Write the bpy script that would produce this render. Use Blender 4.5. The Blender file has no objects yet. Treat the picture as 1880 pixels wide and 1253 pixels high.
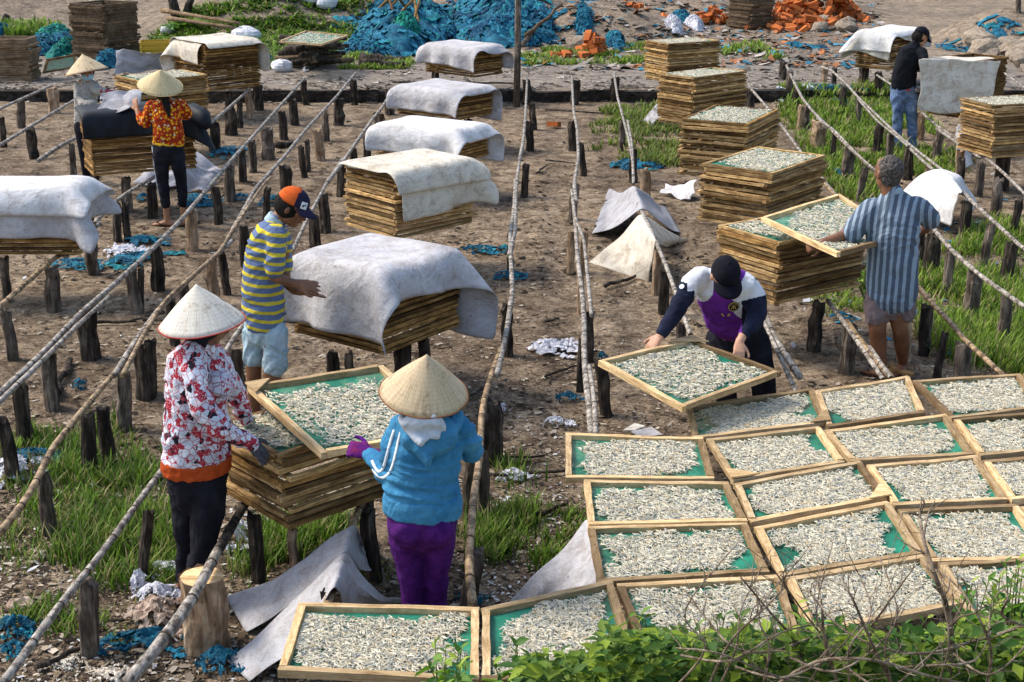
import bpy, bmesh, math, random
import numpy as np
from mathutils import Vector, Matrix, noise, Quaternion
R = math.radians
rnd = random.Random(7)
nrs = np.random.RandomState(11)
SC = bpy.context.scene
COL = SC.collection
# ------------------------------------------------------------------ camera
FPX, CX, CY = 2600.0, 940.0, 626.5          # focal length and centre in pixels of the 1880 x 1253 photograph
CAM_H, PITCH = 3.35, R(18.15)
cam_d = bpy.data.cameras.new('camera'); cam = bpy.data.objects.new('camera', cam_d); COL.objects.link(cam)
cam_d.sensor_width = 36; cam_d.lens = 36*FPX/1880; cam_d.clip_end = 600; cam_d.clip_start = .05
cam.location = (0, 0, CAM_H); cam.rotation_euler = (math.pi/2-PITCH, 0, 0)
SC.camera = cam
# ------------------------------------------------------------------ sky and sun
SUN_EL, SUN_AZ = R(50), R(-72)               # azimuth from +Y (away from the camera) towards +X
w = bpy.data.worlds.new('World'); SC.world = w; w.use_nodes = True
wn = w.node_tree; wn.nodes.clear()
sky = wn.nodes.new('ShaderNodeTexSky'); sky.sky_type = 'NISHITA'; sky.sun_disc = False
sky.sun_elevation = SUN_EL; sky.sun_rotation = SUN_AZ; sky.air_density = 1.2; sky.dust_density = 2.5
wb = wn.nodes.new('ShaderNodeBackground'); wb.inputs[1].default_value = .15
wo = wn.nodes.new('ShaderNodeOutputWorld')
wn.links.new(sky.outputs[0], wb.inputs[0]); wn.links.new(wb.outputs[0], wo.inputs[0])
sl = bpy.data.lights.new('sun', 'SUN'); sl.energy = 2.3; sl.angle = R(18); sl.color = (1, .93, .82)
sun = bpy.data.objects.new('sun', sl); COL.objects.link(sun)
sd = Vector((math.sin(SUN_AZ)*math.cos(SUN_EL), math.cos(SUN_AZ)*math.cos(SUN_EL), math.sin(SUN_EL)))
sun.rotation_euler = sd.to_track_quat('Z', 'Y').to_euler(); sun.location = (-8, 10, 12)
vs = SC.view_settings; vs.view_transform = 'Standard'; vs.look = 'None'; vs.exposure = .76; vs.gamma = 1; vs.use_curve_mapping = False
SC.render.engine = 'CYCLES'; SC.cycles.max_bounces = 5; SC.cycles.transparent_max_bounces = 10
SC.cycles.use_adaptive_sampling = True; SC.cycles.caustics_reflective = False; SC.cycles.caustics_refractive = False
# ------------------------------------------------------------------ picture <-> place
def ray(px, py):
    u = (px-CX)/FPX; v = -(py-CY)/FPX
    c, s = math.cos(PITCH), math.sin(PITCH)
    return Vector((u, c+v*s, -s+v*c))
def gp(px, py, z=0.0):
    """point of the horizontal plane at height z that shows at pixel (px, py)"""
    d = ray(px, py); t = (z-CAM_H)/d.z
    return Vector((d.x*t, d.y*t, z))
def dp(px, py, y):
    """point of the upright plane at distance y that shows at pixel (px, py)"""
    d = ray(px, py); t = y/d.y
    return Vector((d.x*t, y, CAM_H+d.z*t))
def pj(p):
    x, y, z = p[0], p[1], p[2]-CAM_H
    c, s = math.cos(PITCH), math.sin(PITCH)
    zc = y*c - z*s; v = (y*s + z*c)/zc
    return (CX+FPX*x/zc, CY-FPX*v)
# ------------------------------------------------------------------ objects
def tag(o, label=None, cat=None, group=None, kind=None):
    if label: o['label'] = label
    if cat: o['category'] = cat
    if group: o['group'] = group
    if kind: o['kind'] = kind
    return o
def empty(name, loc=(0,0,0), rz=0):
    o = bpy.data.objects.new(name, None); o.location = loc; o.rotation_euler = (0,0,rz)
    o.empty_display_size = .1; COL.objects.link(o); return o
def link(name, me, parent=None, mat=None):
    o = bpy.data.objects.new(name, me); COL.objects.link(o)
    if parent is not None: o.parent = parent
    if mat is not None:
        me.materials.clear()
        for m in (mat if isinstance(mat, (list, tuple)) else [mat]): me.materials.append(m)
    return o
def pydata(name, v, f, smooth=False):
    me = bpy.data.meshes.new(name); me.from_pydata([tuple(map(float, p)) for p in v], [], [tuple(map(int, q)) for q in f]); me.update()
    if smooth: me.shade_smooth()
    return me
def npmesh(name, V, F, smooth=False, mats=None):
    """V (n,3), F (m,k) arrays -> mesh, fast"""
    V = np.asarray(V, np.float32); F = np.asarray(F, np.int32)
    me = bpy.data.meshes.new(name); m, k = F.shape
    me.vertices.add(len(V)); me.vertices.foreach_set('co', V.ravel())
    me.loops.add(m*k); me.loops.foreach_set('vertex_index', F.ravel())
    me.polygons.add(m); me.polygons.foreach_set('loop_start', np.arange(m, dtype=np.int32)*k)
    if mats is not None: me.polygons.foreach_set('material_index', np.asarray(mats, np.int32))
    me.update(calc_edges=True)
    if smooth: me.shade_smooth()
    return me
def setcol(me, C, name='col'):
    a = me.color_attributes.new(name, 'FLOAT_COLOR', 'POINT')
    C = np.asarray(C, np.float32)
    if C.shape[1] == 3: C = np.hstack([C, np.ones((len(C), 1), np.float32)])
    a.data.foreach_set('color', C.ravel())
class MB:
    def __init__(s): s.v = []; s.f = []
    def add(s, v, f):
        n = len(s.v); s.v += [tuple(p) for p in v]; s.f += [tuple(i+n for i in q) for q in f]
    def box(s, c, d, M=None, j=0):
        P = [Vector((x*d[0]/2, y*d[1]/2, z*d[2]/2)) for x in (-1,1) for y in (-1,1) for z in (-1,1)]
        if j: P = [p+Vector((rnd.uniform(-j,j), rnd.uniform(-j,j), rnd.uniform(-j,j))) for p in P]
        if M is not None: P = [M @ p for p in P]
        P = [p+Vector(c) for p in P]
        s.add(P, [(0,1,3,2),(4,6,7,5),(0,4,5,1),(2,3,7,6),(0,2,6,4),(1,5,7,3)])
    def tube(s, pts, rad, n=8, cap=True, jag=0):
        pts = [Vector(p) for p in pts]; m = len(pts)
        if not isinstance(rad, (list, tuple)): rad = [rad]*m
        up = Vector((0,0,1)); rings = []
        prev = None
        for i, p in enumerate(pts):
            t = (pts[min(i+1, m-1)]-pts[max(i-1, 0)]).normalized()
            if prev is None:
                a = t.cross(up if abs(t.z) < .9 else Vector((1,0,0))).normalized()
            else:
                a = (prev - t*prev.dot(t)).normalized()
            prev = a; b = t.cross(a)
            rings.append([p+(a*math.cos(2*math.pi*k/n)+b*math.sin(2*math.pi*k/n))*rad[i]*(1+(rnd.uniform(-jag, jag) if jag else 0)) for k in range(n)])
        v = [q for r in rings for q in r]; f = []
        for i in range(m-1):
            for k in range(n):
                f.append((i*n+k, i*n+(k+1) % n, (i+1)*n+(k+1) % n, (i+1)*n+k))
        if cap:
            f.append(tuple(range(n-1, -1, -1))); f.append(tuple((m-1)*n+k for k in range(n)))
        s.add(v, f)
    def mesh(s, name, smooth=False): return pydata(name, s.v, s.f, smooth)
    def build(s, name, mat, parent=None, smooth=False): return link(name, s.mesh(name, smooth), parent, mat)
# ------------------------------------------------------------------ materials
def srgb(h):
    h = h.lstrip('#'); c = [int(h[i:i+2], 16)/255 for i in (0, 2, 4)]
    return tuple(((x+.055)/1.055)**2.4 if x > .04045 else x/12.92 for x in c)+(1,)
class N:
    def __init__(s, name, rough=.8, spec=.3):
        s.m = bpy.data.materials.new(name); s.m.use_nodes = True; s.t = s.m.node_tree
        s.b = s.t.nodes['Principled BSDF']; s.out = s.t.nodes['Material Output']
        s.b.inputs['Roughness'].default_value = rough; s.b.inputs['Specular IOR Level'].default_value = spec
        s._c = {}
    def n(s, ty, **kw):
        x = s.t.nodes.new(ty)
        for k, v in kw.items(): setattr(x, k, v)
        return x
    def l(s, a, b): s.t.links.new(a, b)
    def co(s, kind='Object', scale=(1,1,1), rand=False):
        key = (kind, tuple(scale), rand)
        if key in s._c: return s._c[key]
        tc = s.n('ShaderNodeTexCoord'); mp = s.n('ShaderNodeMapping'); mp.inputs['Scale'].default_value = scale
        s.l(tc.outputs[kind], mp.inputs[0])
        if rand:
            oi = s.n('ShaderNodeObjectInfo'); mu = s.n('ShaderNodeVectorMath', operation='SCALE')
            mu.inputs[0].default_value = (37, 23, 51); s.l(oi.outputs['Random'], mu.inputs['Scale']); s.l(mu.outputs[0], mp.inputs['Location'])
        s._c[key] = mp.outputs[0]; return mp.outputs[0]
    def noise(s, vec, scale, detail=4, rough=.6, dist=0):
        x = s.n('ShaderNodeTexNoise'); x.inputs['Scale'].default_value = scale; x.inputs['Detail'].default_value = detail
        x.inputs['Roughness'].default_value = rough; x.inputs['Distortion'].default_value = dist
        if vec is not None: s.l(vec, x.inputs['Vector'])
        return x.outputs['Fac']
    def vor(s, vec, scale, feature='F1', out='Distance', rnd_=1):
        x = s.n('ShaderNodeTexVoronoi', feature=feature); x.inputs['Scale'].default_value = scale; x.inputs['Randomness'].default_value = rnd_
        if vec is not None: s.l(vec, x.inputs['Vector'])
        return x.outputs[out]
    def ramp(s, fac, stops, interp='LINEAR'):
        x = s.n('ShaderNodeValToRGB'); x.color_ramp.interpolation = interp
        e = x.color_ramp.elements
        while len(e) < len(stops): e.new(.5)
        for q, (p, c) in zip(e, stops):
            q.position = p; q.color = (c, c, c, 1) if isinstance(c, (int, float)) else (tuple(c)+(1,) if len(c) == 3 else c)
        s.l(fac, x.inputs[0]); return x.outputs[0]
    def mix(s, fac, a, b, mode='MIX'):
        x = s.n('ShaderNodeMix', data_type='RGBA', blend_type=mode)
        for v, i in ((fac, 0), (a, 6), (b, 7)):
            if isinstance(v, (int, float)): x.inputs[i].default_value = v if i == 0 else (v, v, v, 1)
            elif isinstance(v, tuple): x.inputs[i].default_value = v if len(v) == 4 else v+(1,)
            else: s.l(v, x.inputs[i])
        return x.outputs[2]
    def math(s, op, a, b=None):
        x = s.n('ShaderNodeMath', operation=op)
        for v, i in ((a, 0), (b, 1)):
            if v is None: continue
            if isinstance(v, (int, float)): x.inputs[i].default_value = v
            else: s.l(v, x.inputs[i])
        return x.outputs[0]
    def rand(s):
        return s.n('ShaderNodeObjectInfo').outputs['Random']
    def attr(s, name='col'):
        x = s.n('ShaderNodeVertexColor', layer_name=name); return x.outputs[0]
    def col(s, c):
        if isinstance(c, tuple): s.b.inputs['Base Color'].default_value = c if len(c) == 4 else c+(1,)
        else: s.l(c, s.b.inputs['Base Color'])
        return s
    def bump(s, h, strength=.5, dist=.01):
        x = s.n('ShaderNodeBump'); x.inputs['Strength'].default_value = strength; x.inputs['Distance'].default_value = dist
        s.l(h, x.inputs['Height'])
        prev = s.b.inputs['Normal'].links
        if prev: s.l(prev[0].from_socket, x.inputs['Normal'])
        s.l(x.outputs[0], s.b.inputs['Normal']); return s
M = {}
def wood(name, dark, mid, light, grime=.5):
    n = N(name, .85, .15); v = n.co('Object', (1.2, 14, 14), True); v2 = n.co('Object', (1, 1, 1), True)
    g = n.noise(v, 3.5, 5, .7, .6)
    c = n.ramp(g, [(.28, dark), (.5, mid), (.72, light)])
    st = n.ramp(n.noise(v2, 6, 4, .7), [(.42, (1,1,1)), (.62, (.38,.30,.22))])
    c = n.mix(grime, c, st, 'MULTIPLY')
    kn = n.ramp(n.vor(n.co('Object', (3.2, 9, 9), True), 2.2), [(.05, (.22,.13,.07)), (.13, (1,1,1))])
    c = n.mix(.7, c, kn, 'MULTIPLY')
    r = n.ramp(n.rand(), [(0, (.32,.27,.22)), (.2, (.6,.54,.45)), (.5, (.95,.9,.8)), (.8, (1.2,1.1,.92)), (1, (1.5,1.4,1.15))])
    c = n.mix(1, c, r, 'MULTIPLY')
    n.col(c); n.bump(g, .9, .006); M[name] = n.m
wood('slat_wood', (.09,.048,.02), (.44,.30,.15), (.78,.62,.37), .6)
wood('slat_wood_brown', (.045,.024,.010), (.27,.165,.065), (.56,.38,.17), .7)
wood('old_wood', (.05,.035,.025), (.20,.15,.11), (.36,.29,.21), .7)
wood('fresh_wood', (.25,.16,.085), (.55,.42,.26), (.75,.62,.44), .35)
wood('dry_wood', (.05,.035,.024), (.22,.16,.11), (.42,.34,.25), .6)
def bark(name, a, b, c_):
    n = N(name, .9, .15); v = n.co('Object', (9, 9, 1.3), True)
    g = n.noise(v, 3, 6, .7, .5); c = n.ramp(g, [(.33, a), (.5, b), (.7, c_)])
    big = n.ramp(n.noise(n.co('Object', (1,1,1), True), 7, 3), [(.4, (.45,.42,.40)), (.6, (1.1,1.08,1.05))])
    c = n.mix(.8, c, big, 'MULTIPLY')
    n.col(c); n.bump(g, 1, .02); M[name] = n.m
bark('post_dark', (.012,.010,.009), (.05,.04,.033), (.20,.165,.13))
bark('post_grey', (.03,.024,.02), (.13,.105,.085), (.33,.28,.23))
bark('post_light', (.16,.09,.05), (.40,.28,.18), (.62,.49,.36))
def bamboo(name, a, b):
    n = N(name, .6, .3); g = n.noise(n.co('Object', (6,1.6,6)), 9, 6, .8)
    c = n.mix(n.ramp(g, [(.35, 0.), (.65, 1.)]), a, b)
    st = n.ramp(n.noise(n.co('Object', (1,1,1)), 18, 4, .7), [(.42, (.18,.14,.11)), (.54, (1,1,1))])
    c = n.mix(.85, c, st, 'MULTIPLY'); n.col(c); n.bump(g, .4, .004); M[name] = n.m
bamboo('bamboo_grey', (.13,.105,.085), (.56,.51,.44))
bamboo('bamboo_tan', (.20,.12,.06), (.52,.38,.22))
n = N('bamboo_node', .7, .2); n.col((.06,.045,.03)); M['bamboo_node'] = n.m
# net
n = N('green_net', .6, .3); v = n.co('Object', (1,1,1))
g = n.noise(v, 5, 4); c = n.ramp(g, [(.35, (.004,.12,.075)), (.7, (.02,.32,.20))]); n.col(c)
wv = n.n('ShaderNodeTexWave', bands_direction='DIAGONAL'); wv.inputs['Scale'].default_value = 60; n.l(v, wv.inputs[0])
n.bump(wv.outputs['Fac'], .5, .002)
tr = n.n('ShaderNodeBsdfTransparent'); mx = n.n('ShaderNodeMixShader'); mx.inputs[0].default_value = .25
n.l(n.b.outputs[0], mx.inputs[1]); n.l(tr.outputs[0], mx.inputs[2]); n.l(mx.outputs[0], n.out.inputs[0]); M['green_net'] = n.m
# fish
n = N('dried_fish', .45, .5); c = n.mix(1, n.attr(), n.ramp(n.noise(n.co('Object'), 60, 2), [(.3, .75), (.7, 1.1)]), 'MULTIPLY'); n.col(c); M['dried_fish'] = n.m
# felt cloth
def felt(name, base, stain, stain2, amt=.7, sc=1.0):
    n = N(name, .95, .08); v = n.co('Object', (1,1,1), True)
    a = n.noise(v, 2.2*sc, 6, .75, .8); b = n.noise(v, 9*sc, 6, .8, .4); f = n.noise(v, 160, 2, .7)
    c = n.mix(n.math('MULTIPLY', n.ramp(a, [(.40, 0.), (.68, 1.)]), amt), base, stain)
    c = n.mix(n.math('MULTIPLY', n.ramp(b, [(.48, 0.), (.66, 1.)]), amt), c, stain2)
    sp = n.ramp(n.vor(v, 7*sc), [(.03, 0.25), (.07, 1.)]); c = n.mix(.6, c, sp, 'MULTIPLY')
    c = n.mix(.45, c, n.ramp(f, [(.3, .5), (.7, 1.2)]), 'MULTIPLY')
    sm = n.ramp(n.noise(n.co('Object', (1,1.6,2.6), True), 3.2*sc, 7, .82, 1.2), [(.50, (1,1,1)), (.60, (.62,.58,.54)), (.70, (.40,.35,.31))]); c = n.mix(amt*.8, c, sm, 'MULTIPLY')
    wr = n.noise(n.co('Object', (1,1,1), True), 5, 4, .6, 1.5)
    n.col(c); n.bump(f, .4, .004); n.bump(b, .45, .012); n.bump(wr, .5, .03); M[name] = n.m
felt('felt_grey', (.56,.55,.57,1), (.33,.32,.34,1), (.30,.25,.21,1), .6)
felt('felt_white', (.74,.74,.75,1), (.52,.51,.52,1), (.38,.33,.28,1), .55)
felt('felt_cream', (.72,.68,.58,1), (.52,.46,.37,1), (.30,.22,.16,1), .65)
felt('felt_stained', (.78,.74,.65,1), (.60,.50,.38,1), (.36,.24,.15,1), .7)
felt('felt_dark_grey', (.45,.45,.48,1), (.30,.29,.31,1), (.22,.19,.16,1), .6)  # a darker grey felt, stained like the others
n = N('black_tarp', .6, .22); g = n.noise(n.co('Object'), 9, 5, .7); n.col(n.ramp(g, [(.3, (.004,.005,.008)), (.7, (.014,.020,.028))])); n.bump(g, .4, .01); M['black_tarp'] = n.m
def cloth(name, c1, c2, sc=40, rough=.9, bs=.5, bd=.012, wr=9):
    n = N(name, rough, .12); v = n.co('Object'); f = n.noise(v, sc*6, 2); g = n.noise(v, wr, 4, .6, 1.2)
    c = n.mix(n.ramp(n.noise(v, sc, 3), [(.3, 0.), (.7, 1.)]), c1, c2)
    if 'net' in name: c = n.mix(1, c, n.attr('tone'), 'MULTIPLY')
    n.col(c); n.bump(g, bs, bd); n.bump(f, .3, .001); M[name] = n.m; return n
cloth('blue_net', (.006,.06,.12,1), (.03,.25,.38,1), 9, .55, 1, .03, 30)
cloth('teal_net', (.006,.14,.13,1), (.03,.36,.30,1), 9, .55, 1, .03, 30)
cloth('white_rag', (.5,.5,.55,1), (.75,.75,.80,1), 14, .7, 1, .02, 25)
cloth('pale_bag', (.26,.17,.12,1), (.52,.42,.34,1), 10, .22, .8, .02, 12)
# ------------------------------------------------------------------ ground
def fbm(x, y, s, o=4):
    return noise.fractal((x*s, y*s, 0), 1, 2, o)
PATH_Y0, PATH_Y1 = gp(940, 186)[1], gp(940, 128)[1]        # the road behind the yard, on a slab
MOUNDS = []                                  # cx, cy, rx, ry, height
for (px, py, rx, ry, hh) in ((500, 62, 3.6, 3.2, .9), (640, 40, 3.0, 3.5, 1.0), (330, 20, 4.0, 4, .5), (60, 22, 6.0, 4, .9), (700, 60, 1.6, 1.8, .9), (930, 58, 2.6, 2.6, 1.1), (1090, 70, 2.4, 2.2, .6),
        (1200, 20, 4.0, 3.5, .5), (1640, -6, 3.0, 3.5, .9), (1500, 38, 2.0, 1.5, .35), (1860, 92, 1.9, 1.6, .7)):
    q_ = gp(px, py); MOUNDS.append((q_.x, q_.y, rx, ry, hh))
def ground_h(x, y):
    return ground_h0(x, y)+mound_h(x, y)
def mound_h(x, y):
    if y < PATH_Y1-.3: return 0
    s = 0
    for cx, cy, rx, ry, hh in MOUNDS:
        d = ((x-cx)/rx)**2+((y-cy)/ry)**2
        if d < 1: s = max(s, hh*(1-d)**1.5*(1+.3*noise.noise((x*1.3, y*1.3, 4))))
    return s*min(1, (y-PATH_Y1+.3)/1.2)
def gg(px, py):
    d = ray(px, py); t = (0-CAM_H)/d.z
    for k in range(60):
        p = Vector((d.x*t, d.y*t, CAM_H+d.z*t)); e = p.z-ground_h(p.x, p.y)
        if abs(e) < .003: break
        t += e/(-d.z)*.5
    return Vector((p.x, p.y, ground_h(p.x, p.y)))
def ground_h0(x, y):
    h = .035*noise.noise((x*.55, y*.55, 3)) + .018*noise.noise((x*2.3, y*2.3, 5)) + .010*noise.noise((x*7, y*7, 9))
    if y > PATH_Y0:
        e = .16 + .02*noise.noise((x*.5, y*.4, 1))
        e += .012*noise.noise((x*3, y*3, 2))
        return e + (h*.6 if y > PATH_Y1 else h*.3)
    return h
xs_n, ys = 260, []
y = 2.4
while y < 60: ys.append(y); y *= 1.0075 if y < 30 else 1.02
ys = sorted(ys+[PATH_Y0-.03, PATH_Y0+.001])
ys = np.array(ys)
V = np.zeros((len(ys)*xs_n, 3), np.float32); k = 0
for yy in ys:
    hw = 1.6+yy*.47
    for i in range(xs_n):
        xx = -hw+2*hw*i/(xs_n-1)
        V[k] = (xx, yy, ground_h(xx, yy+.0*i)); k += 1
ii, jj = np.meshgrid(np.arange(len(ys)-1), np.arange(xs_n-1), indexing='ij'); a = (ii*xs_n+jj).ravel()
F = np.stack([a, a+1, a+xs_n+1, a+xs_n], 1)
def mk_ground():
    n = N('ground_soil', .95, .1); v = n.co('Object')
    big = n.noise(v, .55, 5, .6, .5); mid = n.noise(v, 4.5, 6, .75, .6); fine = n.noise(v, 22, 6, .8, .5); grit = n.noise(v, 90, 3, .8)
    c = n.ramp(mid, [(.32, (.085,.062,.045)), (.46, (.27,.21,.15)), (.58, (.45,.365,.27)), (.74, (.58,.49,.38))])
    c2 = n.ramp(fine, [(.36, (.16,.13,.11)), (.46, (.75,.72,.7)), (.60, (1.2,1.17,1.12)), (.75, (1.6,1.57,1.5))])
    c = n.mix(.85, c, c2, 'MULTIPLY')
    c3 = n.ramp(big, [(.38, (.62,.58,.56)), (.6, (1.1,1.06,1.0))]); c = n.mix(.8, c, c3, 'MULTIPLY')
    c4 = n.ramp(grit, [(.36, .25), (.5, 1.), (.66, 1.6)]); c = n.mix(.75, c, c4, 'MULTIPLY')
    # the road: grey, tamped sand, with a darker broken edge
    sx = n.n('ShaderNodeSeparateXYZ'); n.l(v, sx.inputs[0])
    wob = n.math('ADD', sx.outputs[1], n.math('MULTIPLY', n.math('SUBTRACT', n.noise(v, .8, 3), .5), 1.4))
    rd = n.ramp(n.math('DIVIDE', wob, 60.), [(PATH_Y0/60, 0.), (PATH_Y0/60+.008, 1.), (PATH_Y1/60, 1.), (PATH_Y1/60+.02, .35)])
    rc = n.ramp(n.noise(n.co('Object', (1, 3.2, 1)), 5, 6, .75, .5), [(.36, (.105,.088,.075)), (.5, (.27,.235,.2)), (.62, (.46,.41,.36)), (.75, (.62,.57,.51))])
    rc = n.mix(.7, rc, n.ramp(grit, [(.3, .5), (.5, 1.), (.7, 1.4)]), 'MULTIPLY')
    c = n.mix(n.math('MULTIPLY', rd, .8), c, rc)
    n.col(c); n.bump(mid, .8, .06); n.bump(fine, 1, .03); n.bump(grit, .8, .01); M['ground'] = n.m
mk_ground()
tag(link('ground', npmesh('ground', V, F, True), None, M['ground']), kind='structure', label='sandy soil of the drying yard strewn with dark chips')
# wide base sheet out to the horizon, just under the detailed one
B = MB(); B.box((0, 300, -.35), (900, 900, .1)); tag(B.build('distant_ground', M['ground']), kind='structure')
# the slab's broken dark edge
n = N('slab_edge', .95, .1); g = n.noise(n.co('Object', (1,1,2)), 7, 6, .75); n.col(n.ramp(g, [(.35, (.012,.010,.009)), (.55, (.05,.042,.036)), (.72, (.16,.135,.115))])); n.bump(g, 1, .05); M['slab_edge'] = n.m
B = MB(); x = -13.0
while x < 13:
    l = rnd.uniform(.5, 1.6)
    B.box((x+l/2, PATH_Y0-.05+rnd.uniform(-.03,.03), .07), (l*1.01, .14, .20+rnd.uniform(-.02,.02)), Matrix.Rotation(R(rnd.uniform(-2,2)), 3, 'Z'), .015); x += l
tag(B.build('road_edge', M['slab_edge']), kind='structure')

# ------------------------------------------------------------------ slats and trays
TT = .034                                     # thickness of one tray
def slat_mesh(seed, L=1.0, w=.032, t=.034, seg=5):
    r = random.Random(seed); v = []; f = []
    for i in range(seg+1):
        x = -L/2+L*i/seg
        a = r.uniform(-.002, .002); b = r.uniform(-.002, .002); ww = w*r.uniform(.86, 1.1); tt = t*r.uniform(.86, 1.06)
        v += [(x, -ww/2+a, -tt/2+b), (x, ww/2+a, -tt/2+b), (x, ww/2+a, tt/2+b), (x, -ww/2+a, tt/2+b)]
    for i in range(seg):
        for k in range(4): f.append((i*4+k, i*4+(k+1) % 4, (i+1)*4+(k+1) % 4, (i+1)*4+k))
    f.append((3,2,1,0)); f.append(tuple(seg*4+k for k in range(4)))
    return pydata('slat', v, f)
SLATS = {}
for mn in ('slat_wood', 'slat_wood_brown', 'old_wood', 'fresh_wood'):
    SLATS[mn] = []
    for s in range(6):
        me = slat_mesh(s+10); me.materials.append(M[mn]); SLATS[mn].append(me)
def net_quad(P, name='net', sag=.012, n=8):
    """P four corners (Vectors, local) -> sagging net sheet"""
    v = []; f = []
    for i in range(n+1):
        for j in range(n+1):
            a, b = i/n, j/n
            p = P[0]*(1-a)*(1-b)+P[1]*a*(1-b)+P[2]*a*b+P[3]*(1-a)*b
            v.append((p.x, p.y, p.z-sag*16*a*(1-a)*b*(1-b)*.6+.003*noise.noise((p.x*9, p.y*9, p.z))))
    for i in range(n):
        for j in range(n):
            q = i*(n+1)+j; f.append((q, q+n+1, q+n+2, q+1))
    return pydata(name, v, f, True)
def fish_mesh(P, count, seed, lo=(.05,.05,.95,.95), size=.033, cover=.5, sag=.012):
    """little bent fish strewn over the quad P (local corners)"""
    r = np.random.RandomState(seed)
    a = r.rand(count*3)*(lo[2]-lo[0])+lo[0]; b = r.rand(count*3)*(lo[3]-lo[1])+lo[1]
    # leave patches bare and keep away from the frame unevenly
    keep = []
    for i in range(len(a)):
        e = min(a[i], 1-a[i], (b[i])*1., 1-b[i])
        nz = noise.noise((a[i]*3.1+seed, b[i]*3.1, seed*.7))+.5*noise.noise((a[i]*9+seed, b[i]*9, 2))
        side = (a[i]-.5)*math.cos(seed)+(b[i]-.5)*math.sin(seed)
        if nz*.35+cover+e*2.2-max(0, side-.3)*1.3 > .46+.34*r.rand()**2: keep.append(i)
    keep = np.array(keep[:count], int); a = a[keep]; b = b[keep]; m = len(a)
    Pn = np.array([list(p) for p in P])
    C = ((1-a)*(1-b))[:,None]*Pn[0]+(a*(1-b))[:,None]*Pn[1]+(a*b)[:,None]*Pn[2]+((1-a)*b)[:,None]*Pn[3]
    C[:,2] += .006-sag*16*a*(1-a)*b*(1-b)*.6+r.rand(m)*.012
    th = r.rand(m)*2*np.pi; L = size*(.6+.7*r.rand(m)); W = L*.08; bend = (r.rand(m)-.5)*1.6
    pts = []
    for s, wd in ((-.5,.25), (-.17,1.), (.17,1.05), (.5,.5)):
        ang = th+bend*s; lx = np.cos(ang)*L*s; ly = np.sin(ang)*L*s
        off = (s*s)*bend*L*.8; lx = lx-np.sin(th)*off; ly = ly+np.cos(th)*off
        cx = C[:,0]+lx; cy = C[:,1]+ly; cz = C[:,2]+(r.rand(m)-.35)*.008
        nx, ny = -np.sin(ang), np.cos(ang)
        pts.append(np.stack([cx-nx*W*wd, cy-ny*W*wd, cz], 1)); pts.append(np.stack([cx, cy, cz+W*wd*1.5], 1)); pts.append(np.stack([cx+nx*W*wd, cy+ny*W*wd, cz], 1))
    V = np.stack(pts, 1).reshape(-1, 3); base = np.arange(m)*12; F = []
    for s in range(3):
        for k in range(2): F.append(np.stack([base+s*3+k, base+s*3+k+1, base+s*3+k+4, base+s*3+k+3], 1))
    F = np.concatenate(F); me = npmesh('fish', V, F)
    t = r.rand(m, 1); c1 = np.array([[.60,.56,.43]]); c2 = np.array([[.25,.28,.28]]); c3 = np.array([[.48,.38,.22]])
    cc = np.where(t < .82, c1*(.65+.5*r.rand(m,1)), np.where(t < .90, c2, c3)); cc = np.repeat(cc, 12, 0)
    setcol(me, cc); me.materials.append(M['dried_fish']); return me
def slat_between(p, q, parent, mn, w=1.0, t=1.0, over=0.0, name='slat'):
    d = q-p; L = d.length+over
    o = bpy.data.objects.new(name, rnd.choice(SLATS[mn])); COL.objects.link(o); o.parent = parent
    rot = d.to_track_quat('X', 'Z')
    if rnd.random() < .5: rot = rot @ Quaternion((1,0,0), math.pi)
    o.matrix_local = Matrix.LocRotScale((p+q)/2, rot, Vector((L, w, t)))
    return o
def tray_frame(root, P, mn='fresh_wood', w=1.0, t=1.0):
    """P: four local corners of the frame's middle line, in order"""
    for i in range(4):
        p, q = P[i], P[(i+1) % 4]; dz = Vector((0,0,.0015*(1 if i % 2 else -1)))
        u = (q-p).normalized(); ins = .016 if i % 2 else -.016
        slat_between(p+dz+u*ins, q+dz-u*ins, root, mn, w, t)
def brace(root, C, A, B, mn='fresh_wood', s=.15):
    """triangular corner board"""
    u = (A-C).normalized(); v = (B-C).normalized(); z = Vector((0,0,1))*.024
    t = Vector((0,0,.008))
    P = [C-u*.012-v*.012, C+u*s-v*.012, C-u*.012+v*s*.75]
    vv = [p+z for p in P]+[p+z+t for p in P]
    me = pydata('corner_board', vv, [(2,1,0),(3,4,5),(0,1,4,3),(1,2,5,4),(2,0,3,5)])
    link('corner_board', me, root, M['fresh_wood'])
def full_tray(corners, label, group='trays of small fish laid out on the poles', nf=2300, seed=1, mn='fresh_wood', braces=(), cover=.5, sag=.012, cat='drying tray', size=.033, lo=(.05,.05,.95,.95)):
    """corners: world points of the outer frame corners, in order"""
    c = sum(corners, Vector())/4
    root = empty('drying_tray', c); tag(root, label, cat, group)
    P = [p-c for p in corners]; Pm = [p-p.normalized()*.022 for p in P]
    tray_frame(root, Pm, mn)
    dz = Vector((0,0,-.012))
    link('net', net_quad([p+dz for p in Pm], sag=sag), root, M['green_net'])
    if nf:
        o = link('fish', fish_mesh([p+dz for p in Pm], nf, seed, lo, size, cover, sag), root); tag(o, kind='stuff')
    for b in braces: brace(root, P[b], P[(b+1) % 4], P[(b-1) % 4])
    return root
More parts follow.
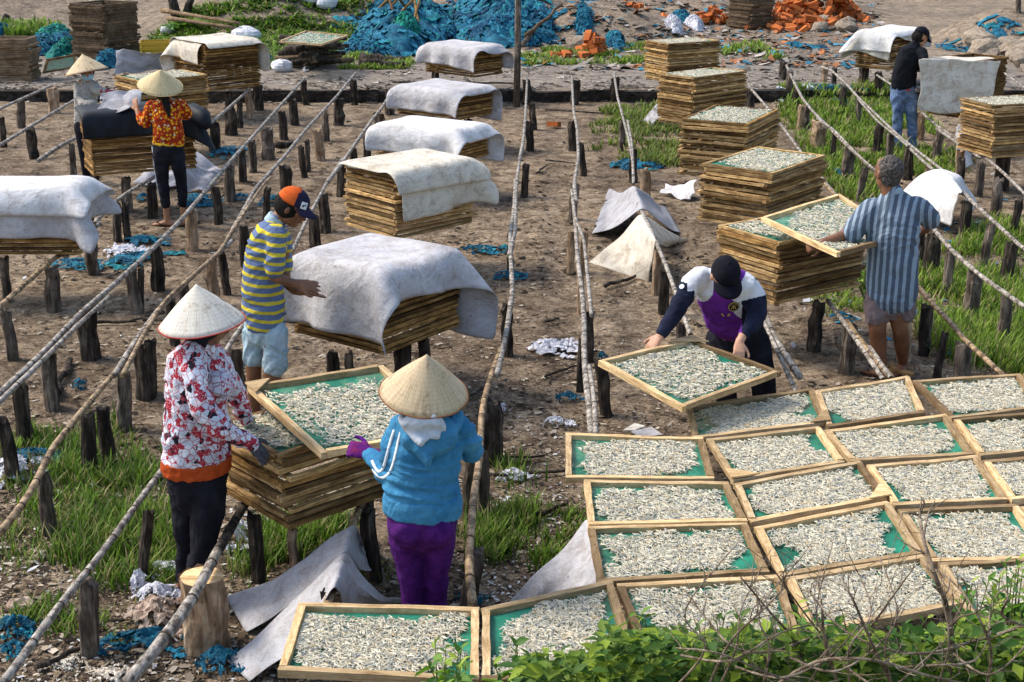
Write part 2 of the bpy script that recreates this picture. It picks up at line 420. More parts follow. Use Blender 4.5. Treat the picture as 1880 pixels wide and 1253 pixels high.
# ------------------------------------------------------------------ stacks of trays
def fit_stack(F, L, Rr, z, sizes=((.60,.80),(.80,.60),(.7,.7))):
    """front, left, right corner pixels of the stack's foot -> corner point, the two edge vectors"""
    f = gp(*F, z); best = None
    for k in range(0, 90):
        yaw = R(k)
        dr = Vector((math.cos(yaw), math.sin(yaw), 0)); dl = Vector((-math.sin(yaw), math.cos(yaw), 0))
        def reach(d, px):
            lo, hi = 0.02, 2.0
            for _ in range(30):
                m = (lo+hi)/2; x = pj(f+d*m)[0]
                if (x < px) == (d is dr): lo = m
                else: hi = m
            return lo
        a, b = reach(dl, L[0]), reach(dr, Rr[0])
        el = (pj(f+dl*a)[1]-L[1])/6; er = (pj(f+dr*b)[1]-Rr[1])/6
        es = min(abs(math.log(a/s[0]))+abs(math.log(b/s[1])) for s in sizes)*3
        c = abs(el)+abs(er)+es
        if best is None or c < best[0]: best = (c, dl, dr, a, b, k)
    c, dl, dr, a, b, k = best
    a = min(max(a, .5), 1.05); b = min(max(b, .5), 1.05)
    return f, dl, dr, a, b
RAIL_Z = .42
STACKS = {}
tray_count = 0
def stack(key, F, L, Rr, topy, desc, mn='slat_wood', z=RAIL_Z+.02, top_net=True, jit=1.0, lean=(0,0), thick=TT, fishy=True, label_top=None, stuff=False):
    global tray_count
    f, dl, dr, a, b = fit_stack(F, L, Rr, z)
    # number of trays from the pixel height of the front corner
    s = (F[1]-pj(f+Vector((0,0,1)))[1]); n = max(3, round((F[1]-topy)/s/thick))
    r = random.Random(hash(key) % 1000 if False else sum(map(ord, key)))
    cx = f+dl*a/2+dr*b/2
    H = n*thick
    STACKS[key] = dict(f=f, dl=dl, dr=dr, a=a, b=b, c=cx, z0=z, z1=z+H, n=n)
    if stuff:
        B = MB()
        for i in range(n):
            o = Vector((r.uniform(-.02,.02)*jit, r.uniform(-.02,.02)*jit, (i+.5)*thick)); tw = Matrix.Rotation(r.uniform(-.02,.02)*jit, 3, 'Z')
            for (p, q, u, v, ln) in ((dl*a/2, None, dr, dl, b), (-dl*a/2, None, dr, dl, b), (dr*b/2, None, dl, dr, a), (-dr*b/2, None, dl, dr, a)):
                Mx = Matrix((u, v, Vector((0,0,1)))).transposed()
                B.box(cx+o+tw @ (p*.97), (ln, .035, thick*.86), tw @ Mx, .004)
        return B
    for i in range(n):
        top = i == n-1
        off = Vector((r.gauss(0,.010)*jit, r.gauss(0,.010)*jit, 0)) + Vector((lean[0], lean[1], 0))*(i/n)
        tw = r.gauss(0, .014)*jit
        loc = cx+off+Vector((0,0,(i+.5)*thick))
        root = bpy.data.objects.new('stacked_tray', None); root.empty_display_size = .1; COL.objects.link(root)
        yaw = math.atan2(dr.y, dr.x)
        root.location = loc; root.rotation_euler = (r.gauss(0,.006)*jit, r.gauss(0,.006)*jit, yaw+tw)
        ORD = ['topmost', 'second', 'third', 'fourth', 'fifth', 'sixth', 'seventh', 'eighth', 'ninth', 'tenth', 'eleventh', 'twelfth', 'thirteenth', 'fourteenth', 'fifteenth', 'sixteenth', 'seventeenth', 'eighteenth', 'nineteenth', 'twentieth', 'twenty-first', 'twenty-second', 'twenty-third', 'twenty-fourth', 'twenty-fifth', 'twenty-sixth', 'twenty-seventh', 'twenty-eighth']
        k_ = n-1-i
        if top and label_top: lb = label_top
        elif top: lb = 'topmost tray in the '+desc
        elif i == 0: lb = 'lowest tray in the '+desc
        else: lb = '%s tray from the top, %s' % (ORD[k_], desc)
        tag(root, lb, 'tray', 'trays in the '+desc)
        hb, ha = b/2-.014+r.uniform(-.012,.012), a/2-.014+r.uniform(-.012,.012)
        P = [Vector((-hb,-ha,0)), Vector((hb,-ha,0)), Vector((hb,ha,0)), Vector((-hb,ha,0))]
        m_ = mn if not (mn == 'slat_wood' and r.random() < .25) else 'slat_wood_brown'
        tray_frame(root, P, m_, r.uniform(.9,1.15), thick/.04*r.uniform(.72,.95))
        if top and top_net:
            dz = Vector((0,0,-.004))
            link('net', net_quad([p+dz for p in P], sag=.008), root, M['green_net'])
            if fishy:
                nf = 1500 if F[1] < 330 else 2000
                o = link('fish', fish_mesh([p+dz for p in P], nf, sum(map(ord, key))+3, size=.036, cover=.56), root); tag(o, kind='stuff')
        tray_count += 1
    return None
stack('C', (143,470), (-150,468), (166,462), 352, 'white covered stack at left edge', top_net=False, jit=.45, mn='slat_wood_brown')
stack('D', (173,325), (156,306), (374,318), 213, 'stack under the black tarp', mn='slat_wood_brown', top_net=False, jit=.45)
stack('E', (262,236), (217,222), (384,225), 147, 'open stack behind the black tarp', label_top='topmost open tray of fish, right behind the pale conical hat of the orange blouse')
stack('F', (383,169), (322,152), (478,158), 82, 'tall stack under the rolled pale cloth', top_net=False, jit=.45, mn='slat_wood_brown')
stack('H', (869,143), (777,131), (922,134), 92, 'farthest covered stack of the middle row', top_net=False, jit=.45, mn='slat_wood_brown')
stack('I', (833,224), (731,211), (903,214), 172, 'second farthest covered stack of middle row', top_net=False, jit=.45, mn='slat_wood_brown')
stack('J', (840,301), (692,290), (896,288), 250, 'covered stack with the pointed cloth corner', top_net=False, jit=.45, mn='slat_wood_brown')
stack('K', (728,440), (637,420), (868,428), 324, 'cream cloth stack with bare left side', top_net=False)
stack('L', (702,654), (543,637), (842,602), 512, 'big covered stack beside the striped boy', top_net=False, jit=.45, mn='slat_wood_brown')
stack('M', (530,972), (410,905), (745,905), 830, 'front stack between two hatted women', label_top='topmost tray of the front stack, half hidden by the tray held above it')
stack('N', (1225,153), (1182,141), (1320,122), 82, 'farthest open stack of right row')
stack('O', (1272,236), (1207,225), (1367,202), 143, 'second farthest open stack at right')
stack('P', (1366,332), (1245,322), (1432,296), 227, 'third open stack from the road')
stack('Q', (1407,425), (1283,415), (1511,385), 317, 'tall open stack behind the lifted tray')
stack('R', (1426,563), (1315,545), (1578,527), 438, 'stack under the lifted tray', label_top='topmost tray under the one the grey-haired man lifts')
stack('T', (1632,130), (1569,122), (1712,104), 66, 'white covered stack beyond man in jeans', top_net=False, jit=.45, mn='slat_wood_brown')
stack('U', (1818,291), (1757,266), (1937,264), 194, 'open stack at the right edge')
print('TRAYS', tray_count)
n_far = 0
for key, a_ in (('A', ((58,149), (-90,146), (66,140), 72)), ('B', ((196,108), (134,99), (258,96), 10)), ('S', ((1377,55), (1335,48), (1418,40), -12))):
    z = .17
    B = stack(key, *a_, 'far', z=z, stuff=True, thick=.042, jit=2.2)
    lb = {'A': 'weathered stack of empty trays cut by the left edge', 'B': 'tall dark stack of weathered trays beyond the road, leaning a little', 'S': 'far stack of old trays beside the brick heap'}[key]
    o = B.build('tray_stack', M['old_wood']); tag(o, lb, 'tray stack', 'far stacks of old trays', 'stuff')

# laid-out trays: corner pixels TL, TR, BR, BL
TRAYS = [
 ((1258,752),(1492,717),(1521,779),(1273,808), 'tray with a bare green left strip, first of the farthest row', (2,)),
 ((1494,722),(1667,695),(1698,762),(1520,788), 'tray behind the first row corner board, second of the farthest row', ()),
 ((1675,703),(1873,690),(1908,752),(1746,772), 'tray in the farthest row, under the leaning thin post', ()),
 ((1878,690),(2080,676),(2120,735),(1912,752), 'tray cut by the right edge in the farthest row', ()),
 ((1038,800),(1291,808),(1312,884),(1038,881), 'tray at the left end of the second row, where the two poles end', ()),
 ((1296,811),(1504,787),(1551,853),(1345,885), 'second tray of the second row, beside a corner board', (3,)),
 ((1512,795),(1737,765),(1789,838),(1562,851), 'third tray of the second row, with a bare green right strip', ()),
 ((1748,773),(1950,757),(1995,825),(1800,840), 'tray cut by the right edge in the second row', ()),
 ((1071,886),(1338,891),(1373,961),(1080,968), 'tray with a bowed left slat, at the left end of the third row', ()),
 ((1346,893),(1580,851),(1630,917),(1377,962), 'second tray of the third row, with a corner board at its near right', (2,)),
 ((1590,859),(1793,841),(1851,922),(1642,932), 'third tray of the third row, ending in a bare green corner', ()),
 ((1803,850),(1990,834),(2050,905),(1856,922), 'tray cut by the right edge in the third row', ()),
 ((1078,972),(1371,964),(1413,1054),(1096,1074), 'tray beside the grey cloth tent, at the left end of the fourth row', ()),
 ((1384,973),(1630,925),(1695,1021),(1432,1062), 'second tray of the fourth row, bare green in its far right corner', ()),
 ((1648,940),(1866,930),(1930,1030),(1712,1036), 'third tray of the fourth row, crossed by a dark twig', ()),
 ((1872,935),(2080,920),(2150,1015),(1935,1028), 'tray just showing at the right edge of the fourth row', ()),
 ((548,1112),(881,1120),(880,1254),(509,1236), 'nearest tray, lowest left of the laid-out trays', ()),
 ((884,1122),(1122,1071),(1178,1238),(886,1256), 'nearest row tray with cloth showing through its bare green net', ()),
 ((1132,1078),(1432,1061),(1474,1180),(1180,1205), 'nearest row tray half hidden by leaves and dry twigs', ()),
 ((1442,1066),(1694,1024),(1770,1112),(1490,1166), 'nearest row tray behind the densest dry twigs', ()),
 ((1722,1038),(1935,1026),(2010,1130),(1790,1150), 'nearest row tray at the right edge above the leaves', ()),
]
for i, (a_, b_, c_, d_, lb, br) in enumerate(TRAYS):
    zz = RAIL_Z+.03
    pts = [gp(*p, zz+.004*(i % 3)) for p in (a_, b_, c_, d_)]
    full_tray([pts[3], pts[2], pts[1], pts[0]], lb, seed=i*7+3, nf=3800 if a_[1] > 1050 else 3200, braces=[{0:3,1:2,2:1,3:0}[k] for k in br], cover=(.37,.47,.42,.50)[i % 4] if i not in (0,5,13,17) else .34, size=.033)
# the tray lying on the wood pile by the road
pts = [gp(*p, .75) for p in ((513,77),(590,83),(639,66),(562,58))]
full_tray(pts, 'single tray of fish on top of the dark log pile by the road', None, nf=900, seed=77, cat='drying tray', cover=.7, size=.04)

# ------------------------------------------------------------------ bamboo rails
RAILS = [  # pixel poly-line of the pole's top, radius, material
 ([(-40,228),(0,200),(93,158)], .026, 'g'),
 ([(-30,288),(0,267),(60,230),(137,184)], .026, 'g'),
 ([(70,296),(104,272),(146,250)], .030, 'g'),
 ([(-40,600),(0,563),(45,522),(102,473),(120,462)], .026, 't'),
 ([(120,470),(147,432),(184,411)], .032, 'g'),
 ([(160,425),(205,375),(240,350),(285,325),(330,290)], .024, 'g'),
 ([(385,228),(418,200),(456,166)], .026, 'g'),
 ([(-40,762),(0,722),(72,655),(150,574),(215,518),(283,455),(336,400),(385,342),(426,293),(490,222),(559,144)], .026, 'g'),
 ([(-40,775),(0,737),(60,680),(140,600),(200,545)], .022, 'g'),
 ([(0,978),(40,930),(68,884),(92,827),(150,755),(218,676)], .024, 't'),
 ([(210,690),(250,625),(290,570),(340,520),(385,480),(426,442)], .026, 'g'),
 ([(225,690),(262,618),(300,555),(372,490),(402,465),(426,425),(455,380),(487,334),(500,325)], .020, 't'),
 ([(418,440),(470,345),(520,290),(560,240),(596,201),(620,175),(653,134)], .025, 'g'),
 ([(5,1256),(60,1180),(110,1110),(157,1054),(210,985),(262,910),(304,855)], .023, 'g'),
 ([(404,668),(425,625),(450,594),(500,520),(540,455),(562,407),(600,336),(630,290)], .022, 'g'),
 ([(600,336),(628,300),(661,252),(682,222),(699,201),(716,175)], .028, 'g'),
 ([(232,1256),(280,1200),(324,1143),(352,1100),(375,1061),(400,1010)], .034, 'g'),
 ([(400,1012),(425,968),(443,935),(480,880)], .030, 'd'),
 ([(868,1111),(862,1060),(860,1024),(866,960),(869,911),(878,862),(883,826),(882,780),(888,735),(905,680),(920,640)], .025, 't'),
 ([(912,690),(930,610),(941,536),(938,480),(936,434),(944,380),(946,330)], .024, 'g'),
 ([(934,470),(946,427),(947,360),(950,320),(958,270),(963,240)], .022, 'g'),
 ([(953,296),(961,259),(965,205),(968,141)], .023, 'g'),
 ([(1086,800),(1082,750),(1075,690),(1072,639),(1073,600),(1070,550),(1060,470),(1057,417),(1050,350)], .026, 'g'),
 ([(1094,800),(1092,740),(1082,672)], .020, 'g'),
 ([(1086,580),(1080,520),(1072,440),(1056,400),(1052,365)], .019, 'g'),
 ([(1058,372),(1054,340),(1062,290),(1060,239),(1053,204),(1050,141)], .024, 'g'),
 ([(1127,133),(1134,180),(1145,221),(1154,255),(1162,300),(1163,338)], .022, 'g'),
 ([(1152,222),(1160,262),(1164,335),(1170,350),(1173,300)][:3], .020, 'g'),
 ([(1172,375),(1185,402),(1200,434),(1222,486),(1240,536),(1255,580),(1268,616)], .024, 'g'),
 ([(1405,585),(1420,620),(1440,650),(1468,692)], .034, 'g'),
 ([(1400,585),(1425,640),(1448,690),(1462,722)], .020, 'g'),
 ([(1359,133),(1380,165),(1414,204),(1445,245),(1475,286),(1505,322),(1533,358)], .023, 'g'),
 ([(1505,325),(1520,345),(1545,372)], .020, 't'),
 ([(1520,553),(1550,592),(1590,650),(1622,698)], .022, 'g'),
 ([(1554,592),(1585,635),(1610,665),(1638,695)], .032, 't'),
 ([(1596,638),(1618,668),(1636,695)], .020, 'g'),
 ([(1686,528),(1715,562),(1751,598),(1765,620),(1800,650),(1842,690)], .024, 't'),
 ([(1443,119),(1462,160),(1475,184),(1495,208),(1513,225),(1553,266),(1605,313)], .025, 'g'),
 ([(1500,218),(1530,238),(1570,280),(1612,318)], .018, 'g'),
 ([(1709,414),(1745,458),(1799,506),(1840,535),(1890,570)], .025, 'g'),
 ([(1506,123),(1525,128),(1555,156),(1577,181),(1610,212),(1649,249),(1690,282),(1724,308),(1745,325)], .023, 'g'),
 ([(1575,182),(1610,222),(1640,246),(1668,270)], .018, 'g'),
 ([(1768,354),(1800,385),(1830,412),(1880,458),(1900,470)], .025, 'g'),
 ([(1598,130),(1615,142),(1640,158)], .022, 'g'),
 ([(1693,208),(1725,235),(1765,262),(1795,282),(1819,297),(1850,325),(1895,370)], .023, 'g'),
 ([(1720,237),(1765,268),(1800,290)], .022, 'g'),
 ([(1799,102),(1835,128),(1890,168)], .022, 'g'),
 ([(1600,355),(1640,400),(1690,455)][:0], .02, 'g'),
]
M['dark_pole'] = M['post_dark']
def rail(pix, r, m, label, zofs=0):
    r *= .76
    P = [gp(px, py, RAIL_Z-r*.4+zofs) for px, py in pix]
    # resample with a slight wander
    Q = []; 
    for i in range(len(P)-1):
        k = max(2, int((P[i+1]-P[i]).length/.13))
        for j in range(k): Q.append(P[i].lerp(P[i+1], j/k))
    Q.append(P[-1])
    for _ in range(2): Q = [Q[0]]+[(Q[i-1]+Q[i]*2+Q[i+1])/4 for i in range(1, len(Q)-1)]+[Q[-1]]
    c = Q[0].copy(); B = MB(); lens = len(Q)
    rad = [r*(1.08-.2*i/lens)*rnd.uniform(.95,1.05) for i in range(lens)]
    B.tube([q-c for q in Q], rad, 9)
    o = B.build('bamboo_pole', {'g': M['bamboo_grey'], 't': M['bamboo_tan'], 'd': M['dark_pole']}[m], None, True)
    o.location = c; tag(o, label, 'pole', 'bamboo poles laid along the posts')
    if m != 'd':
        nd = MB(); acc = 0; nxt = rnd.uniform(.1,.3)
        for i in range(1, lens):
            acc += (Q[i]-Q[i-1]).length
            if acc > nxt:
                t = (Q[i]-Q[i-1]).normalized(); p = Q[i]-c
                nd.tube([p-t*.005, p+t*.005], rad[i]*1.13, 9); nxt = acc+rnd.uniform(.2,.36)
        if nd.v: tag(nd.build('pole_joint', M['bamboo_node'], o), kind='stuff')
    return Q
def side_word(px):
    return 'far left' if px < 250 else 'left' if px < 560 else 'centre left' if px < 860 else 'middle' if px < 1120 else 'centre right' if px < 1420 else 'right' if px < 1700 else 'far right'
RAIL_LB = {0:'short pole ending on the pale split post at the far left',1:'thin pole leading up to the masked woman',2:'short double-ended pole beside the masked woman\'s legs',3:'tan pole under the left edge stack in shade',
 4:'stubby pole end poking from beneath the white covered left stack',5:'pole passing in front of the orange blouse woman\'s sandals',6:'pole running out behind the open tray stack by the tarp',7:'longest pole, from the left edge up to the road',
 8:'thin pole doubled beside the longest pole',9:'tan pole rising from the left edge through the grass',10:'pole behind the grey conical hat',11:'thin tan pole bound alongside the pole behind the grey conical hat',
 12:'pole passing beside the orange and navy cap',13:'long pale pole across the grass at lower left',14:'thin pole behind the boy in the striped shirt',15:'knobbly pole ending beside the covered middle row',
 16:'thick whitish pole lying over the cut stump',17:'dark burnt end of the pole over the stump',18:'tan crooked pole beside the blue hoodie',19:'pole curving just right of the big covered stack',
 20:'thin pole at mid distance, left of the open sandy lane',21:'far pole ending at the upright post by the road',22:'long pole ending at the second row of trays',23:'short pole doubled at the left corner of the trays',
 24:'slim pole doubled halfway up the sandy lane',25:'far crooked pole right of the open sandy lane',26:'far pole beside the patch of weeds',27:'short slim pole above the two cloth tents',28:'pole coming out of the two cloth tents',
 29:'thick peeling pole behind the bending man',30:'thin pole pair behind the bending man\'s hip',31:'pole coming out behind the right row of stacks',32:'short tan pole behind the lifted tray',33:'thin pale pole left of the bare legs',
 34:'thick tan pole left of the bare legs',35:'short pale pole nearest the bare legs',36:'curved tan pole ending at the far row of trays',37:'pole snaking down through the grass to the grey-haired man',
 38:'slim pole bound under the snaking pole in the grass',39:'pole right of the grey-haired man\'s elbow',40:'pole running from the road to the white cloth tent',41:'slim pole bound to the one beside the man in jeans',
 42:'pole coming out under the white cloth tent',43:'short pole end behind the man in jeans',44:'pole running under the right edge stack',45:'short pale pole doubled below the hanging stained cloth',46:'far pole among the rubble at the right edge'}
for i, (pix, r, m) in enumerate(RAILS):
    if len(pix) < 2: continue
    rail(pix, r, m, RAIL_LB[i], .02 if i in (8,11,23,24,30,35,38,41,45) else 0)
# ------------------------------------------------------------------ posts: x, top y, half width px, style
POSTS = [(95,160,10,'l',.5),(37,185,8,'g'),(55,235,9,'d'),(3,215,6,'d'),(131,264,6,'g'),(421,198,11,'d'),(440,185,6,'d'),(456,168,7,'l'),(474,155,8,'d'),
 (395,223,10,'d'),(489,232,12,'g'),(516,204,8,'d'),(537,180,8,'d'),(557,147,7,'d'),(620,180,10,'d'),(597,205,6,'g'),(583,236,9,'l'),(563,256,5,'d'),
 (552,268,6,'d'),(522,303,11,'d'),(460,256,8,'g'),(444,273,8,'d'),(420,304,9,'g'),(396,343,10,'d'),(491,342,7,'d'),(350,388,12,'l'),(279,335,10,'d'),
 (214,372,9,'d'),(229,372,8,'d'),(628,300,10,'d'),(595,355,11,'d'),(172,322,8,'d'),(230,325,10,'g'),(8,473,9,'g'),(10,570,11,'g'),(92,490,14,'g'),
 (163,425,13,'g'),(240,494,11,'g'),(256,492,6,'d'),(286,456,12,'d'),(158,569,20,'d'),(80,652,13,'g'),(97,649,8,'d'),(35,703,15,'d'),(3,770,12,'d'),
 (389,480,11,'l'),(407,463,8,'d'),(447,414,10,'d'),(576,395,11,'d'),(313,547,10,'d'),(339,526,9,'d'),(259,632,18,'d'),(276,623,11,'d'),(226,686,14,'g'),
 (159,757,14,'d'),(188,745,13,'d'),(431,640,13,'g'),(79,865,14,'g'),(160,1063,19,'g'),(463,940,14,'d'),(272,935,9,'d'),(535,965,9,'l'),
 (648,147,8,'d'),(695,205,10,'g'),(716,165,8,'d'),(649,273,7,'d'),(672,247,7,'d'),(967,147,8,'d'),(977,190,7,'d'),(971,222,8,'d'),(965,300,7,'d'),
 (1058,147,7,'d'),(1050,222,7,'d'),(1066,262,6,'d'),(1053,340,9,'g'),(1129,142,9,'d'),(1143,223,7,'g'),(1163,273,8,'d'),(1186,310,10,'l'),
 (937,431,7,'d'),(930,560,11,'d'),(898,737,24,'d'),(1050,427,8,'l'),(1075,427,6,'l'),(1066,492,6,'l'),(1083,570,9,'d'),(1100,659,13,'d'),(1070,622,8,'d'),
 (1208,461,9,'l'),(1221,492,10,'d'),(742,628,18,'d'),(777,618,11,'d'),(610,645,12,'d'),(640,645,10,'g'),(866,836,14,'g'),(886,826,13,'g'),(875,1003,19,'g'),
 (675,930,14,'d'),(1439,123,8,'d'),(1452,140,7,'g'),(1463,163,6,'d'),(1516,126,6,'l'),(1533,133,5,'d'),(1549,157,7,'d'),(1576,181,6,'g'),(1587,126,9,'d'),
 (1611,141,8,'d'),(1378,163,8,'d'),(1471,194,6,'l'),(1483,191,8,'g'),(1504,223,14,'l'),(1616,228,10,'d'),(1636,244,7,'g'),(1533,245,5,'d'),(1558,273,12,'g'),
 (1669,271,9,'d'),(1588,305,7,'g'),(1707,300,7,'l'),(1691,205,9,'l'),(1727,239,9,'g'),(1764,276,9,'l'),(1844,288,14,'d'),(1802,300,9,'g'),(1835,327,10,'g'),
 (1777,368,10,'d'),(1872,365,8,'d'),(1838,133,8,'l'),(1715,427,15,'d'),(1693,417,8,'d'),(1746,461,9,'g'),(1821,410,9,'g'),(1861,444,13,'d'),
 (1792,499,15,'g'),(1850,545,12,'g'),(1703,558,13,'d'),(1665,570,12,'l'),(1735,610,8,'d'),(1770,628,18,'g'),(1502,551,12,'d'),(1562,591,14,'k'),(1250,590,10,'g'),
 (1350,345,7,'d'),(1470,330,7,'d'),(1300,240,7,'d'),(1400,430,8,'d'),(1340,560,9,'d'),(760,215,8,'d'),(860,220,8,'d'),(800,140,8,'d'),(1235,160,7,'d'),(1765,292,8,'d'),(300,240,8,'d'),(1700,150,8,'d'),(420,168,8,'d')]
PCOL = {'l': 'post_light', 'g': 'post_grey', 'd': 'post_dark', 'k': 'post_grey'}
ADJ = {'l': 'pale stripped', 'g': 'grey weathered', 'd': 'dark charred', 'k': 'knotted grey'}
def post(px, py, hw, st, rnd_=None, hgt=None, label=None):
    top = gp(px, py, RAIL_Z-.035)
    sc = FPX/math.hypot(top.y, CAM_H-top.z)
    r = max(.026, hw/sc*.95)
    lean = Vector((rnd.gauss(0,.025), rnd.gauss(0,.02), 0))
    base = Vector((top.x, top.y, 0))+lean; gz = ground_h(base.x, base.y)
    m = 6; pts = []; rad = []
    for i in range(m+1):
        t = i/m; p = Vector((0,0,0)).lerp(top-base, t); p.z = -.12+(top.z+.12-0)*t if i else -.12
        pts.append(p+Vector((rnd.gauss(0,.1), rnd.gauss(0,.1), 0))*r); rad.append(r*(1.1-.14*t)*rnd.uniform(.92,1.08))
    B = MB(); n = 12; vs_ = []; 
    ph = [rnd.uniform(.80,1.14) for _ in range(n)]
    for i in range(m+1):
        for k in range(n):
            a = 2*math.pi*k/n; q = rad[i]*ph[k]*rnd.uniform(.93,1.07)
            dz = rnd.uniform(-.035, .012) if i == m else 0
            vs_.append((pts[i].x+math.cos(a)*q, pts[i].y+math.sin(a)*q, pts[i].z+dz))
    f = [(i*n+k, i*n+(k+1) % n, (i+1)*n+(k+1) % n, (i+1)*n+k) for i in range(m) for k in range(n)]
    vs_.append((pts[m].x, pts[m].y, pts[m].z-.012)); c = len(vs_)-1
    f += [(m*n+k, m*n+(k+1) % n, c) for k in range(n)]
    B.add(vs_, f)
    if st == 'k':
        B.tube([Vector((-r*.6,0,.18)), Vector((-r*1.9,0,.24)), Vector((-r*2.2,0,.27))], [r*.6, r*.4, r*.2], 7)
    o = B.build('post', M[PCOL[st]], None, False); o.location = (base.x, base.y, gz*.5)
    return o, top
used = {}
allp = []
for q in POSTS:
    o, top = post(*q[:4]); allp.append((o, q))
# describe each post by what is near it
LAND = [(60,370,'the white covered stack at the left edge'),(160,200,'the masked woman'),(300,300,'the woman in the orange blouse'),(430,130,'the rolled pale cloth stack'),(240,480,'the blue net and white rag'),
 (510,480,'the boy in the striped shirt'),(370,570,'the grey conical hat'),(330,800,'the red and white print blouse'),(380,1120,'the cut stump'),(60,1180,'the lower left corner'),(20,870,'the pale sheet at the left edge'),(790,710,'the front straw hat'),(700,560,'the big covered stack'),
 (760,390,'the cream cloth stack'),(780,250,'the middle covered stack'),(830,170,'the second covered stack'),(850,100,'the farthest covered stack'),(1010,640,'the white torn rag'),(1160,400,'the two cloth tents'),
 (1140,220,'the patch of weeds'),(1290,180,'the far open stacks'),(1390,340,'the tall open stack'),(1340,560,'the bending man'),(1440,500,'the stack with the lifted tray'),(1640,620,'the grey-haired man\'s legs'),
 (1640,400,'the striped grey shirt'),(1730,360,'the white cloth tent'),(1680,180,'the man in jeans'),(1820,230,'the open stack at the right edge'),(1850,480,'the tall grass at the right edge'),(1500,220,'the grassy lane'),(960,160,'the upright pole'),(780,1040,'the purple trousers'),(560,1100,'the front cloth tent'),(480,230,'the far left field'),(600,180,'the road left of centre'),(1060,300,'the far end of the sandy lane'),(1060,500,'the middle of the sandy lane'),(200,600,'the tall grass edge at the left'),(1540,150,'the slab edge behind the grass')]
for o, q in allp:
    b = min(LAND, key=lambda l: (l[0]-q[0])**2+((l[1]-q[1])*1.3)**2)
    side = ('left of' if q[0] < b[0]-25 else 'right of' if q[0] > b[0]+25 else 'beyond' if q[1] < b[1] else 'in front of')
    wd = 'thick' if q[2] >= 13 else 'thin' if q[2] <= 7 else 'stubby'
    base = '%s %s post %s %s' % (wd, ADJ[q[3]], side, b[2])
    used.setdefault(base, []).append((o, q))
for base, L in used.items():
    if len(L) == 1: tag(L[0][0], base, 'post', 'posts carrying the poles'); continue
    L.sort(key=lambda t: t[1][1])
    words = ['farthest', 'nearer', 'third', 'fourth', 'fifth', 'sixth']
    if len(L) == 2: words = ['farther', 'nearer']
    elif len(L) == 3: words = ['farthest', 'middle', 'nearest']
    else: words = ['farthest', 'second', 'third', 'fourth', 'fifth', 'sixth', 'seventh']
    for (o, q), wd in zip(L, words): tag(o, wd+' '+base, 'post', 'posts carrying the poles')
# cut stump
c = gp(380, 1188, 0); B = MB(); n_, m_ = 26, 9; vs_ = []; Hs = .365; r0 = .095
for i in range(m_+1):
    for k in range(n_):
        a = 2*math.pi*k/n_; q = r0*(1.12-.1*i/m_+(.05 if i == m_ else 0))*(1+.10*noise.noise((math.cos(a)*2, math.sin(a)*2, i*.5))+.05*rnd.uniform(-1,1))
        vs_.append((math.cos(a)*q, math.sin(a)*q, -.05+(Hs+.05)*i/m_+(rnd.uniform(-.01,.008) if i == m_ else 0)))
f = [(i*n_+k, i*n_+(k+1) % n_, (i+1)*n_+(k+1) % n_, (i+1)*n_+k) for i in range(m_) for k in range(n_)]
B.add(vs_, f); o = B.build('cut_stump', M['post_light']); o.location = c; tag(o, 'thick pale cut tree stump with flaking bark under a whitish pole', 'stump')
B = MB(); B.tube([(0,0,Hs-.03),(0,0,Hs-.004)], r0*1.0, n_, jag=.03); B.build('cut_face', M['fresh_wood'], o)
# tall upright pole by the road and the leaning pole at the far right
def upright(px, y0, y1, r, label, mat):
    b = gp(px, y0, 0); top = dp(px+3, y1, b.y)
    B = MB(); B.tube([Vector((0,0,-.1)), (top-b)*.5+Vector((.01,0,0)), top-b], [r, r*.95, r*.8], 10)
    o = B.build('upright_pole', mat, None, True); o.location = b; tag(o, label, 'pole'); return o
upright(948, 197, -30, .055, 'tall upright pole by the road beside the farthest covered stack', M['post_grey'])
upright(1867, 96, -30, .06, 'leaning bare trunk at the far right by the rubble', M['post_grey'])
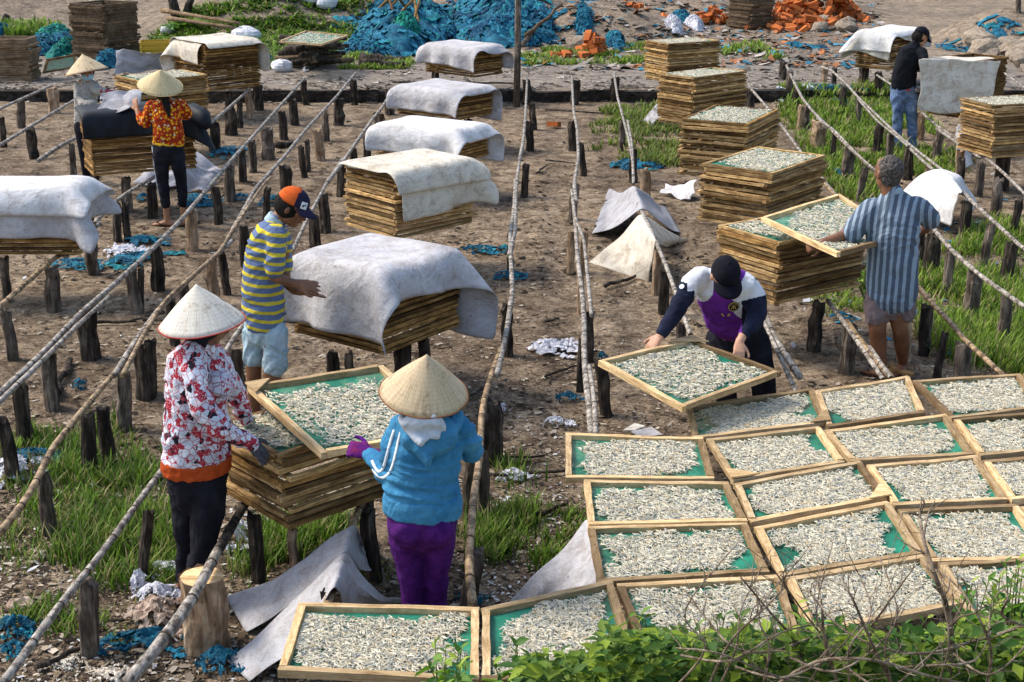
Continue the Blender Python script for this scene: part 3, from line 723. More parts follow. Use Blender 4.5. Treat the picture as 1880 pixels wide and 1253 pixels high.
# ------------------------------------------------------------------ draped felt sheets (small cloth solver)
def solve_pair(X, A, B_, rest, k, W):
    d = X[B_]-X[A]; L = np.sqrt((d**2).sum(-1))+1e-9
    wa, wb = W[A], W[B_]; ws = wa+wb+1e-9
    c = (k*(L-rest)/L/ws)[..., None]*d
    X[A] += c*wa[..., None]; X[B_] -= c*wb[..., None]
def drape(X, boxes=(), caps=(), pins=None, steps=90, iters=9, bend=.35, damp=.975, gz=.012, spheres=(), grav=9.8, floor=True):
    """X (nx, ny, 3) start positions at rest length; boxes = (centre, u, v, hu, hv, z0, z1); caps = (p, q, r)"""
    nx, ny = X.shape[:2]; idx = np.arange(nx*ny).reshape(nx, ny); X = X.reshape(-1, 3).astype(float).copy()
    rest0 = X.copy(); groups = []
    def add(a, b, k):
        a, b = a.ravel(), b.ravel(); groups.append((a, b, np.sqrt(((rest0[a]-rest0[b])**2).sum(-1)), k))
    for s in (0, 1):
        add(idx[s:nx-1:2, :], idx[s+1:nx:2, :][:len(idx[s:nx-1:2, :])], 1.); add(idx[:, s:ny-1:2], idx[:, s+1:ny:2][:, :idx[:, s:ny-1:2].shape[1]], 1.)
    for s in (0, 1):
        for t in (0, 1):
            if t == 0: add(idx[s:nx-1:2, :-1], idx[s+1:nx:2, 1:][:len(idx[s:nx-1:2, :-1])], .45)
            else: add(idx[s:nx-1:2, 1:], idx[s+1:nx:2, :-1][:len(idx[s:nx-1:2, 1:])], .45)
    for s in range(4):
        a = np.array([i for i in range(nx-2) if i % 4 == s]); b = np.array([i for i in range(ny-2) if i % 4 == s])
        if len(a): add(idx[a, :], idx[a+2, :], bend)
        if len(b): add(idx[:, b], idx[:, b+2], bend)
    for s in range(8):
        a = np.array([i for i in range(nx-4) if i % 8 == s]); b = np.array([i for i in range(ny-4) if i % 8 == s])
        if len(a): add(idx[a, :], idx[a+4, :], bend*.4)
        if len(b): add(idx[:, b], idx[:, b+4], bend*.4)
    W = np.ones(nx*ny); P = {}
    if pins:
        for (i, j), p in pins.items():
            W[idx[i, j]] = 0; P[idx[i, j]] = (X[idx[i, j]].copy(), np.array(p, float))
    Vv = np.zeros_like(X); dt = .022
    for st in range(steps):
        prev = X.copy(); Vv[:, 2] -= grav*dt*(W > 0); Vv *= damp; X = X+Vv*dt
        for k, (p0, p1) in P.items():
            t = min(1, (st+1)/(steps*.4)); X[k] = p0*(1-t)+p1*t
        for _ in range(iters):
            for a, b, r_, k in groups: solve_pair(X, a, b, r_, k, W)
            cont = np.zeros(len(X), bool)
            for (c, u, v, hu, hv, z0, z1) in boxes:
                d = X-c; lu = d @ u; lv = d @ v; z = X[:, 2]
                ins = (np.abs(lu) < hu) & (np.abs(lv) < hv) & (z < z1) & (z > z0-.03) & (W > 0)
                if not ins.any(): continue
                pz = z1-z; pu = hu-np.abs(lu); pv = hv-np.abs(lv)
                up = ins & (pz < np.minimum(pu, pv)+.03); X[up, 2] = z1
                su = ins & ~up & (pu <= pv); X[su] += ((np.sign(lu)*pu)[:, None]*u)[su]
                sv = ins & ~up & (pu > pv); X[sv] += ((np.sign(lv)*pv)[:, None]*v)[sv]
                cont |= up
            for (p, q, r_) in caps:
                e = q-p; t = np.clip(((X-p) @ e)/(e @ e), 0, 1); d = X-(p+t[:, None]*e); L = np.sqrt((d**2).sum(1))+1e-9
                h = (L < r_) & (W > 0); X[h] += (d/L[:, None]*(r_-L)[:, None])[h]; cont |= h
            if floor:
                h = (X[:, 2] < gz) & (W > 0); X[h, 2] = gz; cont |= h
        Vv = (X-prev)/dt; X[cont] = prev[cont]*.55+X[cont]*.45 if st > steps*.25 else X[cont]; Vv[cont] *= .35
    return X.reshape(nx, ny, 3)
def sheet_obj(X, label, mat, group='felt sheets drawn over the trays', cat='cloth', name='felt_sheet', thick=.003, parent=None):
    nx, ny = X.shape[:2]; c = X.reshape(-1, 3).mean(0)
    ii, jj = np.meshgrid(np.arange(nx-1), np.arange(ny-1), indexing='ij'); a = (ii*ny+jj).ravel()
    me = npmesh(name, X.reshape(-1, 3)-c, np.stack([a, a+ny, a+ny+1, a+1], 1), True)
    o = link(name, me, parent, mat); o.location = c
    m = o.modifiers.new('sub', 'SUBSURF'); m.levels = m.render_levels = 1
    m = o.modifiers.new('sol', 'SOLIDIFY'); m.thickness = thick; m.offset = 0
    if label: tag(o, label, cat, group)
    return o
def grid(c, u, v, u0, u1, v0, v1, z, n=28, rot=0, amp=.012, seed=0):
    c, u, v = (np.array(q, float) for q in (c, u, v))
    if rot: u, v = u*math.cos(rot)+v*math.sin(rot), v*math.cos(rot)-u*math.sin(rot)
    nx = max(8, int(n*(u1-u0)/1.3)); ny = max(8, int(n*(v1-v0)/1.3))
    a = np.linspace(u0, u1, nx)[:, None, None]; b = np.linspace(v0, v1, ny)[None, :, None]
    X = c+a*u+b*v; X[:, :, 2] = z
    for i in range(nx):
        for j in range(ny):
            X[i, j, 2] += amp*noise.noise((X[i, j, 0]*4+seed, X[i, j, 1]*4, seed))
    return X
def sbox(key, eps=.014):
    s = STACKS[key]
    return (np.array(s['c']), np.array(s['dl']), np.array(s['dr']), s['a']/2+eps, s['b']/2+eps, s['z0'], s['z1']+eps)
def cover(key, left, right, front, back, label, mat, rot=0, seed=0, bend=.35, eps=.036, steps=90, pins=None, n=28):
    """hang over: left face (-dr side), far right (+dr), right face (-dl side), far left (+dl)"""
    s = STACKS[key]
    X = grid(s['c'], s['dl'], s['dr'], -s['a']/2-front, s['a']/2+back, -s['b']/2-left, s['b']/2+right, s['z1']+.03, n, rot, seed=seed)
    X = drape(X, [sbox(key, eps)], bend=bend, steps=steps, pins=pins)
    return sheet_obj(X, label, mat)
cover('L', .46, .58, .22, .19, 'large pale sheet hanging low over the big stack, its right end arched open', M['felt_grey'], .05, 1, .5)
cover('K', .03, .16, .33, .04, 'lower layer of the cream sheet, hanging ragged below its fold', M['felt_cream'], -.08, 2, .4, .022)
cover('K', .05, .12, .19, .06, 'cream sheet over the stack with a bare left side, upper layer', M['felt_cream'], .0, 3, .45, .036)
cover('J', .32, .40, .15, .12, 'smooth pale sheet ending in a pointed right corner, middle covered stack', M['felt_white'], .06, 4, .5)
cover('I', .33, .40, .13, .12, 'blotched grey sheet with a rumpled corner fold, second covered stack from the road', M['felt_grey'], -.07, 5, .4)
cover('H', .32, .38, .14, .12, 'grey sheet on the farthest covered stack by the upright pole', M['felt_grey'], .05, 6, .5)
cover('F', .10, .38, .18, .30, 'pale stained sheet rolled back on the tall stack beyond the black tarp', M['felt_cream'], .0, 7, .5)
cover('F', .24, .10, .02, .30, 'lower pinkish layer poking out left under the rolled pale sheet', M['felt_stained'], .1, 17, .5, .022)
cover('T', .30, .32, .14, .22, 'white sheet over the far right covered stack', M['felt_white'], .05, 8, .5, .036)
cover('T', .30, .1, .18, .2, 'torn lower layer under the white sheet behind the man in jeans', M['felt_cream'], .15, 18, .3, .022)
cover('C', .30, .2, .30, .4, 'lower grey layer with a torn hole at the left edge stack', M['felt_grey'], .06, 9, .5, .012) if False else None
s = STACKS['C']
X = grid(s['c'], s['dl'], s['dr'], -s['a']/2-.30, s['a']/2+.2, -s['b']/2-.36, s['b']/2+.22, s['z1']+.03, 26, .03, seed=9)
sheet_obj(drape(X, [sbox('C', .024)], bend=.5), 'lower grey layer of the left edge sheet, with a burnt hole', M['felt_grey'])
X = grid(s['c'], s['dl'], s['dr'], -s['a']/2-.18, s['a']/2+.1, -s['b']/2-.22, s['b']/2+.23, s['z1']+.05, 26, 0, seed=19)
sheet_obj(drape(X, [sbox('C', .038)], bend=.5), 'upper white sheet drawn over the stack at the left edge', M['felt_white'])
# black tarp with a grey underside
n = N('tarp_two_sided', .5, .4); g = n.noise(n.co('Object'), 7, 5, .7); gm = n.n('ShaderNodeNewGeometry')
blk = n.ramp(g, [(.3, (.010,.013,.018)), (.6, (.03,.042,.058)), (.75, (.07,.09,.11))]); gry = n.ramp(g, [(.3, (.20,.20,.22)), (.7, (.46,.46,.48))])
n.col(n.mix(gm.outputs['Backfacing'], blk, gry)); n.bump(g, .5, .015); M['tarp'] = n.m
cover('D', .12, .30, .24, .10, 'shiny black tarp drawn over the stack beside the orange blouse', M['black_tarp'], .03, 10, .35)
s = STACKS['D']; P = [dp(184,168,s['c'].y-.1), dp(268,166,s['c'].y+.2), dp(243,203,s['c'].y-.42), dp(182,200,s['c'].y-.3)]
def patch(P, nx=14, ny=14, wob=.03, seed=0, sag=0, fr=3.0):
    X = np.zeros((nx, ny, 3))
    for i in range(nx):
        for j in range(ny):
            a, b = i/(nx-1), j/(ny-1)
            p = P[0]*(1-a)*(1-b)+P[1]*a*(1-b)+P[2]*a*b+P[3]*(1-a)*b
            q = noise.noise_vector((a*fr+seed, b*fr, seed*1.7))*wob
            X[i, j] = (p.x+q.x, p.y+q.y, p.z+q.z-sag*4*a*(1-a))
    return X
sheet_obj(patch(P, wob=.06, seed=3), 'grey flap of the tarp folded back towards the masked woman', M['felt_dark_grey'])
# roll of tarp at the right end
B = MB(); pts = [dp(335,206,s['c'].y+.1), dp(352,207,s['c'].y), dp(372,216,s['c'].y-.15), dp(380,232,s['c'].y-.25)]
B.tube(pts, [.06,.10,.09,.05], 14, jag=.05); tag(B.build('tarp_roll', M['black_tarp'], None, True), 'bunched black tarp end to the right of the orange blouse', 'tarp')
# sheets over bare poles, as low tents
def tent(p, q, across, along, label, mat, off=0, rot=0, seed=0, bend=.5, z=.44, extra=(), steps=110, n=28, r=.035):
    """p, q pixels on the pole"""
    a, b = gp(*p, RAIL_Z-.02), gp(*q, RAIL_Z-.02); e = (b-a).normalized(); c = (a+b)/2; side = Vector((e.y, -e.x, 0))
    X = grid(c, e, side, -along/2, along/2, -across/2+off, across/2+off, z+.02, n, rot, seed=seed)
    m = (a+b)/2; hl = (b-a).length/2+.35
    wall = (np.array(m+e*.18), np.array(e), np.array(side), hl, .045, -2, z)
    return sheet_obj(drape(X, boxes=[wall]+list(extra), bend=bend, steps=steps, grav=5, damp=.93), label, mat)
RAIL_X = rail([(592,1140),(612,1072),(632,1010),(650,958),(690,860),(705,820)], .026, 't', 'tan pole sticking out of the front cloth tent', -.045)
for q_, l_ in (((600,1082,10,'d'), 'dark post inside the mouth of the front cloth tent'), ((676,905,12,'d'), 'dark post under the right side of the front stack')):
    o, _ = post(*q_); tag(o, l_, 'post', 'posts carrying the poles')
def apex_tent(left, ridge, right, label, mat, seed, zr=.478, n=22, m=30, wob=.02, sagl=.05, sagr=.05, zl=(.012,.012), zrr=(.012,.012)):
    """a felt sheet over a pole: (near, far) pixels of the left foot, ridge and right foot"""
    Ln, Lf = gp(*left[0], zl[0]), gp(*left[1], zl[1]); Pn, Pf = gp(*ridge[0], zr), gp(*ridge[1], zr); Rn, Rf = gp(*right[0], zrr[0]), gp(*right[1], zrr[1]); X = np.zeros((n, m, 3))
    for i in range(n):
        a = i/(n-1); L, P, Q = Ln.lerp(Lf, a), Pn.lerp(Pf, a), Rn.lerp(Rf, a); P = P+Vector((0,0,.03*math.sin(a*3+seed)*0))
        for j in range(m):
            t = j/(m-1)*2-1; s_ = abs(t); E = L if t < 0 else Q; p = P.lerp(E, s_); sg = sagl if t < 0 else sagr
            p.z -= sg*math.sin(math.pi*s_); p.z += -.016*math.exp(-(s_/.10)**2)
            f = math.sin(math.pi*min(1, s_*1.15)); q = noise.noise_vector((a*1.6+seed, t*1.4, seed*1.3)); q2 = noise.noise_vector((a*4+seed, t*2.2, seed*2.3))
            p += q*wob*2.2*f+q2*wob*.8*f; p.z += .03*s_*math.cos(a*math.pi*2.3+seed)*f; X[i, j] = (p.x, p.y, max(.008, p.z))
    return sheet_obj(X, label, mat)
apex_tent(((452,1162),(414,1096)), ((633,1003),(650,957)), ((688,1046),(672,1002)), 'rear grey sheet thrown over the pole below the front stack', M['felt_dark_grey'], 21)
apex_tent(((458,1252),(416,1212)), ((612,1066),(634,1000)), ((676,1120),(748,1104)), 'front blue-grey sheet over the pole, nearest cloth tent', M['felt_grey'], 22, wob=.025)
apex_tent(((1084,430),(1118,346)), ((1180,378),(1165,338)), ((1250,428),(1222,380)), 'grey sheet over the pole, farther of the two tents by the sandy lane', M['felt_dark_grey'], 23)
apex_tent(((1190,520),(1080,482)), ((1204,436),(1176,388)), ((1228,452),(1262,440)), 'pale dirty sheet over the pole, nearer of the two tents by the sandy lane', M['felt_cream'], 24)
apex_tent(((1746,416),(1640,372)), ((1766,352),(1724,307)), ((1778,402),(1795,372)), 'smooth white sheet over the pole beyond the grey-haired man\'s shoulder', M['felt_white'], 25, sagl=-.06, sagr=-.08, zl=(.10,.08), zrr=(.08,.1))
rail([(1660,262),(1690,292),(1724,322),(1775,362)], .022, 'g', 'pole hidden inside the smooth white sheet')
# sheet held up beside the tray grid
zt = RAIL_Z+.02
P = [gp(1086,962,zt), gp(1102,1072,zt), gp(985,1105,.01), gp(925,1112,.01)]
sheet_obj(patch([gp(1083,960,zt), gp(1110,1080,zt), gp(1000,1120,.015), gp(915,1128,.015)], 18, 18, .03, 6), 'grey triangular sheet hanging from the tray corner to the ground', M['felt_grey'])
# sheets lying slumped on the ground
def slump(pix, label, mat, seed, bump=.12, n=20, zb=.02):
    P = [gp(x, y, z) for x, y, z in pix]
    X = patch(P, n, n, .05, seed)
    for i in range(n):
        for j in range(n):
            x, y, z = X[i, j]; X[i, j, 2] = max(zb*.5, z+bump*(abs(noise.noise((x*3.2, y*3.2, seed)))+.4*noise.noise((x*8, y*8, seed)))*min(1, 6*min(i, j, n-1-i, n-1-j)/n+.2))
    return sheet_obj(X, label, mat)
slump([(243,338,.02),(310,345,.04),(412,322,.02),(340,262,.40)], 'grey sheet slumped behind the legs of the orange blouse woman', M['felt_grey'], 31, .16)
slump([(335,300,.30),(412,322,.02),(380,350,.02),(330,352,.02)], 'fold of grey sheet on the sand right of the black leggings', M['felt_dark_grey'], 32, .1)
slump([(1212,356,.02),(1222,342,.06),(1282,334,.16),(1268,368,.02)], 'rolled white sheet end beneath the third open stack', M['felt_white'], 33, .05, 16)
slump([(1178,222,.02),(1205,190,.35),(1212,215,.2),(1195,232,.02)], 'grey sheet tip hanging under the second farthest open stack', M['felt_dark_grey'], 34, .05, 12)
slump([(213,138,.18),(215,95,.55),(297,98,.5),(312,128,.18)], 'grey sheet heaped beyond the tarp, left of the rolled pale cloth', M['felt_dark_grey'], 35, .2, 20)
slump([(1752,250,.30),(1762,225,.5),(1790,300,.02),(1755,312,.02)], 'pale sheet hanging behind the right edge open stack', M['felt_grey'], 36, .06, 14)
# stack and stained sheet in front of the man in jeans
B = stack('V', (1765,218), (1700,208), (1838,200), 115, 'x', stuff=True)
tag(B.build('tray_stack', M['slat_wood_brown']), 'trays wholly wrapped by the stained hanging sheet', 'tray stack', None, 'stuff')
s = STACKS['V']; yb = s['f'].y-.12
P = [dp(1686,108,yb-.1), dp(1835,116,yb+.15), dp(1818,212,yb+.05), dp(1688,206,yb-.12)]
X = patch(P, 26, 20, .035, 41, 0, 3.5); sheet_obj(X, 'stained cream sheet hanging upright in front of the man in jeans', M['felt_stained'])
P = [dp(1690,109,yb-.05), dp(1835,117,yb+.15), dp(1838,108,yb+.8), dp(1740,104,yb+.7)]
sheet_obj(patch(P, 16, 12, .02, 42), 'top of the stained cream sheet lying over the wrapped trays', M['felt_stained'])
# bits of card and the torn corner board on the sand
# ------------------------------------------------------------------ people
def stuff_mat(name, f, rough=.9, spec=.12, wr=11, bs=.5, bd=.01):
    n = N(name, rough, spec); v = n.co('Object'); c = f(n, v); g = n.noise(v, wr, 4, .65, 1.0)
    c = n.mix(.5, c, n.ramp(n.noise(v, 45, 4, .7), [(.3, .7), (.7, 1.2)]), 'MULTIPLY')
    n.col(c); n.bump(g, bs, bd); n.bump(n.noise(v, 350, 2), .25, .001); M[name] = n.m
def skin(name, a, b):
    n = N(name, .5, .4); v = n.co('Object'); g = n.noise(v, 14, 5, .65); n.col(n.mix(n.ramp(g, [(.3, 0.), (.7, 1.)]), a, b)); n.b.inputs['Subsurface Weight'].default_value = .05
    n.b.inputs['Subsurface Radius'].default_value = (.02,.008,.004); n.bump(n.noise(v, 90, 3), .25, .002); M[name] = n.m
skin('skin_tan', (.30,.135,.065), (.42,.21,.115)); skin('skin_dark', (.13,.055,.028), (.25,.11,.055)); skin('skin_fair', (.40,.20,.12), (.56,.32,.21))
def f_stripes(n, v):
    sx = n.n('ShaderNodeSeparateXYZ'); n.l(v, sx.inputs[0])
    z = n.math('ADD', sx.outputs[2], n.math('MULTIPLY', sx.outputs[0], .12)); z = n.math('ADD', z, n.math('MULTIPLY', n.noise(v, 5, 2), .02))
    q = n.math('FRACT', n.math('DIVIDE', z, .0575))
    return n.ramp(q, [(0, (.12,.17,.30)), (.60, (.12,.17,.30)), (.62, (.62,.50,.05)), (.97, (.62,.50,.05)), (1, (.12,.17,.30))], 'CONSTANT')
stuff_mat('striped_knit', f_stripes)
def f_vert(n, v):
    sx = n.n('ShaderNodeSeparateXYZ'); n.l(v, sx.inputs[0])
    x = n.math('ADD', sx.outputs[0], n.math('MULTIPLY', sx.outputs[1], -.55)); x = n.math('ADD', x, n.math('MULTIPLY', n.noise(v, 4, 2), .012))
    q = n.math('FRACT', n.math('DIVIDE', x, .05))
    return n.ramp(q, [(0, (.085,.115,.16)), (.52, (.27,.34,.42)), (.98, (.085,.115,.16))], 'CONSTANT')
stuff_mat('vertical_stripes', f_vert)
def f_print(n, v):
    w = n.n('ShaderNodeTexVoronoi', feature='F1', distance='MANHATTAN'); w.inputs['Scale'].default_value = 34; n.l(v, w.inputs[0])
    sp = n.n('ShaderNodeSeparateColor'); n.l(w.outputs['Color'], sp.inputs[0])
    c = n.ramp(sp.outputs[0], [(0, (.55,.60,.70)), (.44, (.38,.03,.05)), (.68, (.72,.76,.84)), (.84, (.02,.02,.03)), (.95, (.6,.55,.6))], 'CONSTANT')
    e = n.vor(v, 27, 'DISTANCE_TO_EDGE'); c = n.mix(n.ramp(e, [(.02, 1.), (.05, 0.)]), c, (.40,.06,.10,1))
    d = n.vor(v, 110); isred = n.ramp(sp.outputs[0], [(0, 0.), (.44, 1.), (.68, 0.)], 'CONSTANT')
    return n.mix(n.math('MULTIPLY', isred, n.ramp(d, [(.22, 1.), (.28, 0.)])), c, (.7,.6,.6,1))
stuff_mat('geometric_print', f_print)
def f_floral(n, v):
    w = n.n('ShaderNodeTexVoronoi', feature='F1'); w.inputs['Scale'].default_value = 34; n.l(v, w.inputs[0])
    sp = n.n('ShaderNodeSeparateColor'); n.l(w.outputs['Color'], sp.inputs[0])
    c = n.ramp(sp.outputs[0], [(0, (.75,.38,.02)), (.4, (.72,.12,.01)), (.6, (.7,.55,.35)), (.75, (.12,.01,.01)), (.88, (.8,.45,.03))], 'CONSTANT')
    return n.mix(n.ramp(w.outputs['Distance'], [(.40, 0.), (.48, 1.)]), c, (.33,.035,.01,1))
stuff_mat('floral_blouse', f_floral)
stuff_mat('grey_print_shirt', lambda n, v: n.ramp(n.vor(v, 30), [(.15, (.10,.10,.10)), (.3, (.38,.36,.33))]))
def plain(name, a, b, sc=8, **k): stuff_mat(name, lambda n, v: n.mix(n.ramp(n.noise(v, sc, 4), [(.3, 0.), (.7, 1.)]), a, b), **k)
plain('blue_fleece', (.03,.16,.32,1), (.07,.27,.46,1), wr=16, bs=.8, bd=.015); plain('hood_lining', (.42,.47,.53,1), (.60,.64,.70,1)); plain('purple_fleece', (.035,.005,.075,1), (.085,.014,.15,1), 20, bs=.9, wr=14)
plain('black_knit', (.006,.006,.010,1), (.020,.020,.028,1)); plain('black_tee', (.006,.007,.010,1), (.016,.018,.024,1)); plain('navy_sleeve', (.006,.008,.02,1), (.02,.024,.05,1))
plain('pale_denim', (.26,.38,.45,1), (.46,.58,.65,1), 14); plain('jeans_blue', (.03,.06,.16,1), (.22,.31,.48,1), 9); plain('taupe_cotton', (.16,.12,.12,1), (.26,.20,.20,1))
plain('jersey_purple', (.09,.015,.20,1), (.16,.03,.32,1)); plain('jersey_white', (.55,.57,.62,1), (.70,.72,.76,1)); plain('orange_hem', (.36,.05,.01,1), (.50,.09,.02,1)); plain('yellow_hem', (.65,.36,.02,1), (.75,.45,.03,1))
plain('white_trim', (.62,.68,.74,1), (.78,.82,.86,1)); plain('cap_orange', (.55,.09,.015,1), (.66,.14,.03,1)); plain('cap_navy', (.015,.014,.035,1), (.035,.03,.07,1)); plain('cap_black', (.004,.004,.008,1), (.012,.012,.02,1))
plain('glove_dark', (.03,.03,.035,1), (.12,.12,.14,1), 60, wr=60); plain('glove_purple', (.06,.01,.20,1), (.20,.02,.10,1), 25, wr=50); plain('glove_red', (.22,.03,.06,1), (.4,.1,.14,1), 50, wr=50)
plain('mask_blue', (.30,.52,.68,1), (.42,.62,.76,1)); plain('hair_black', (.006,.005,.005,1), (.03,.025,.022,1), 60, wr=90, bs=1); plain('hair_grey', (.015,.013,.013,1), (.20,.18,.17,1), 70, wr=110, bs=1)
plain('sandal_dark', (.02,.012,.01,1), (.05,.03,.02,1)); plain('sandal_tan', (.25,.13,.05,1), (.4,.24,.1,1)); plain('gold_print', (.45,.33,.10,1), (.6,.45,.18,1))
def hat_mat(name, a, b, c_):
    n = N(name, .75, .25); v = n.co('Object'); sx = n.n('ShaderNodeSeparateXYZ'); n.l(v, sx.inputs[0])
    at = n.math('ARCTAN2', sx.outputs[1], sx.outputs[0]); cb = n.n('ShaderNodeCombineXYZ'); n.l(n.math('MULTIPLY', at, 14.), cb.inputs[0]); n.l(n.math('MULTIPLY', sx.outputs[2], 6.), cb.inputs[1])
    g = n.noise(cb.outputs[0], 1.6, 5, .75); rg = n.math('FRACT', n.math('MULTIPLY', sx.outputs[2], 75.))
    c = n.ramp(g, [(.3, a), (.52, b), (.72, c_)]); c = n.mix(.35, c, n.ramp(rg, [(0, .6), (.2, 1.), (.9, 1.), (1, .6)]), 'MULTIPLY')
    st = n.ramp(n.noise(v, 16, 5, .75), [(.36, (.45,.36,.26)), (.47, (1,1,1))]); c = n.mix(.7, c, st, 'MULTIPLY')
    n.col(c); n.bump(g, .5, .003); n.bump(rg, .25, .002); M[name] = n.m
hat_mat('hat_straw', (.36,.26,.15), (.56,.44,.28), (.70,.58,.40)); hat_mat('hat_pale', (.42,.38,.32), (.66,.62,.54), (.80,.76,.68)); hat_mat('hat_golden', (.42,.31,.15), (.62,.50,.28), (.76,.64,.40))
plain('hat_rim_red', (.35,.03,.02,1), (.45,.06,.04,1)); plain('hat_rim_brown', (.20,.08,.03,1), (.30,.13,.05,1))

class Fig:
    def __init__(s, label, foot_px, ground=0.0, vox=.009, gf=.94):
        s.gf = gf
        s.base = gp(foot_px[0], foot_px[1], ground); s.root = empty('person', s.base); tag(s.root, label, 'person'); s.vox = vox
        s.px = (pj(s.base+Vector((0,0,1)))[1]-foot_px[1])*-1     # pixels per metre
    def J(s, px, py, dy=0.0): return dp(px, py, s.base.y+dy)-s.base
    def loft(s, B, pts, rad, side=(1,0,0), n=14, round_=True):
        """closed tube with elliptical sections; rad = list of r or (a, b); a runs along `side`"""
        pts = [Vector(p) for p in pts]; rad = [(r[0]*s.gf, r[1]*s.gf) if isinstance(r, tuple) else (r*s.gf, r*s.gf) for r in rad]; side = Vector(side).normalized()
        if round_:
            for e, o in ((0, 1), (-1, -2)):
                d = (pts[e]-pts[o]).normalized(); p = pts[e]; r = rad[e]; k = min(r)
                ex = [(p+d*k*.55, (r[0]*.82, r[1]*.82)), (p+d*k*.92, (r[0]*.42, r[1]*.42))]
                if e == 0: pts = [q[0] for q in reversed(ex)]+pts; rad = [q[1] for q in reversed(ex)]+rad
                else: pts = pts+[q[0] for q in ex]; rad = rad+[q[1] for q in ex]
        m = len(pts); v = []
        for i, p in enumerate(pts):
            t = (pts[min(i+1, m-1)]-pts[max(i-1, 0)]).normalized(); a = side-t*side.dot(t)
            if a.length < .1: a = t.orthogonal()
            a.normalize(); b = t.cross(a)
            v += [p+a*math.cos(2*math.pi*k/n)*rad[i][0]+b*math.sin(2*math.pi*k/n)*rad[i][1] for k in range(n)]
        f = [(i*n+k, i*n+(k+1) % n, (i+1)*n+(k+1) % n, (i+1)*n+k) for i in range(m-1) for k in range(n)]
        f += [tuple(range(n-1, -1, -1)), tuple((m-1)*n+k for k in range(n))]
        B.add(v, f)
    def ball(s, B, c, r, fwd=(0,1,0), up=(0,0,1)):
        """r = (side, forward, up)"""
        f = Vector(fwd).normalized(); u = Vector(up); u = (u-f*u.dot(f)).normalized(); x = f.cross(u); v = []; n, m = 16, 10
        for i in range(1, m):
            a = math.pi*i/m
            for k in range(n):
                b = 2*math.pi*k/n; v.append(c+x*math.sin(a)*math.cos(b)*r[0]+f*math.sin(a)*math.sin(b)*r[1]+u*math.cos(a)*r[2])
        v += [c+u*r[2], c-u*r[2]]
        fc = [(i*n+k, (i+1)*n+k, (i+1)*n+(k+1) % n, i*n+(k+1) % n) for i in range(m-2) for k in range(n)]
        fc += [(len(v)-2, k, (k+1) % n) for k in range(n)]+[(len(v)-1, (m-2)*n+(k+1) % n, (m-2)*n+k) for k in range(n)]
        B.add(v, fc)
    def skinmesh(s, B, vox=None, smooth=4, amp=0.0, freq=9, st=(1,1,1), seed=0):
        me = B.mesh('tmp'); o = bpy.data.objects.new('tmp', me); COL.objects.link(o)
        m = o.modifiers.new('r', 'REMESH'); m.mode = 'VOXEL'; m.voxel_size = vox or s.vox
        m = o.modifiers.new('s', 'SMOOTH'); m.factor = .5; m.iterations = smooth
        bpy.context.view_layer.update(); dg = bpy.context.evaluated_depsgraph_get()
        r = bpy.data.meshes.new_from_object(o.evaluated_get(dg)); bpy.data.objects.remove(o); bpy.data.meshes.remove(me)
        if amp:
            nv = len(r.vertices); co = np.zeros(nv*3, np.float32); no = np.zeros(nv*3, np.float32)
            r.vertices.foreach_get('co', co); r.vertex_normals.foreach_get('vector', no); co = co.reshape(-1, 3); no = no.reshape(-1, 3)
            d = np.zeros(nv, np.float32)
            for i in range(nv):
                p = (co[i][0]*freq*st[0]+seed, co[i][1]*freq*st[1], co[i][2]*freq*st[2])
                w_ = noise.noise((p[0]*.45, p[1]*.45, p[2]*.45+3)); p = (p[0]+w_*1.6, p[1], p[2]+w_*2.2)
                d[i] = (.5-2.2*abs(noise.noise(p)))*.75+.35*noise.noise((p[0]*.8, p[1]*.8, p[2]*.6+7))+.30*(.5-2.0*abs(noise.noise((p[0]*2.4+5, p[1]*2.4, p[2]*3.0))))
            co += no*(d*amp*1.9)[:, None]; r.vertices.foreach_set('co', co.ravel())
        r.shade_smooth(); r.update(); return r
    def piece(s, name, B, mat, parent=None, label=None, **k):
        r = s.skinmesh(B, **k); r.name = name; o = link(name, r, parent or s.root, mat)
        if label: o['label'] = label
        return o
    def head(s, B, c, fwd, up, k=1.0):
        f = Vector(fwd).normalized(); u = Vector(up); u = (u-f*u.dot(f)).normalized(); x = f.cross(u)
        s.ball(B, c+u*.02*k, (.076*k, .094*k, .090*k), f, u); s.ball(B, c+f*.024*k-u*.050*k, (.056*k, .062*k, .068*k), f, u)
        s.ball(B, c+f*.055*k-u*.090*k, (.032*k, .030*k, .026*k), f, u)                       # chin
        s.ball(B, c+f*.093*k-u*.022*k, (.015*k, .018*k, .026*k), f, u); s.ball(B, c+f*.104*k-u*.036*k, (.018*k, .013*k, .012*k), f, u)   # nose
        for q in (-1, 1):
            s.ball(B, c+x*q*.078*k-f*.006*k-u*.012*k, (.010*k, .018*k, .030*k), f, u); s.ball(B, c+x*q*.040*k+f*.060*k-u*.018*k, (.024*k, .022*k, .020*k), f, u)
            s.ball(B, c+x*q*.030*k+f*.082*k+u*.010*k, (.024*k, .010*k, .008*k), f, u)
        s.ball(B, c+f*.086*k-u*.064*k, (.024*k, .012*k, .009*k), f, u)
        s.hd = (c, f, u, x, k)
    def face(s):
        c, f, u, x, k = s.hd
        E = MB()
        for q in (-1, 1): s.ball(E, c+x*q*.031*k+f*.080*k-u*.004*k, (.013*k, .009*k, .006*k), f, u)
        E.build('eyes', M['hair_black'], s.root, True)
        E = MB()
        for q in (-1, 1): s.ball(E, c+x*q*.032*k+f*.091*k+u*.014*k, (.019*k, .004*k, .004*k), f, u)
        E.build('eyebrows', M['hair_black'], s.root, True)
        E = MB(); s.ball(E, c+f*.097*k-u*.064*k, (.022*k, .004*k, .004*k), f, u); E.build('lips', M['lips'], s.root, True)
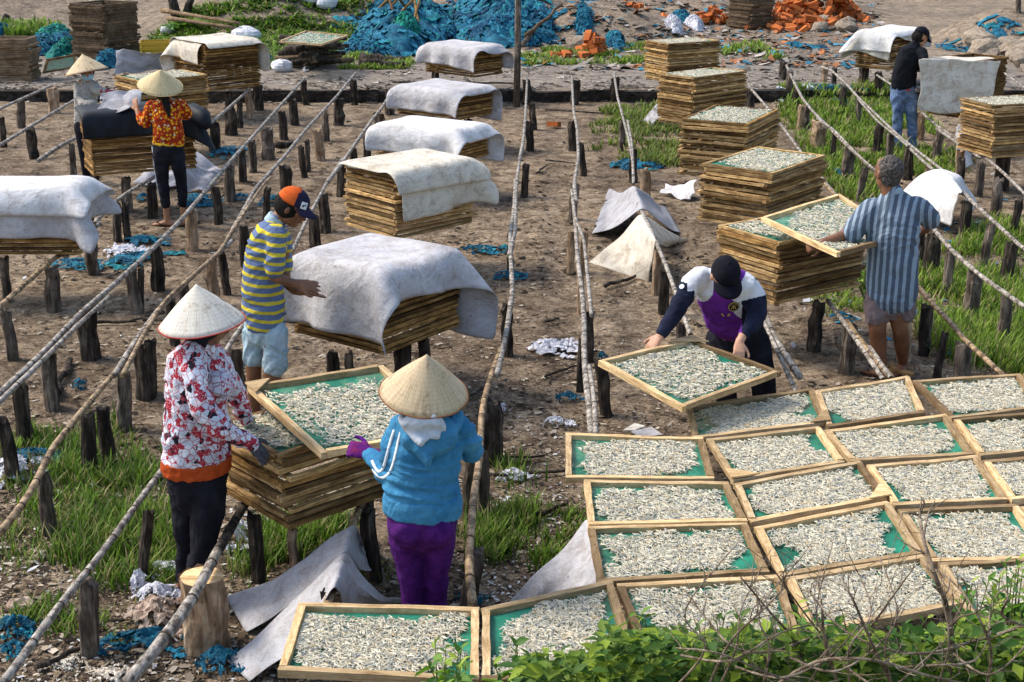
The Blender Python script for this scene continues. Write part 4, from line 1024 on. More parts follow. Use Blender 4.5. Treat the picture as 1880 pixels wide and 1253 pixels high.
    def fingers(s, w, d, nrm, curl=.5, k=1.0, thumb=1, spread=.12, mat=None, name=None):
        """palm and five fingers from the wrist w along d; nrm = back of the hand"""
        gf_, s.gf = s.gf, 1.0
        d = Vector(d).normalized(); nrm = Vector(nrm); nrm = (nrm-d*nrm.dot(d)).normalized(); x = d.cross(nrm)*thumb
        s.loft(s.HB, [w-d*.02*k, w+d*.02*k, w+d*.055*k, w+d*.088*k], [(.026*k,.018*k),(.034*k,.018*k),(.041*k,.016*k),(.038*k,.012*k)], x)
        for i, (o, L) in enumerate(((-.030,.066),(-.010,.076),(.011,.071),(.030,.056))):
            p = w+d*.080*k+x*o*k; dd = (d+x*o*spread*18).normalized(); P = [p]
            for j in range(3):
                a = curl*(j+.6)*.62; q = dd*math.cos(a)-nrm*math.sin(a); p = p+q*L*k*(.42, .32, .26)[j]; P.append(p)
            s.loft(s.HB, P, [.0098*k, .0092*k, .0082*k, .0068*k], x, 8)
        p = w+d*.025*k-x*.026*k; dd = (d*.62-x*.66-nrm*.25*curl).normalized(); P = [p, p+dd*.036*k, p+dd*.036*k+(dd+d*.6).normalized()*.030*k, p+dd*.036*k+(dd*.6+d).normalized()*.052*k]
        s.loft(s.HB, P, [.0135*k, .0118*k, .010*k, .008*k], x, 8); s.gf = gf_
    def start(s): s.HB = MB()
    def foot(s, B, a, d, k=1.0):
        d = Vector(d); d.z = 0; d.normalize(); a = Vector(a); g = Vector((a.x, a.y, 0))
        s.loft(B, [g-d*.055*k+Vector((0,0,.030)), g+d*.02*k+Vector((0,0,.036)), g+d*.09*k+Vector((0,0,.026)), g+d*.155*k+Vector((0,0,.016))], [(.032*k,.028),(.036*k,.034),(.043*k,.022),(.038*k,.013)], d.cross(Vector((0,0,1))))
    def sandal(s, a, d, mat, lift=0):
        d = Vector(d); d.z = 0; d.normalize(); x = d.cross(Vector((0,0,1))); g = Vector((a[0], a[1], lift)); B = MB(); n = 18; v = []
        for z in (-.004, .012):
            for k in range(n):
                t = 2*math.pi*k/n; r = .046*(1+.12*math.cos(t)); v.append(g+d*(.05+math.cos(t)*.125)+x*math.sin(t)*r+Vector((0,0,z)))
        B.add(v, [tuple(range(n-1,-1,-1)), tuple(range(n, 2*n))]+[(k, (k+1) % n, n+(k+1) % n, n+k) for k in range(n)])
        o = B.build('sandal', M[mat], s.root); B = MB()
        for q in (-1, 1): B.tube([g+d*.13+Vector((0,0,.012)), g+d*.10+x*q*.022+Vector((0,0,.045)), g+d*.03+x*q*.044+Vector((0,0,.014))], .006, 6)
        B.build('strap', M[mat], o)
    def conical(s, c, axis, r, h, mat, rim, strap=False):
        a = Vector(axis).normalized(); B = MB(); n, m = 56, 12; v = []
        for i in range(m+1):
            t = i/m
            for k in range(n):
                q = 2*math.pi*k/n; rr = r*(t**1.06 if i else .01)*(1+.006*math.sin(k*7.3)); wob = .012*r*math.sin(q*2+1)*t+.008*r*math.sin(q*3)*t
                v.append((math.cos(q)*rr, math.sin(q)*rr, h*(1-t)+.010*math.sin(math.pi*t)+wob))
        f = [(i*n+k, (i+1)*n+k, (i+1)*n+(k+1) % n, i*n+(k+1) % n) for i in range(m) for k in range(n)]
        me = pydata('hat', v, f, True); o = link('conical_hat', me, s.root, M[mat]); o.location = c; o.rotation_mode = 'QUATERNION'; o.rotation_quaternion = a.to_track_quat('Z', 'Y')
        md = o.modifiers.new('sol', 'SOLIDIFY'); md.thickness = .004
        B.tube([v[m*n+k] for k in range(n)]+[v[m*n]], .0028, 6, False); B.build('rim', M[rim], o, True)
        return o
    def cap(s, mat, mat2=None, brim_mat=None, back=False, tilt=0.0):
        c, f, u, x, k = s.hd; c = c+u*.042*k-f*.004
        v = []; n, m = 28, 9; R0 = (.087*k, .104*k, .088*k)
        for i in range(m+1):
            a = math.pi/2*i/m*1.08
            for j in range(n):
                b = 2*math.pi*j/n; v.append(c+x*math.sin(a)*math.cos(b)*R0[0]+f*math.sin(a)*math.sin(b)*R0[1]+u*math.cos(a)*R0[2])
        fc = [(i*n+j, (i+1)*n+j, (i+1)*n+(j+1) % n, i*n+(j+1) % n) for i in range(m) for j in range(n)]
        me = pydata('cap', v, fc, True); mats = [M[mat]]+([M[mat2]] if mat2 else [])
        o = link('cap', me, s.root, mats)
        if mat2:
            for p in me.polygons:
                ce = Vector(p.center)-c; p.material_index = 0 if ce.dot(f) < .018*k else 1
        md = o.modifiers.new('sol', 'SOLIDIFY'); md.thickness = .004
        v = []; na = 13
        for i in range(5):
            t = i/4
            for j in range(na):
                b = math.pi*(.14+.72*j/(na-1)); rr = .086*k+t*.078*k*(math.sin(b)**.6)
                p = c+x*math.cos(b)*(.086*k+t*.006)+f*(math.sin(b)*.100*k+t*.080*k*math.sin(b)**.55)-u*(.006+t*.030+.018*math.cos(b)**2*(1-t*.3)); v.append(p)
        fc = [(i*na+j, i*na+j+1, (i+1)*na+j+1, (i+1)*na+j) for i in range(4) for j in range(na-1)]
        b_ = link('brim', pydata('brim', v, fc, True), o, M[brim_mat or mat2 or mat]); md = b_.modifiers.new('sol', 'SOLIDIFY'); md.thickness = .005
        B = MB(); s.ball(B, c+u*.088*k, (.010, .010, .006), f, u); B.build('button', M[brim_mat or mat], o, True)
        return o
plain('lips_dark', (.20,.06,.05,1), (.26,.09,.07,1)); M['lips'] = M['lips_dark']

# --- woman in the red and white print
g = Fig('woman in a red and white geometric print blouse, grey conical hat and dark glove', (338,1108), vox=.008, gf=.87); J = g.J; g.start()
sh = J(362,640,-.02); B = MB(); sdv = (.75,.66,0)
g.loft(B, [J(372,640,.03), J(380,600,.02)], [.052,.05]); hc = J(384,585,.0); g.head(B, hc, (.78,.42,-.38), (.3,.1,1))
g.loft(B, [J(362,880,.02), J(360,760,.02), J(362,660,.02)], [(.11,.08),(.10,.08),(.09,.07)], sdv)
g.loft(B, [J(378,885,-.02), J(374,965,-.04), J(352,1085,-.02)], [.075,.052,.035]); g.loft(B, [J(347,885,.07), J(344,965,.08), J(337,1070,.08)], [.075,.052,.035])
g.foot(B, J(350,1096,-.02), (.7,.3,0)); g.foot(B, J(334,1078,.1), (.5,.8,0))
g.loft(B, [J(385,760,-.16), J(440,802,-.16), J(462,816,-.14)], [.045,.035,.028]); body = g.piece('body', B, M['skin_dark'])
g.HB = MB(); w_ = J(458,812,-.15); g.loft(g.HB, [w_-Vector((.03,0,-.015)), w_], [.034,.032]); g.fingers(w_, J(500,852,-.10)-w_, (.35,-.55,.75), .35, 1.0, 1); g.piece('glove', g.HB, M['glove_dark'], vox=.0045, smooth=2)
B = MB()
g.loft(B, [J(361,836,.02), J(360,800,.02), J(361,740,.02), J(363,690,.02), J(364,655,.03), J(370,628,.03)], [(.192,.155),(.188,.16),(.168,.155),(.170,.165),(.158,.125),(.08,.075)], sdv, 20)
g.ball(B, J(405,705,-.06), (.07,.07,.07)); g.loft(B, [J(352,652,-.09), J(362,700,-.19), J(374,752,-.24), J(400,782,-.24), J(438,803,-.19), J(460,815,-.15)], [.075,.068,.066,.062,.050,.042])
g.loft(B, [J(390,650,.15), J(430,720,.28), J(452,770,.30)], [.07,.06,.045])
g.piece('blouse', B, M['geometric_print'], amp=.007, freq=8, st=(1,1,1.3), seed=4)
B = MB(); g.loft(B, [J(361,864,.02), J(361,838,.02)], [(.196,.160),(.196,.158)], sdv, 20, False); g.piece('orange_hem', B, M['orange_hem'], amp=.004, freq=25)
B = MB(); g.loft(B, [J(361,850,.02), J(362,880,.02), J(363,905,.02)], [(.175,.145),(.17,.145),(.15,.13)], sdv)
g.loft(B, [J(382,900,-.03), J(381,945,-.05), J(372,1000,-.05), J(360,1060,-.02), J(352,1090,-.02)], [.105,.092,.072,.058,.046]); g.loft(B, [J(342,895,.08), J(344,950,.08), J(343,1010,.08), J(338,1062,.08)], [.098,.082,.064,.046])
g.piece('trousers', B, M['black_knit'], amp=.006, freq=9, seed=2)
g.sandal(J(350,1096,-.02), (.7,.3,0), 'sandal_dark'); g.sandal(J(334,1078,.1), (.5,.8,0), 'sandal_dark')
B = MB(); g.ball(B, hc-Vector((.02,.02,-.0)), (.084,.10,.10), (.78,.42,-.38), (.3,.1,1)); g.ball(B, hc+Vector((-.05,-.03,-.07)), (.05,.06,.08)); g.piece('scarf', B, M['black_knit'])
g.conical(J(371,593,-.02), (-.07,-.05,1), 79/(FPX/(g.base.y+.3)), .185, 'hat_pale', 'hat_rim_red')

# --- woman in the blue hoodie
g = Fig('woman in blue hooded top and purple trousers seen from behind, straw conical hat', (778,1232), vox=.008, gf=.86); J = g.J; g.start()
B = MB(); hc = J(783,735,.06); g.head(B, hc, (-.15,.9,-.35), (0,.3,1)); g.loft(B, [J(785,775,.03), J(785,745,.05)], [.055,.055])
g.loft(B, [J(775,940,.0), J(778,860,.0), J(785,790,.02)], [(.13,.09),(.12,.09),(.13,.08)]); g.loft(B, [J(747,950,.0), J(753,1045,.01), J(758,1218,.02)], [.075,.048,.034]); g.loft(B, [J(803,945,.0), J(803,1045,.02), J(803,1216,.03)], [.075,.045,.033])
g.foot(B, J(757,1228,.03), (-.2,1,0)); g.foot(B, J(803,1226,.04), (.1,1,0)); g.piece('body', B, M['skin_tan'])
w_ = J(680,832,.20); g.HB = MB(); g.loft(g.HB, [w_+Vector((.04,0,-.01)), w_], [.03,.028]); g.fingers(w_, J(648,824,.22)-w_, (.15,-.75,.6), 1.25, .95, -1, .08); g.piece('glove', g.HB, M['glove_purple'], vox=.0045, smooth=2)
B = MB()
g.loft(B, [J(776,918,.0), J(774,900,.0), J(776,870,.0), J(780,830,.01), J(786,795,.02), J(789,772,.03), J(790,758,.04)], [(.185,.135),(.192,.14),(.178,.13),(.180,.13),(.178,.115),(.145,.09),(.07,.07)], (1,0,0), 20)
g.loft(B, [J(735,790,.03), J(722,830,.02), J(720,872,.03), J(708,868,.08), J(692,850,.14), J(681,836,.195)], [.072,.068,.066,.058,.050,.042]); g.loft(B, [J(838,783,.03), J(858,805,.06), J(866,826,.12), J(860,830,.24), J(835,822,.34)], [.072,.066,.062,.05,.042])
top_ = g.piece('hooded_top', B, M['blue_fleece'], amp=.0085, freq=7, st=(.6,.6,1.7), seed=9)
B = MB(); g.loft(B, [J(775,942,.0), J(776,922,.0), J(776,905,.0)], [(.196,.150),(.200,.154),(.192,.146)], (1,0,0), 20, False); g.piece('hem_band', B, M['blue_fleece'], amp=.003, freq=30)
B = MB(); g.ball(B, J(787,800,-.085), (.125,.06,.105)); g.loft(B, [J(738,772,-.02), J(752,800,-.10), J(787,838,-.13), J(822,800,-.10), J(840,765,-.02)], [.036,.046,.055,.046,.034]); hd_ = g.piece('hood', B, M['blue_fleece'], amp=.006, freq=9, seed=3)
B = MB(); g.ball(B, J(778,783,-.120), (.098,.036,.074), (0,1,.35), (0,0,1)); g.loft(B, [J(738,768,-.05), J(752,795,-.13), J(775,812,-.165), J(800,800,-.14), J(812,780,-.12)], [.018,.022,.024,.022,.018]); g.piece('hood_lining', B, M['hood_lining'], hd_, amp=.005, freq=12, vox=.007)
def ribbon(P, w, mat, name, parent, off=.0):
    B = MB(); v = []; n_ = len(P)
    for i, (p, nn) in enumerate(P):
        t = (P[min(i+1, n_-1)][0]-P[max(i-1, 0)][0]).normalized(); sd_ = t.cross(nn).normalized()
        v += [p-sd_*w/2+nn*.0028, p+sd_*w/2+nn*.0028, p+sd_*w/2-nn*.006, p-sd_*w/2-nn*.006]
    f = [(i*4+k, i*4+(k+1) % 4, (i+1)*4+(k+1) % 4, (i+1)*4+k) for i in range(n_-1) for k in range(4)]+[(3,2,1,0), tuple((n_-1)*4+k for k in range(4))]
    B.add(v, f); return B.build(name, M[mat], parent, True)
bpy.context.view_layer.update()
def cast(ob, px, py, fallback=-.05):
    o_, d_ = Vector((0,0,CAM_H))-g.base, ray(px, py).normalized(); hit, loc, nr, _ = ob.ray_cast(o_, d_)
    return (loc, nr) if hit else None
def draped_line(ob, pix, w, mat, name, parent, k=5):
    Q = []
    for i in range(len(pix)-1):
        for j in range(k): Q.append((pix[i][0]+(pix[i+1][0]-pix[i][0])*j/k, pix[i][1]+(pix[i+1][1]-pix[i][1])*j/k))
    Q.append(pix[-1]); P = [cast(ob, *q) for q in Q]; P = [(Vector(p[0]), Vector(p[1])) for p in P if p]
    for _ in range(4): P = [P[0]]+[((P[i-1][0]+P[i][0]*2+P[i+1][0])/4, (P[i-1][1]+P[i][1]*2+P[i+1][1]).normalized()) for i in range(1, len(P)-1)]+[P[-1]]
    if len(P) > 2: return ribbon(P, w, mat, name, parent)
for L_ in ([(724,790),(718,808),(713,826),(708,846),(703,862),(696,868),(689,860),(683,846)], [(736,793),(731,812),(727,832),(721,856),(712,873),(702,879),(692,874),(684,863)]): draped_line(top_, L_, .012, 'white_trim', 'sleeve_stripe', g.root)
B = MB(); g.loft(B, [J(775,925,.0), J(775,950,.0), J(775,968,.0)], [(.180,.135),(.178,.145),(.165,.13)], (1,0,0), 18)
g.loft(B, [J(743,960,.0), J(747,1005,.0), J(753,1045,.01), J(757,1085,.02), J(758,1135,.02), J(758,1205,.02)], [(.094,.105),(.085,.09),(.068,.075),(.062,.07),(.058,.062),(.042,.045)]); g.loft(B, [J(806,958,.0), J(806,1005,.01), J(803,1045,.02), J(803,1085,.03), J(803,1135,.02), J(803,1203,.03)], [(.094,.105),(.079,.09),(.062,.07),(.056,.066),(.052,.06),(.04,.045)])
for q in (750, 800): g.ball(B, J(q,975,-.07), (.08,.07,.075))
g.piece('trousers', B, M['purple_fleece'], amp=.0026, freq=9, st=(1,1,1.4), seed=5, smooth=2)
B = MB(); g.ball(B, hc+Vector((0,-.03,.0)), (.084,.10,.10)); g.loft(B, [hc+Vector((0,-.07,-.03)), hc+Vector((0.0,-.09,-.13))], [.06,.04]); g.piece('hair', B, M['hair_black'])
g.conical(J(778,722,.02), (.10,-.23,1), 83/(FPX/(g.base.y+.3)), .190, 'hat_straw', 'hat_rim_brown')

# --- boy in the yellow striped shirt
g = Fig('boy in a blue and yellow striped shirt, orange and navy cap and pale denim shorts', (484,774), vox=.008); J = g.J
B = MB(); hc = J(536,380,-.02); g.head(B, hc, (.82,-.10,-.42), (.42,0,.9), .98); g.loft(B, [J(503,412,.0), J(516,397,.0), J(528,385,-.01)], [.060,.052,.050])
g.loft(B, [J(485,600,.0), J(482,520,.0), J(498,430,.0)], [(.10,.08),(.10,.08),(.09,.07)]); g.loft(B, [J(468,610,.06), J(466,680,.06), J(468,760,.06)], [.060,.054,.036]); g.loft(B, [J(503,610,-.06), J(500,690,-.05), J(500,762,-.06)], [.08,.062,.038])
g.foot(B, J(468,768,.06), (1,0,0)); g.foot(B, J(500,772,-.06), (1,-.1,0))
g.loft(B, [J(502,440,-.14), J(500,495,-.15), J(503,508,-.15), J(528,518,-.16), J(546,521,-.16)], [.046,.040,.038,.033,.025]); g.loft(B, [J(520,445,.14), J(524,520,.12), J(540,533,.05), J(552,537,.0)], [.045,.038,.032,.025])
g.HB = B; w_ = J(547,521,-.16); g.fingers(w_, J(582,528,-.12)-w_, (.1,-.75,.6), .25, 1.0, -1, .25); w_ = J(554,537,.0); g.fingers(w_, J(585,542,.0)-w_, (.1,.2,1), .15, 1.0, 1, .2)
g.piece('body', B, M['skin_dark'], vox=.0065, smooth=3); g.face()
B = MB()
g.loft(B, [J(488,592,.0), J(485,560,.0), J(482,530,.0), J(484,490,.0), J(490,450,.0), J(500,425,.0), J(507,404,.0)], [(.138,.155),(.142,.158),(.140,.155),(.132,.155),(.128,.165),(.105,.17),(.06,.06)], (1,0,0), 20)
g.loft(B, [J(506,432,-.13), J(506,460,-.16), J(503,493,-.155)], [.075,.066,.066]); g.loft(B, [J(513,432,.13), J(521,460,.16), J(521,490,.14)], [.07,.06,.06])
g.piece('striped_shirt', B, M['striped_knit'], amp=.008, freq=7, st=(.8,.8,1.4), seed=12)
B = MB(); g.loft(B, [J(501,412,.0), J(510,398,.0)], [(.07,.072),(.064,.066)], (.8,0,.5), 18, False); g.piece('collar', B, M['pale_denim'])
B = MB(); g.loft(B, [J(487,585,.0), J(488,606,.0)], [(.135,.14),(.13,.14)]); g.loft(B, [J(470,606,.06), J(468,630,.06), J(467,655,.06)], [.092,.086,.082]); g.loft(B, [J(503,608,-.06), J(505,640,-.06), J(505,671,-.06)], [(.095,.09),(.088,.085),(.086,.085)])
g.piece('denim_shorts', B, M['pale_denim'], amp=.007, freq=9, seed=7)
B = MB(); g.ball(B, hc+Vector((-.018,0,.01)), (.083,.098,.09), (.82,-.1,-.42), (.42,0,.9)); g.piece('hair', B, M['hair_black'])
cp = g.cap('cap_orange', 'cap_navy')
c, f, u, x, k = g.hd; pc = c+f*.050+u*.055+x*.0; sgn = 1 if x.y < 0 else -1
pn = (x*sgn*.75+f*.55+u*.2).normalized(); pc = c+u*.058+f*.070+x*sgn*.062
B = MB(); a_ = pn.cross(u).normalized(); b_ = a_.cross(pn)*-1
if b_.dot(u) < 0: b_ = -b_
if a_.x < 0: a_ = -a_
def flat(P, th=.003): 
    v = [pc+pn*.006+a_*p[0]+b_*p[1] for p in P]; v2 = [q+pn*th for q in v]; n_ = len(P)
    return v+v2, [tuple(range(n_)), tuple(range(2*n_-1, n_-1, -1))]+[(k_, (k_+1) % n_, n_+(k_+1) % n_, n_+k_) for k_ in range(n_)]
B.add(*flat([(-.02,-.022),(.02,-.022),(.02,.022),(-.02,.022)], .002)); pt = B.build('logo_patch', M['white_trim'], cp)
B = MB(); B.add(*flat([(-.014,-.010),(-.008,-.004),(-.004,-.012),(.0,-.003),(.008,.002),(.013,.010),(.007,.009),(.0,.004),(-.006,.004),(-.013,.0)], .004)); B.build('leaping_cat_mark', M['cap_black'], pt)

# --- grey-haired man lifting a tray
g = Fig('grey-haired man in a striped grey-blue shirt and taupe shorts, seen from behind', (1632,697), vox=.008); J = g.J
B = MB(); hc = J(1630,318,.03); g.head(B, hc, (-.35,.9,-.12), (0,.05,1), 1.02); g.loft(B, [J(1634,362,.02), J(1632,335,.03)], [.064,.060])
g.loft(B, [J(1636,560,.0), J(1636,450,.0), J(1638,385,.02)], [(.13,.09),(.12,.09),(.14,.08)])
g.loft(B, [J(1612,560,.0), J(1611,604,-.01), J(1613,640,.02), J(1620,684,.02)], [.082,.064,.060,.036]); g.loft(B, [J(1645,560,.0), J(1653,605,.0), J(1656,635,.06), J(1658,668,.14)], [.080,.060,.058,.034])
g.foot(B, J(1618,690,.02), (-.5,.6,0)); g.loft(B, [J(1661,672,.15), J(1652,680,.10), J(1640,688,.05)], [(.034,.03),(.038,.026),(.034,.014)])
g.loft(B, [J(1592,385,.03), J(1565,415,.0), J(1548,434,-.02), J(1527,442,-.09), J(1510,446,-.12)], [.052,.050,.045,.040,.030]); g.loft(B, [J(1690,378,.03), J(1712,400,.1), J(1700,420,.25), J(1665,430,.36)], [.05,.046,.04,.03])
g.HB = B; w_ = J(1512,446,-.12); g.fingers(w_, J(1492,451,-.12)-w_, (-.2,-.8,.5), 1.3, 1.0, 1, .1); g.piece('body', B, M['skin_dark'], vox=.0075, smooth=3)
B = MB(); g.ball(B, hc+Vector((.012,-.022,.032)), (.083,.096,.092), (-.35,.9,-.12)); g.ball(B, hc+Vector((.012,-.045,-.03)), (.066,.05,.055)); g.piece('hair', B, M['hair_grey'], amp=.006, freq=40)
B = MB()
g.loft(B, [J(1638,545,.0), J(1638,515,.0), J(1640,470,.0), J(1640,430,.0), J(1641,395,.02), J(1640,372,.02), J(1638,352,.02)], [(.188,.15),(.190,.152),(.184,.148),(.190,.145),(.195,.13),(.165,.095),(.066,.066)], (1,0,0), 20)
g.loft(B, [J(1600,385,.03), J(1580,408,.01), J(1560,432,-.01)], [.085,.080,.076]); g.loft(B, [J(1680,380,.03), J(1698,392,.05), J(1708,404,.1)], [.085,.082,.076])
g.piece('striped_shirt', B, M['vertical_stripes'], amp=.007, freq=7, st=(1,1,1), seed=21)
B = MB(); g.loft(B, [J(1638,358,.02), J(1637,345,.03)], [(.076,.074),(.068,.066)], (1,0,0), 18, False); g.piece('collar', B, M['pale_denim'])
B = MB(); g.loft(B, [J(1636,540,.0), J(1636,556,.0)], [(.170,.13),(.17,.13)]); g.loft(B, [J(1612,552,.0), J(1611,566,.0), J(1610,578,.0)], [(.105,.10),(.102,.10),(.100,.098)]); g.loft(B, [J(1652,550,.0), J(1658,563,.0), J(1660,570,.0)], [(.105,.10),(.098,.10),(.095,.095)])
g.piece('shorts', B, M['taupe_cotton'], amp=.006, freq=10, seed=8)
g.sandal(J(1618,690,.02), (-.5,.6,0), 'sandal_dark'); g.sandal(J(1661,682,.05), (-.55,.5,0), 'sandal_tan', .03)

# --- bending man in the purple jersey
g = Fig('young man in a purple and white jersey and black cap bending over a tray', (1372,765), vox=.008); J = g.J
fw = (-.10,-.62,-.78); hu = (.1,-.75,.62); B = MB(); hc = J(1331,507,-.46); g.head(B, hc, (.14,-.72,-.62), (.05,-.52,.85), 1.0); g.loft(B, [J(1330,520,-.36), J(1330,508,-.43)], [.06,.055])
g.loft(B, [J(1352,625,.05), J(1342,575,-.15), J(1330,530,-.33)], [(.13,.09),(.12,.09),(.13,.08)])
g.loft(B, [J(1384,625,.05), J(1398,690,.0), J(1404,752,.03)], [.09,.06,.036]); g.loft(B, [J(1325,625,.05), J(1330,690,.0), J(1335,752,.05)], [.09,.06,.036]); g.foot(B, J(1404,758,.03), (0,-1,0)); g.foot(B, J(1335,758,.05), (-.2,-1,0))
g.loft(B, [J(1250,560,-.47), J(1218,610,-.54), J(1213,616,-.55)], [.035,.028,.025]); g.loft(B, [J(1384,590,-.46), J(1364,616,-.56), J(1358,628,-.60)], [.035,.03,.026])
g.HB = B; w_ = J(1212,617,-.55); g.fingers(w_, J(1192,641,-.57)-w_, (-.2,-.4,.9), .7, 1.0, -1, .15); w_ = J(1358,628,-.60); g.fingers(w_, J(1357,650,-.68)-w_, (.1,-.9,.5), 1.0, .95, 1, .1)
g.piece('body', B, M['skin_fair'], vox=.0065, smooth=3); g.face()
B = MB()
g.loft(B, [J(1346,590,-.08), J(1342,570,-.17), J(1336,545,-.27), J(1330,520,-.35), J(1328,505,-.37)], [(.185,.135),(.185,.14),(.195,.14),(.20,.12),(.11,.08)], (1,-.05,-.12), 20)
g.loft(B, [J(1288,512,-.35), J(1268,522,-.38), J(1256,545,-.43), J(1244,566,-.46), J(1228,592,-.51), J(1217,610,-.54)], [.085,.074,.064,.056,.048,.040])
g.loft(B, [J(1372,532,-.34), J(1385,548,-.36), J(1389,575,-.42), J(1382,595,-.48), J(1367,614,-.55)], [.085,.076,.066,.056,.042])
jr = g.piece('jersey', B, [M['jersey_purple'], M['jersey_white'], M['navy_sleeve']], amp=.006, freq=8, seed=31)
co = np.zeros(len(jr.data.polygons)*3); jr.data.polygons.foreach_get('center', co); co = co.reshape(-1, 3); mi = np.zeros(len(co), np.int32)
cA, cB, nk = np.array(J(1262,520,-.38)), np.array(J(1388,545,-.36)), np.array(J(1330,520,-.35))
dA = np.linalg.norm(co-cA, axis=1); dB = np.linalg.norm(co-cB, axis=1)
bx = np.array([pj(Vector(p)+g.base) for p in co])
mi[(dA < .165)] = 1; mi[(dB < .165)] = 1
mi[(bx[:,0] < 1262-(bx[:,1]-505)*.0) & (bx[:,1] > 521-(1262-bx[:,0])*.4)] = 2; mi[(bx[:,0] < 1236)] = 2; mi[(bx[:,0] < 1275) & (bx[:,1] > 535)] = 2
mi[(bx[:,0] > 1362) & (bx[:,1] > 553-(bx[:,0]-1362)*.25)] = 2
mi[(mi == 1) & (np.abs(bx[:,0]-1328) < 18)] = 0
jr.data.polygons.foreach_set('material_index', mi)
B = MB(); g.loft(B, [J(1352,575,-.02), J(1354,600,.02), J(1355,625,.05)], [(.16,.12),(.175,.14),(.17,.14)])
g.loft(B, [J(1383,625,.03), J(1392,655,.0), J(1399,690,-.02), J(1403,725,.0), J(1404,750,.03)], [.115,.100,.086,.078,.07]); g.loft(B, [J(1325,625,.03), J(1328,655,.0), J(1331,690,.0), J(1335,745,.05)], [.11,.09,.08,.07])
g.piece('trousers', B, M['black_knit'], amp=.007, freq=8, seed=14)
B = MB(); g.ball(B, hc+Vector((0,.02,.02)), (.084,.095,.09), (.14,-.72,-.62)); g.piece('hair', B, M['hair_black']); g.cap('cap_black')
# crest and squares on the chest
def on_chest(px, py): 
    o_, d_ = Vector((0,0,CAM_H))-g.base, ray(px, py).normalized()
    hit, loc, nr, _ = jr.ray_cast(o_, d_)
    return (loc, nr) if hit else (J(px, py, -.45), Vector((0,-1,.3)).normalized())
bpy.context.view_layer.update()
def disc(loc, nr, r0, r1, n_=24, th=.003, lift=.002):
    a = nr.orthogonal().normalized(); b = nr.cross(a); B = MB(); v = []
    for z in (lift, lift+th):
        for rr in (r0, r1):
            for k in range(n_): t = 2*math.pi*k/n_; v.append(loc+nr*z+a*math.cos(t)*rr+b*math.sin(t)*rr)
    f = []
    for k in range(n_):
        q = (k+1) % n_; f += [(2*n_+k, 3*n_+k, 3*n_+q, 2*n_+q), (n_+k, n_+q, 3*n_+q, 3*n_+k)]
    B.add(v, f); return B
loc, nr = on_chest(1347,563); B = disc(loc, nr, .0005, .036, th=.002); ck = B.build('crest', M['cap_black'], g.root)
B = disc(loc, nr, .029, .033, th=.003); up_ = (Vector((0,0,1))-nr*nr.z).normalized(); sx_ = up_.cross(nr)
for q in (-.010, 0, .010): B.tube([loc+nr*.006-up_*.016+sx_*q*1.4, loc+nr*.006+up_*.010+sx_*q*.4], .0022, 5)
for q in range(7): t = math.pi*(.15+.7*q/6); p = loc+nr*.006+up_*math.sin(t)*.022+sx_*math.cos(t)*.022; B.tube([p-up_*.002, p+up_*.002], .0018, 5)
B.build('crest_ring', M['gold_print'], ck)
for px_ in (1327, 1338):
    l2, n2 = on_chest(px_, 578); B = MB(); u2 = (Vector((0,0,1))-n2*n2.z).normalized(); s2 = u2.cross(n2); v = [l2+n2*z+u2*a*.012+s2*b*.008 for z in (.001,.004) for a in (-1,1) for b in (-1,1)]
    B.add(v, [(0,1,3,2),(4,6,7,5),(0,4,5,1),(2,3,7,6),(0,2,6,4),(1,5,7,3)]); B.build('gold_square', M['gold_print'], g.root)
l2, n2 = on_chest(1252,527)
disc(l2, n2, .0005, .016).build('sleeve_badge', M['white_trim'], g.root)

# --- man in jeans at the far right
g = Fig('man in a black t-shirt, black cap and blue jeans standing in the grass', (1661,277), vox=.010); J = g.J
B = MB(); hc = J(1690,68,.03); g.head(B, hc, (.80,.25,-.45), (.25,.1,.95), 1.0); g.loft(B, [J(1678,88,.0), J(1685,76,.02)], [.062,.056])
g.loft(B, [J(1658,168,.0), J(1662,125,.0), J(1674,97,.0)], [(.10,.07),(.10,.08),(.10,.07)]); g.loft(B, [J(1647,175,.0), J(1649,205,-.01), J(1648,250,.03), J(1648,268,.03)], [.062,.048,.034,.033]); g.loft(B, [J(1670,175,.0), J(1673,205,-.02), J(1675,245,.0), J(1675,268,.0)], [.062,.048,.034,.033])
g.foot(B, J(1648,274,.03), (.4,.7,0)); g.foot(B, J(1675,274,.0), (.6,.4,0)); g.loft(B, [J(1694,103,-.09), J(1697,122,-.14), J(1699,139,-.14), J(1712,140,-.05)], [.036,.042,.04,.03])
g.HB = B; w_ = J(1711,140,-.05); g.fingers(w_, (1,.6,.05), (0,-.6,.8), .6, 1.05, 1, .15); g.piece('body', B, M['skin_tan'], vox=.009, smooth=2)
B = MB(); g.loft(B, [J(1659,158,.0), J(1659,148,.0), J(1662,130,.0), J(1668,110,.0), J(1674,95,.0), J(1680,83,.0)], [(.175,.13),(.175,.13),(.168,.13),(.178,.135),(.165,.12),(.07,.07)], (1,.2,.35), 20)
g.loft(B, [J(1692,97,-.08), J(1697,110,-.13), J(1698,121,-.14)], [.078,.07,.066]); g.loft(B, [J(1662,95,.12), J(1675,112,.25), J(1690,125,.32)], [.075,.065,.06]); g.piece('t_shirt', B, M['black_tee'], amp=.006, freq=7, seed=3)
B = MB(); g.loft(B, [J(1658,158,.0), J(1658,166,.0), J(1658,176,.0)], [(.165,.12),(.168,.125),(.16,.12)]); g.loft(B, [J(1647,178,.0), J(1649,200,-.01), J(1648,225,.02), J(1647,250,.03), J(1648,267,.03)], [.095,.082,.066,.062,.06])
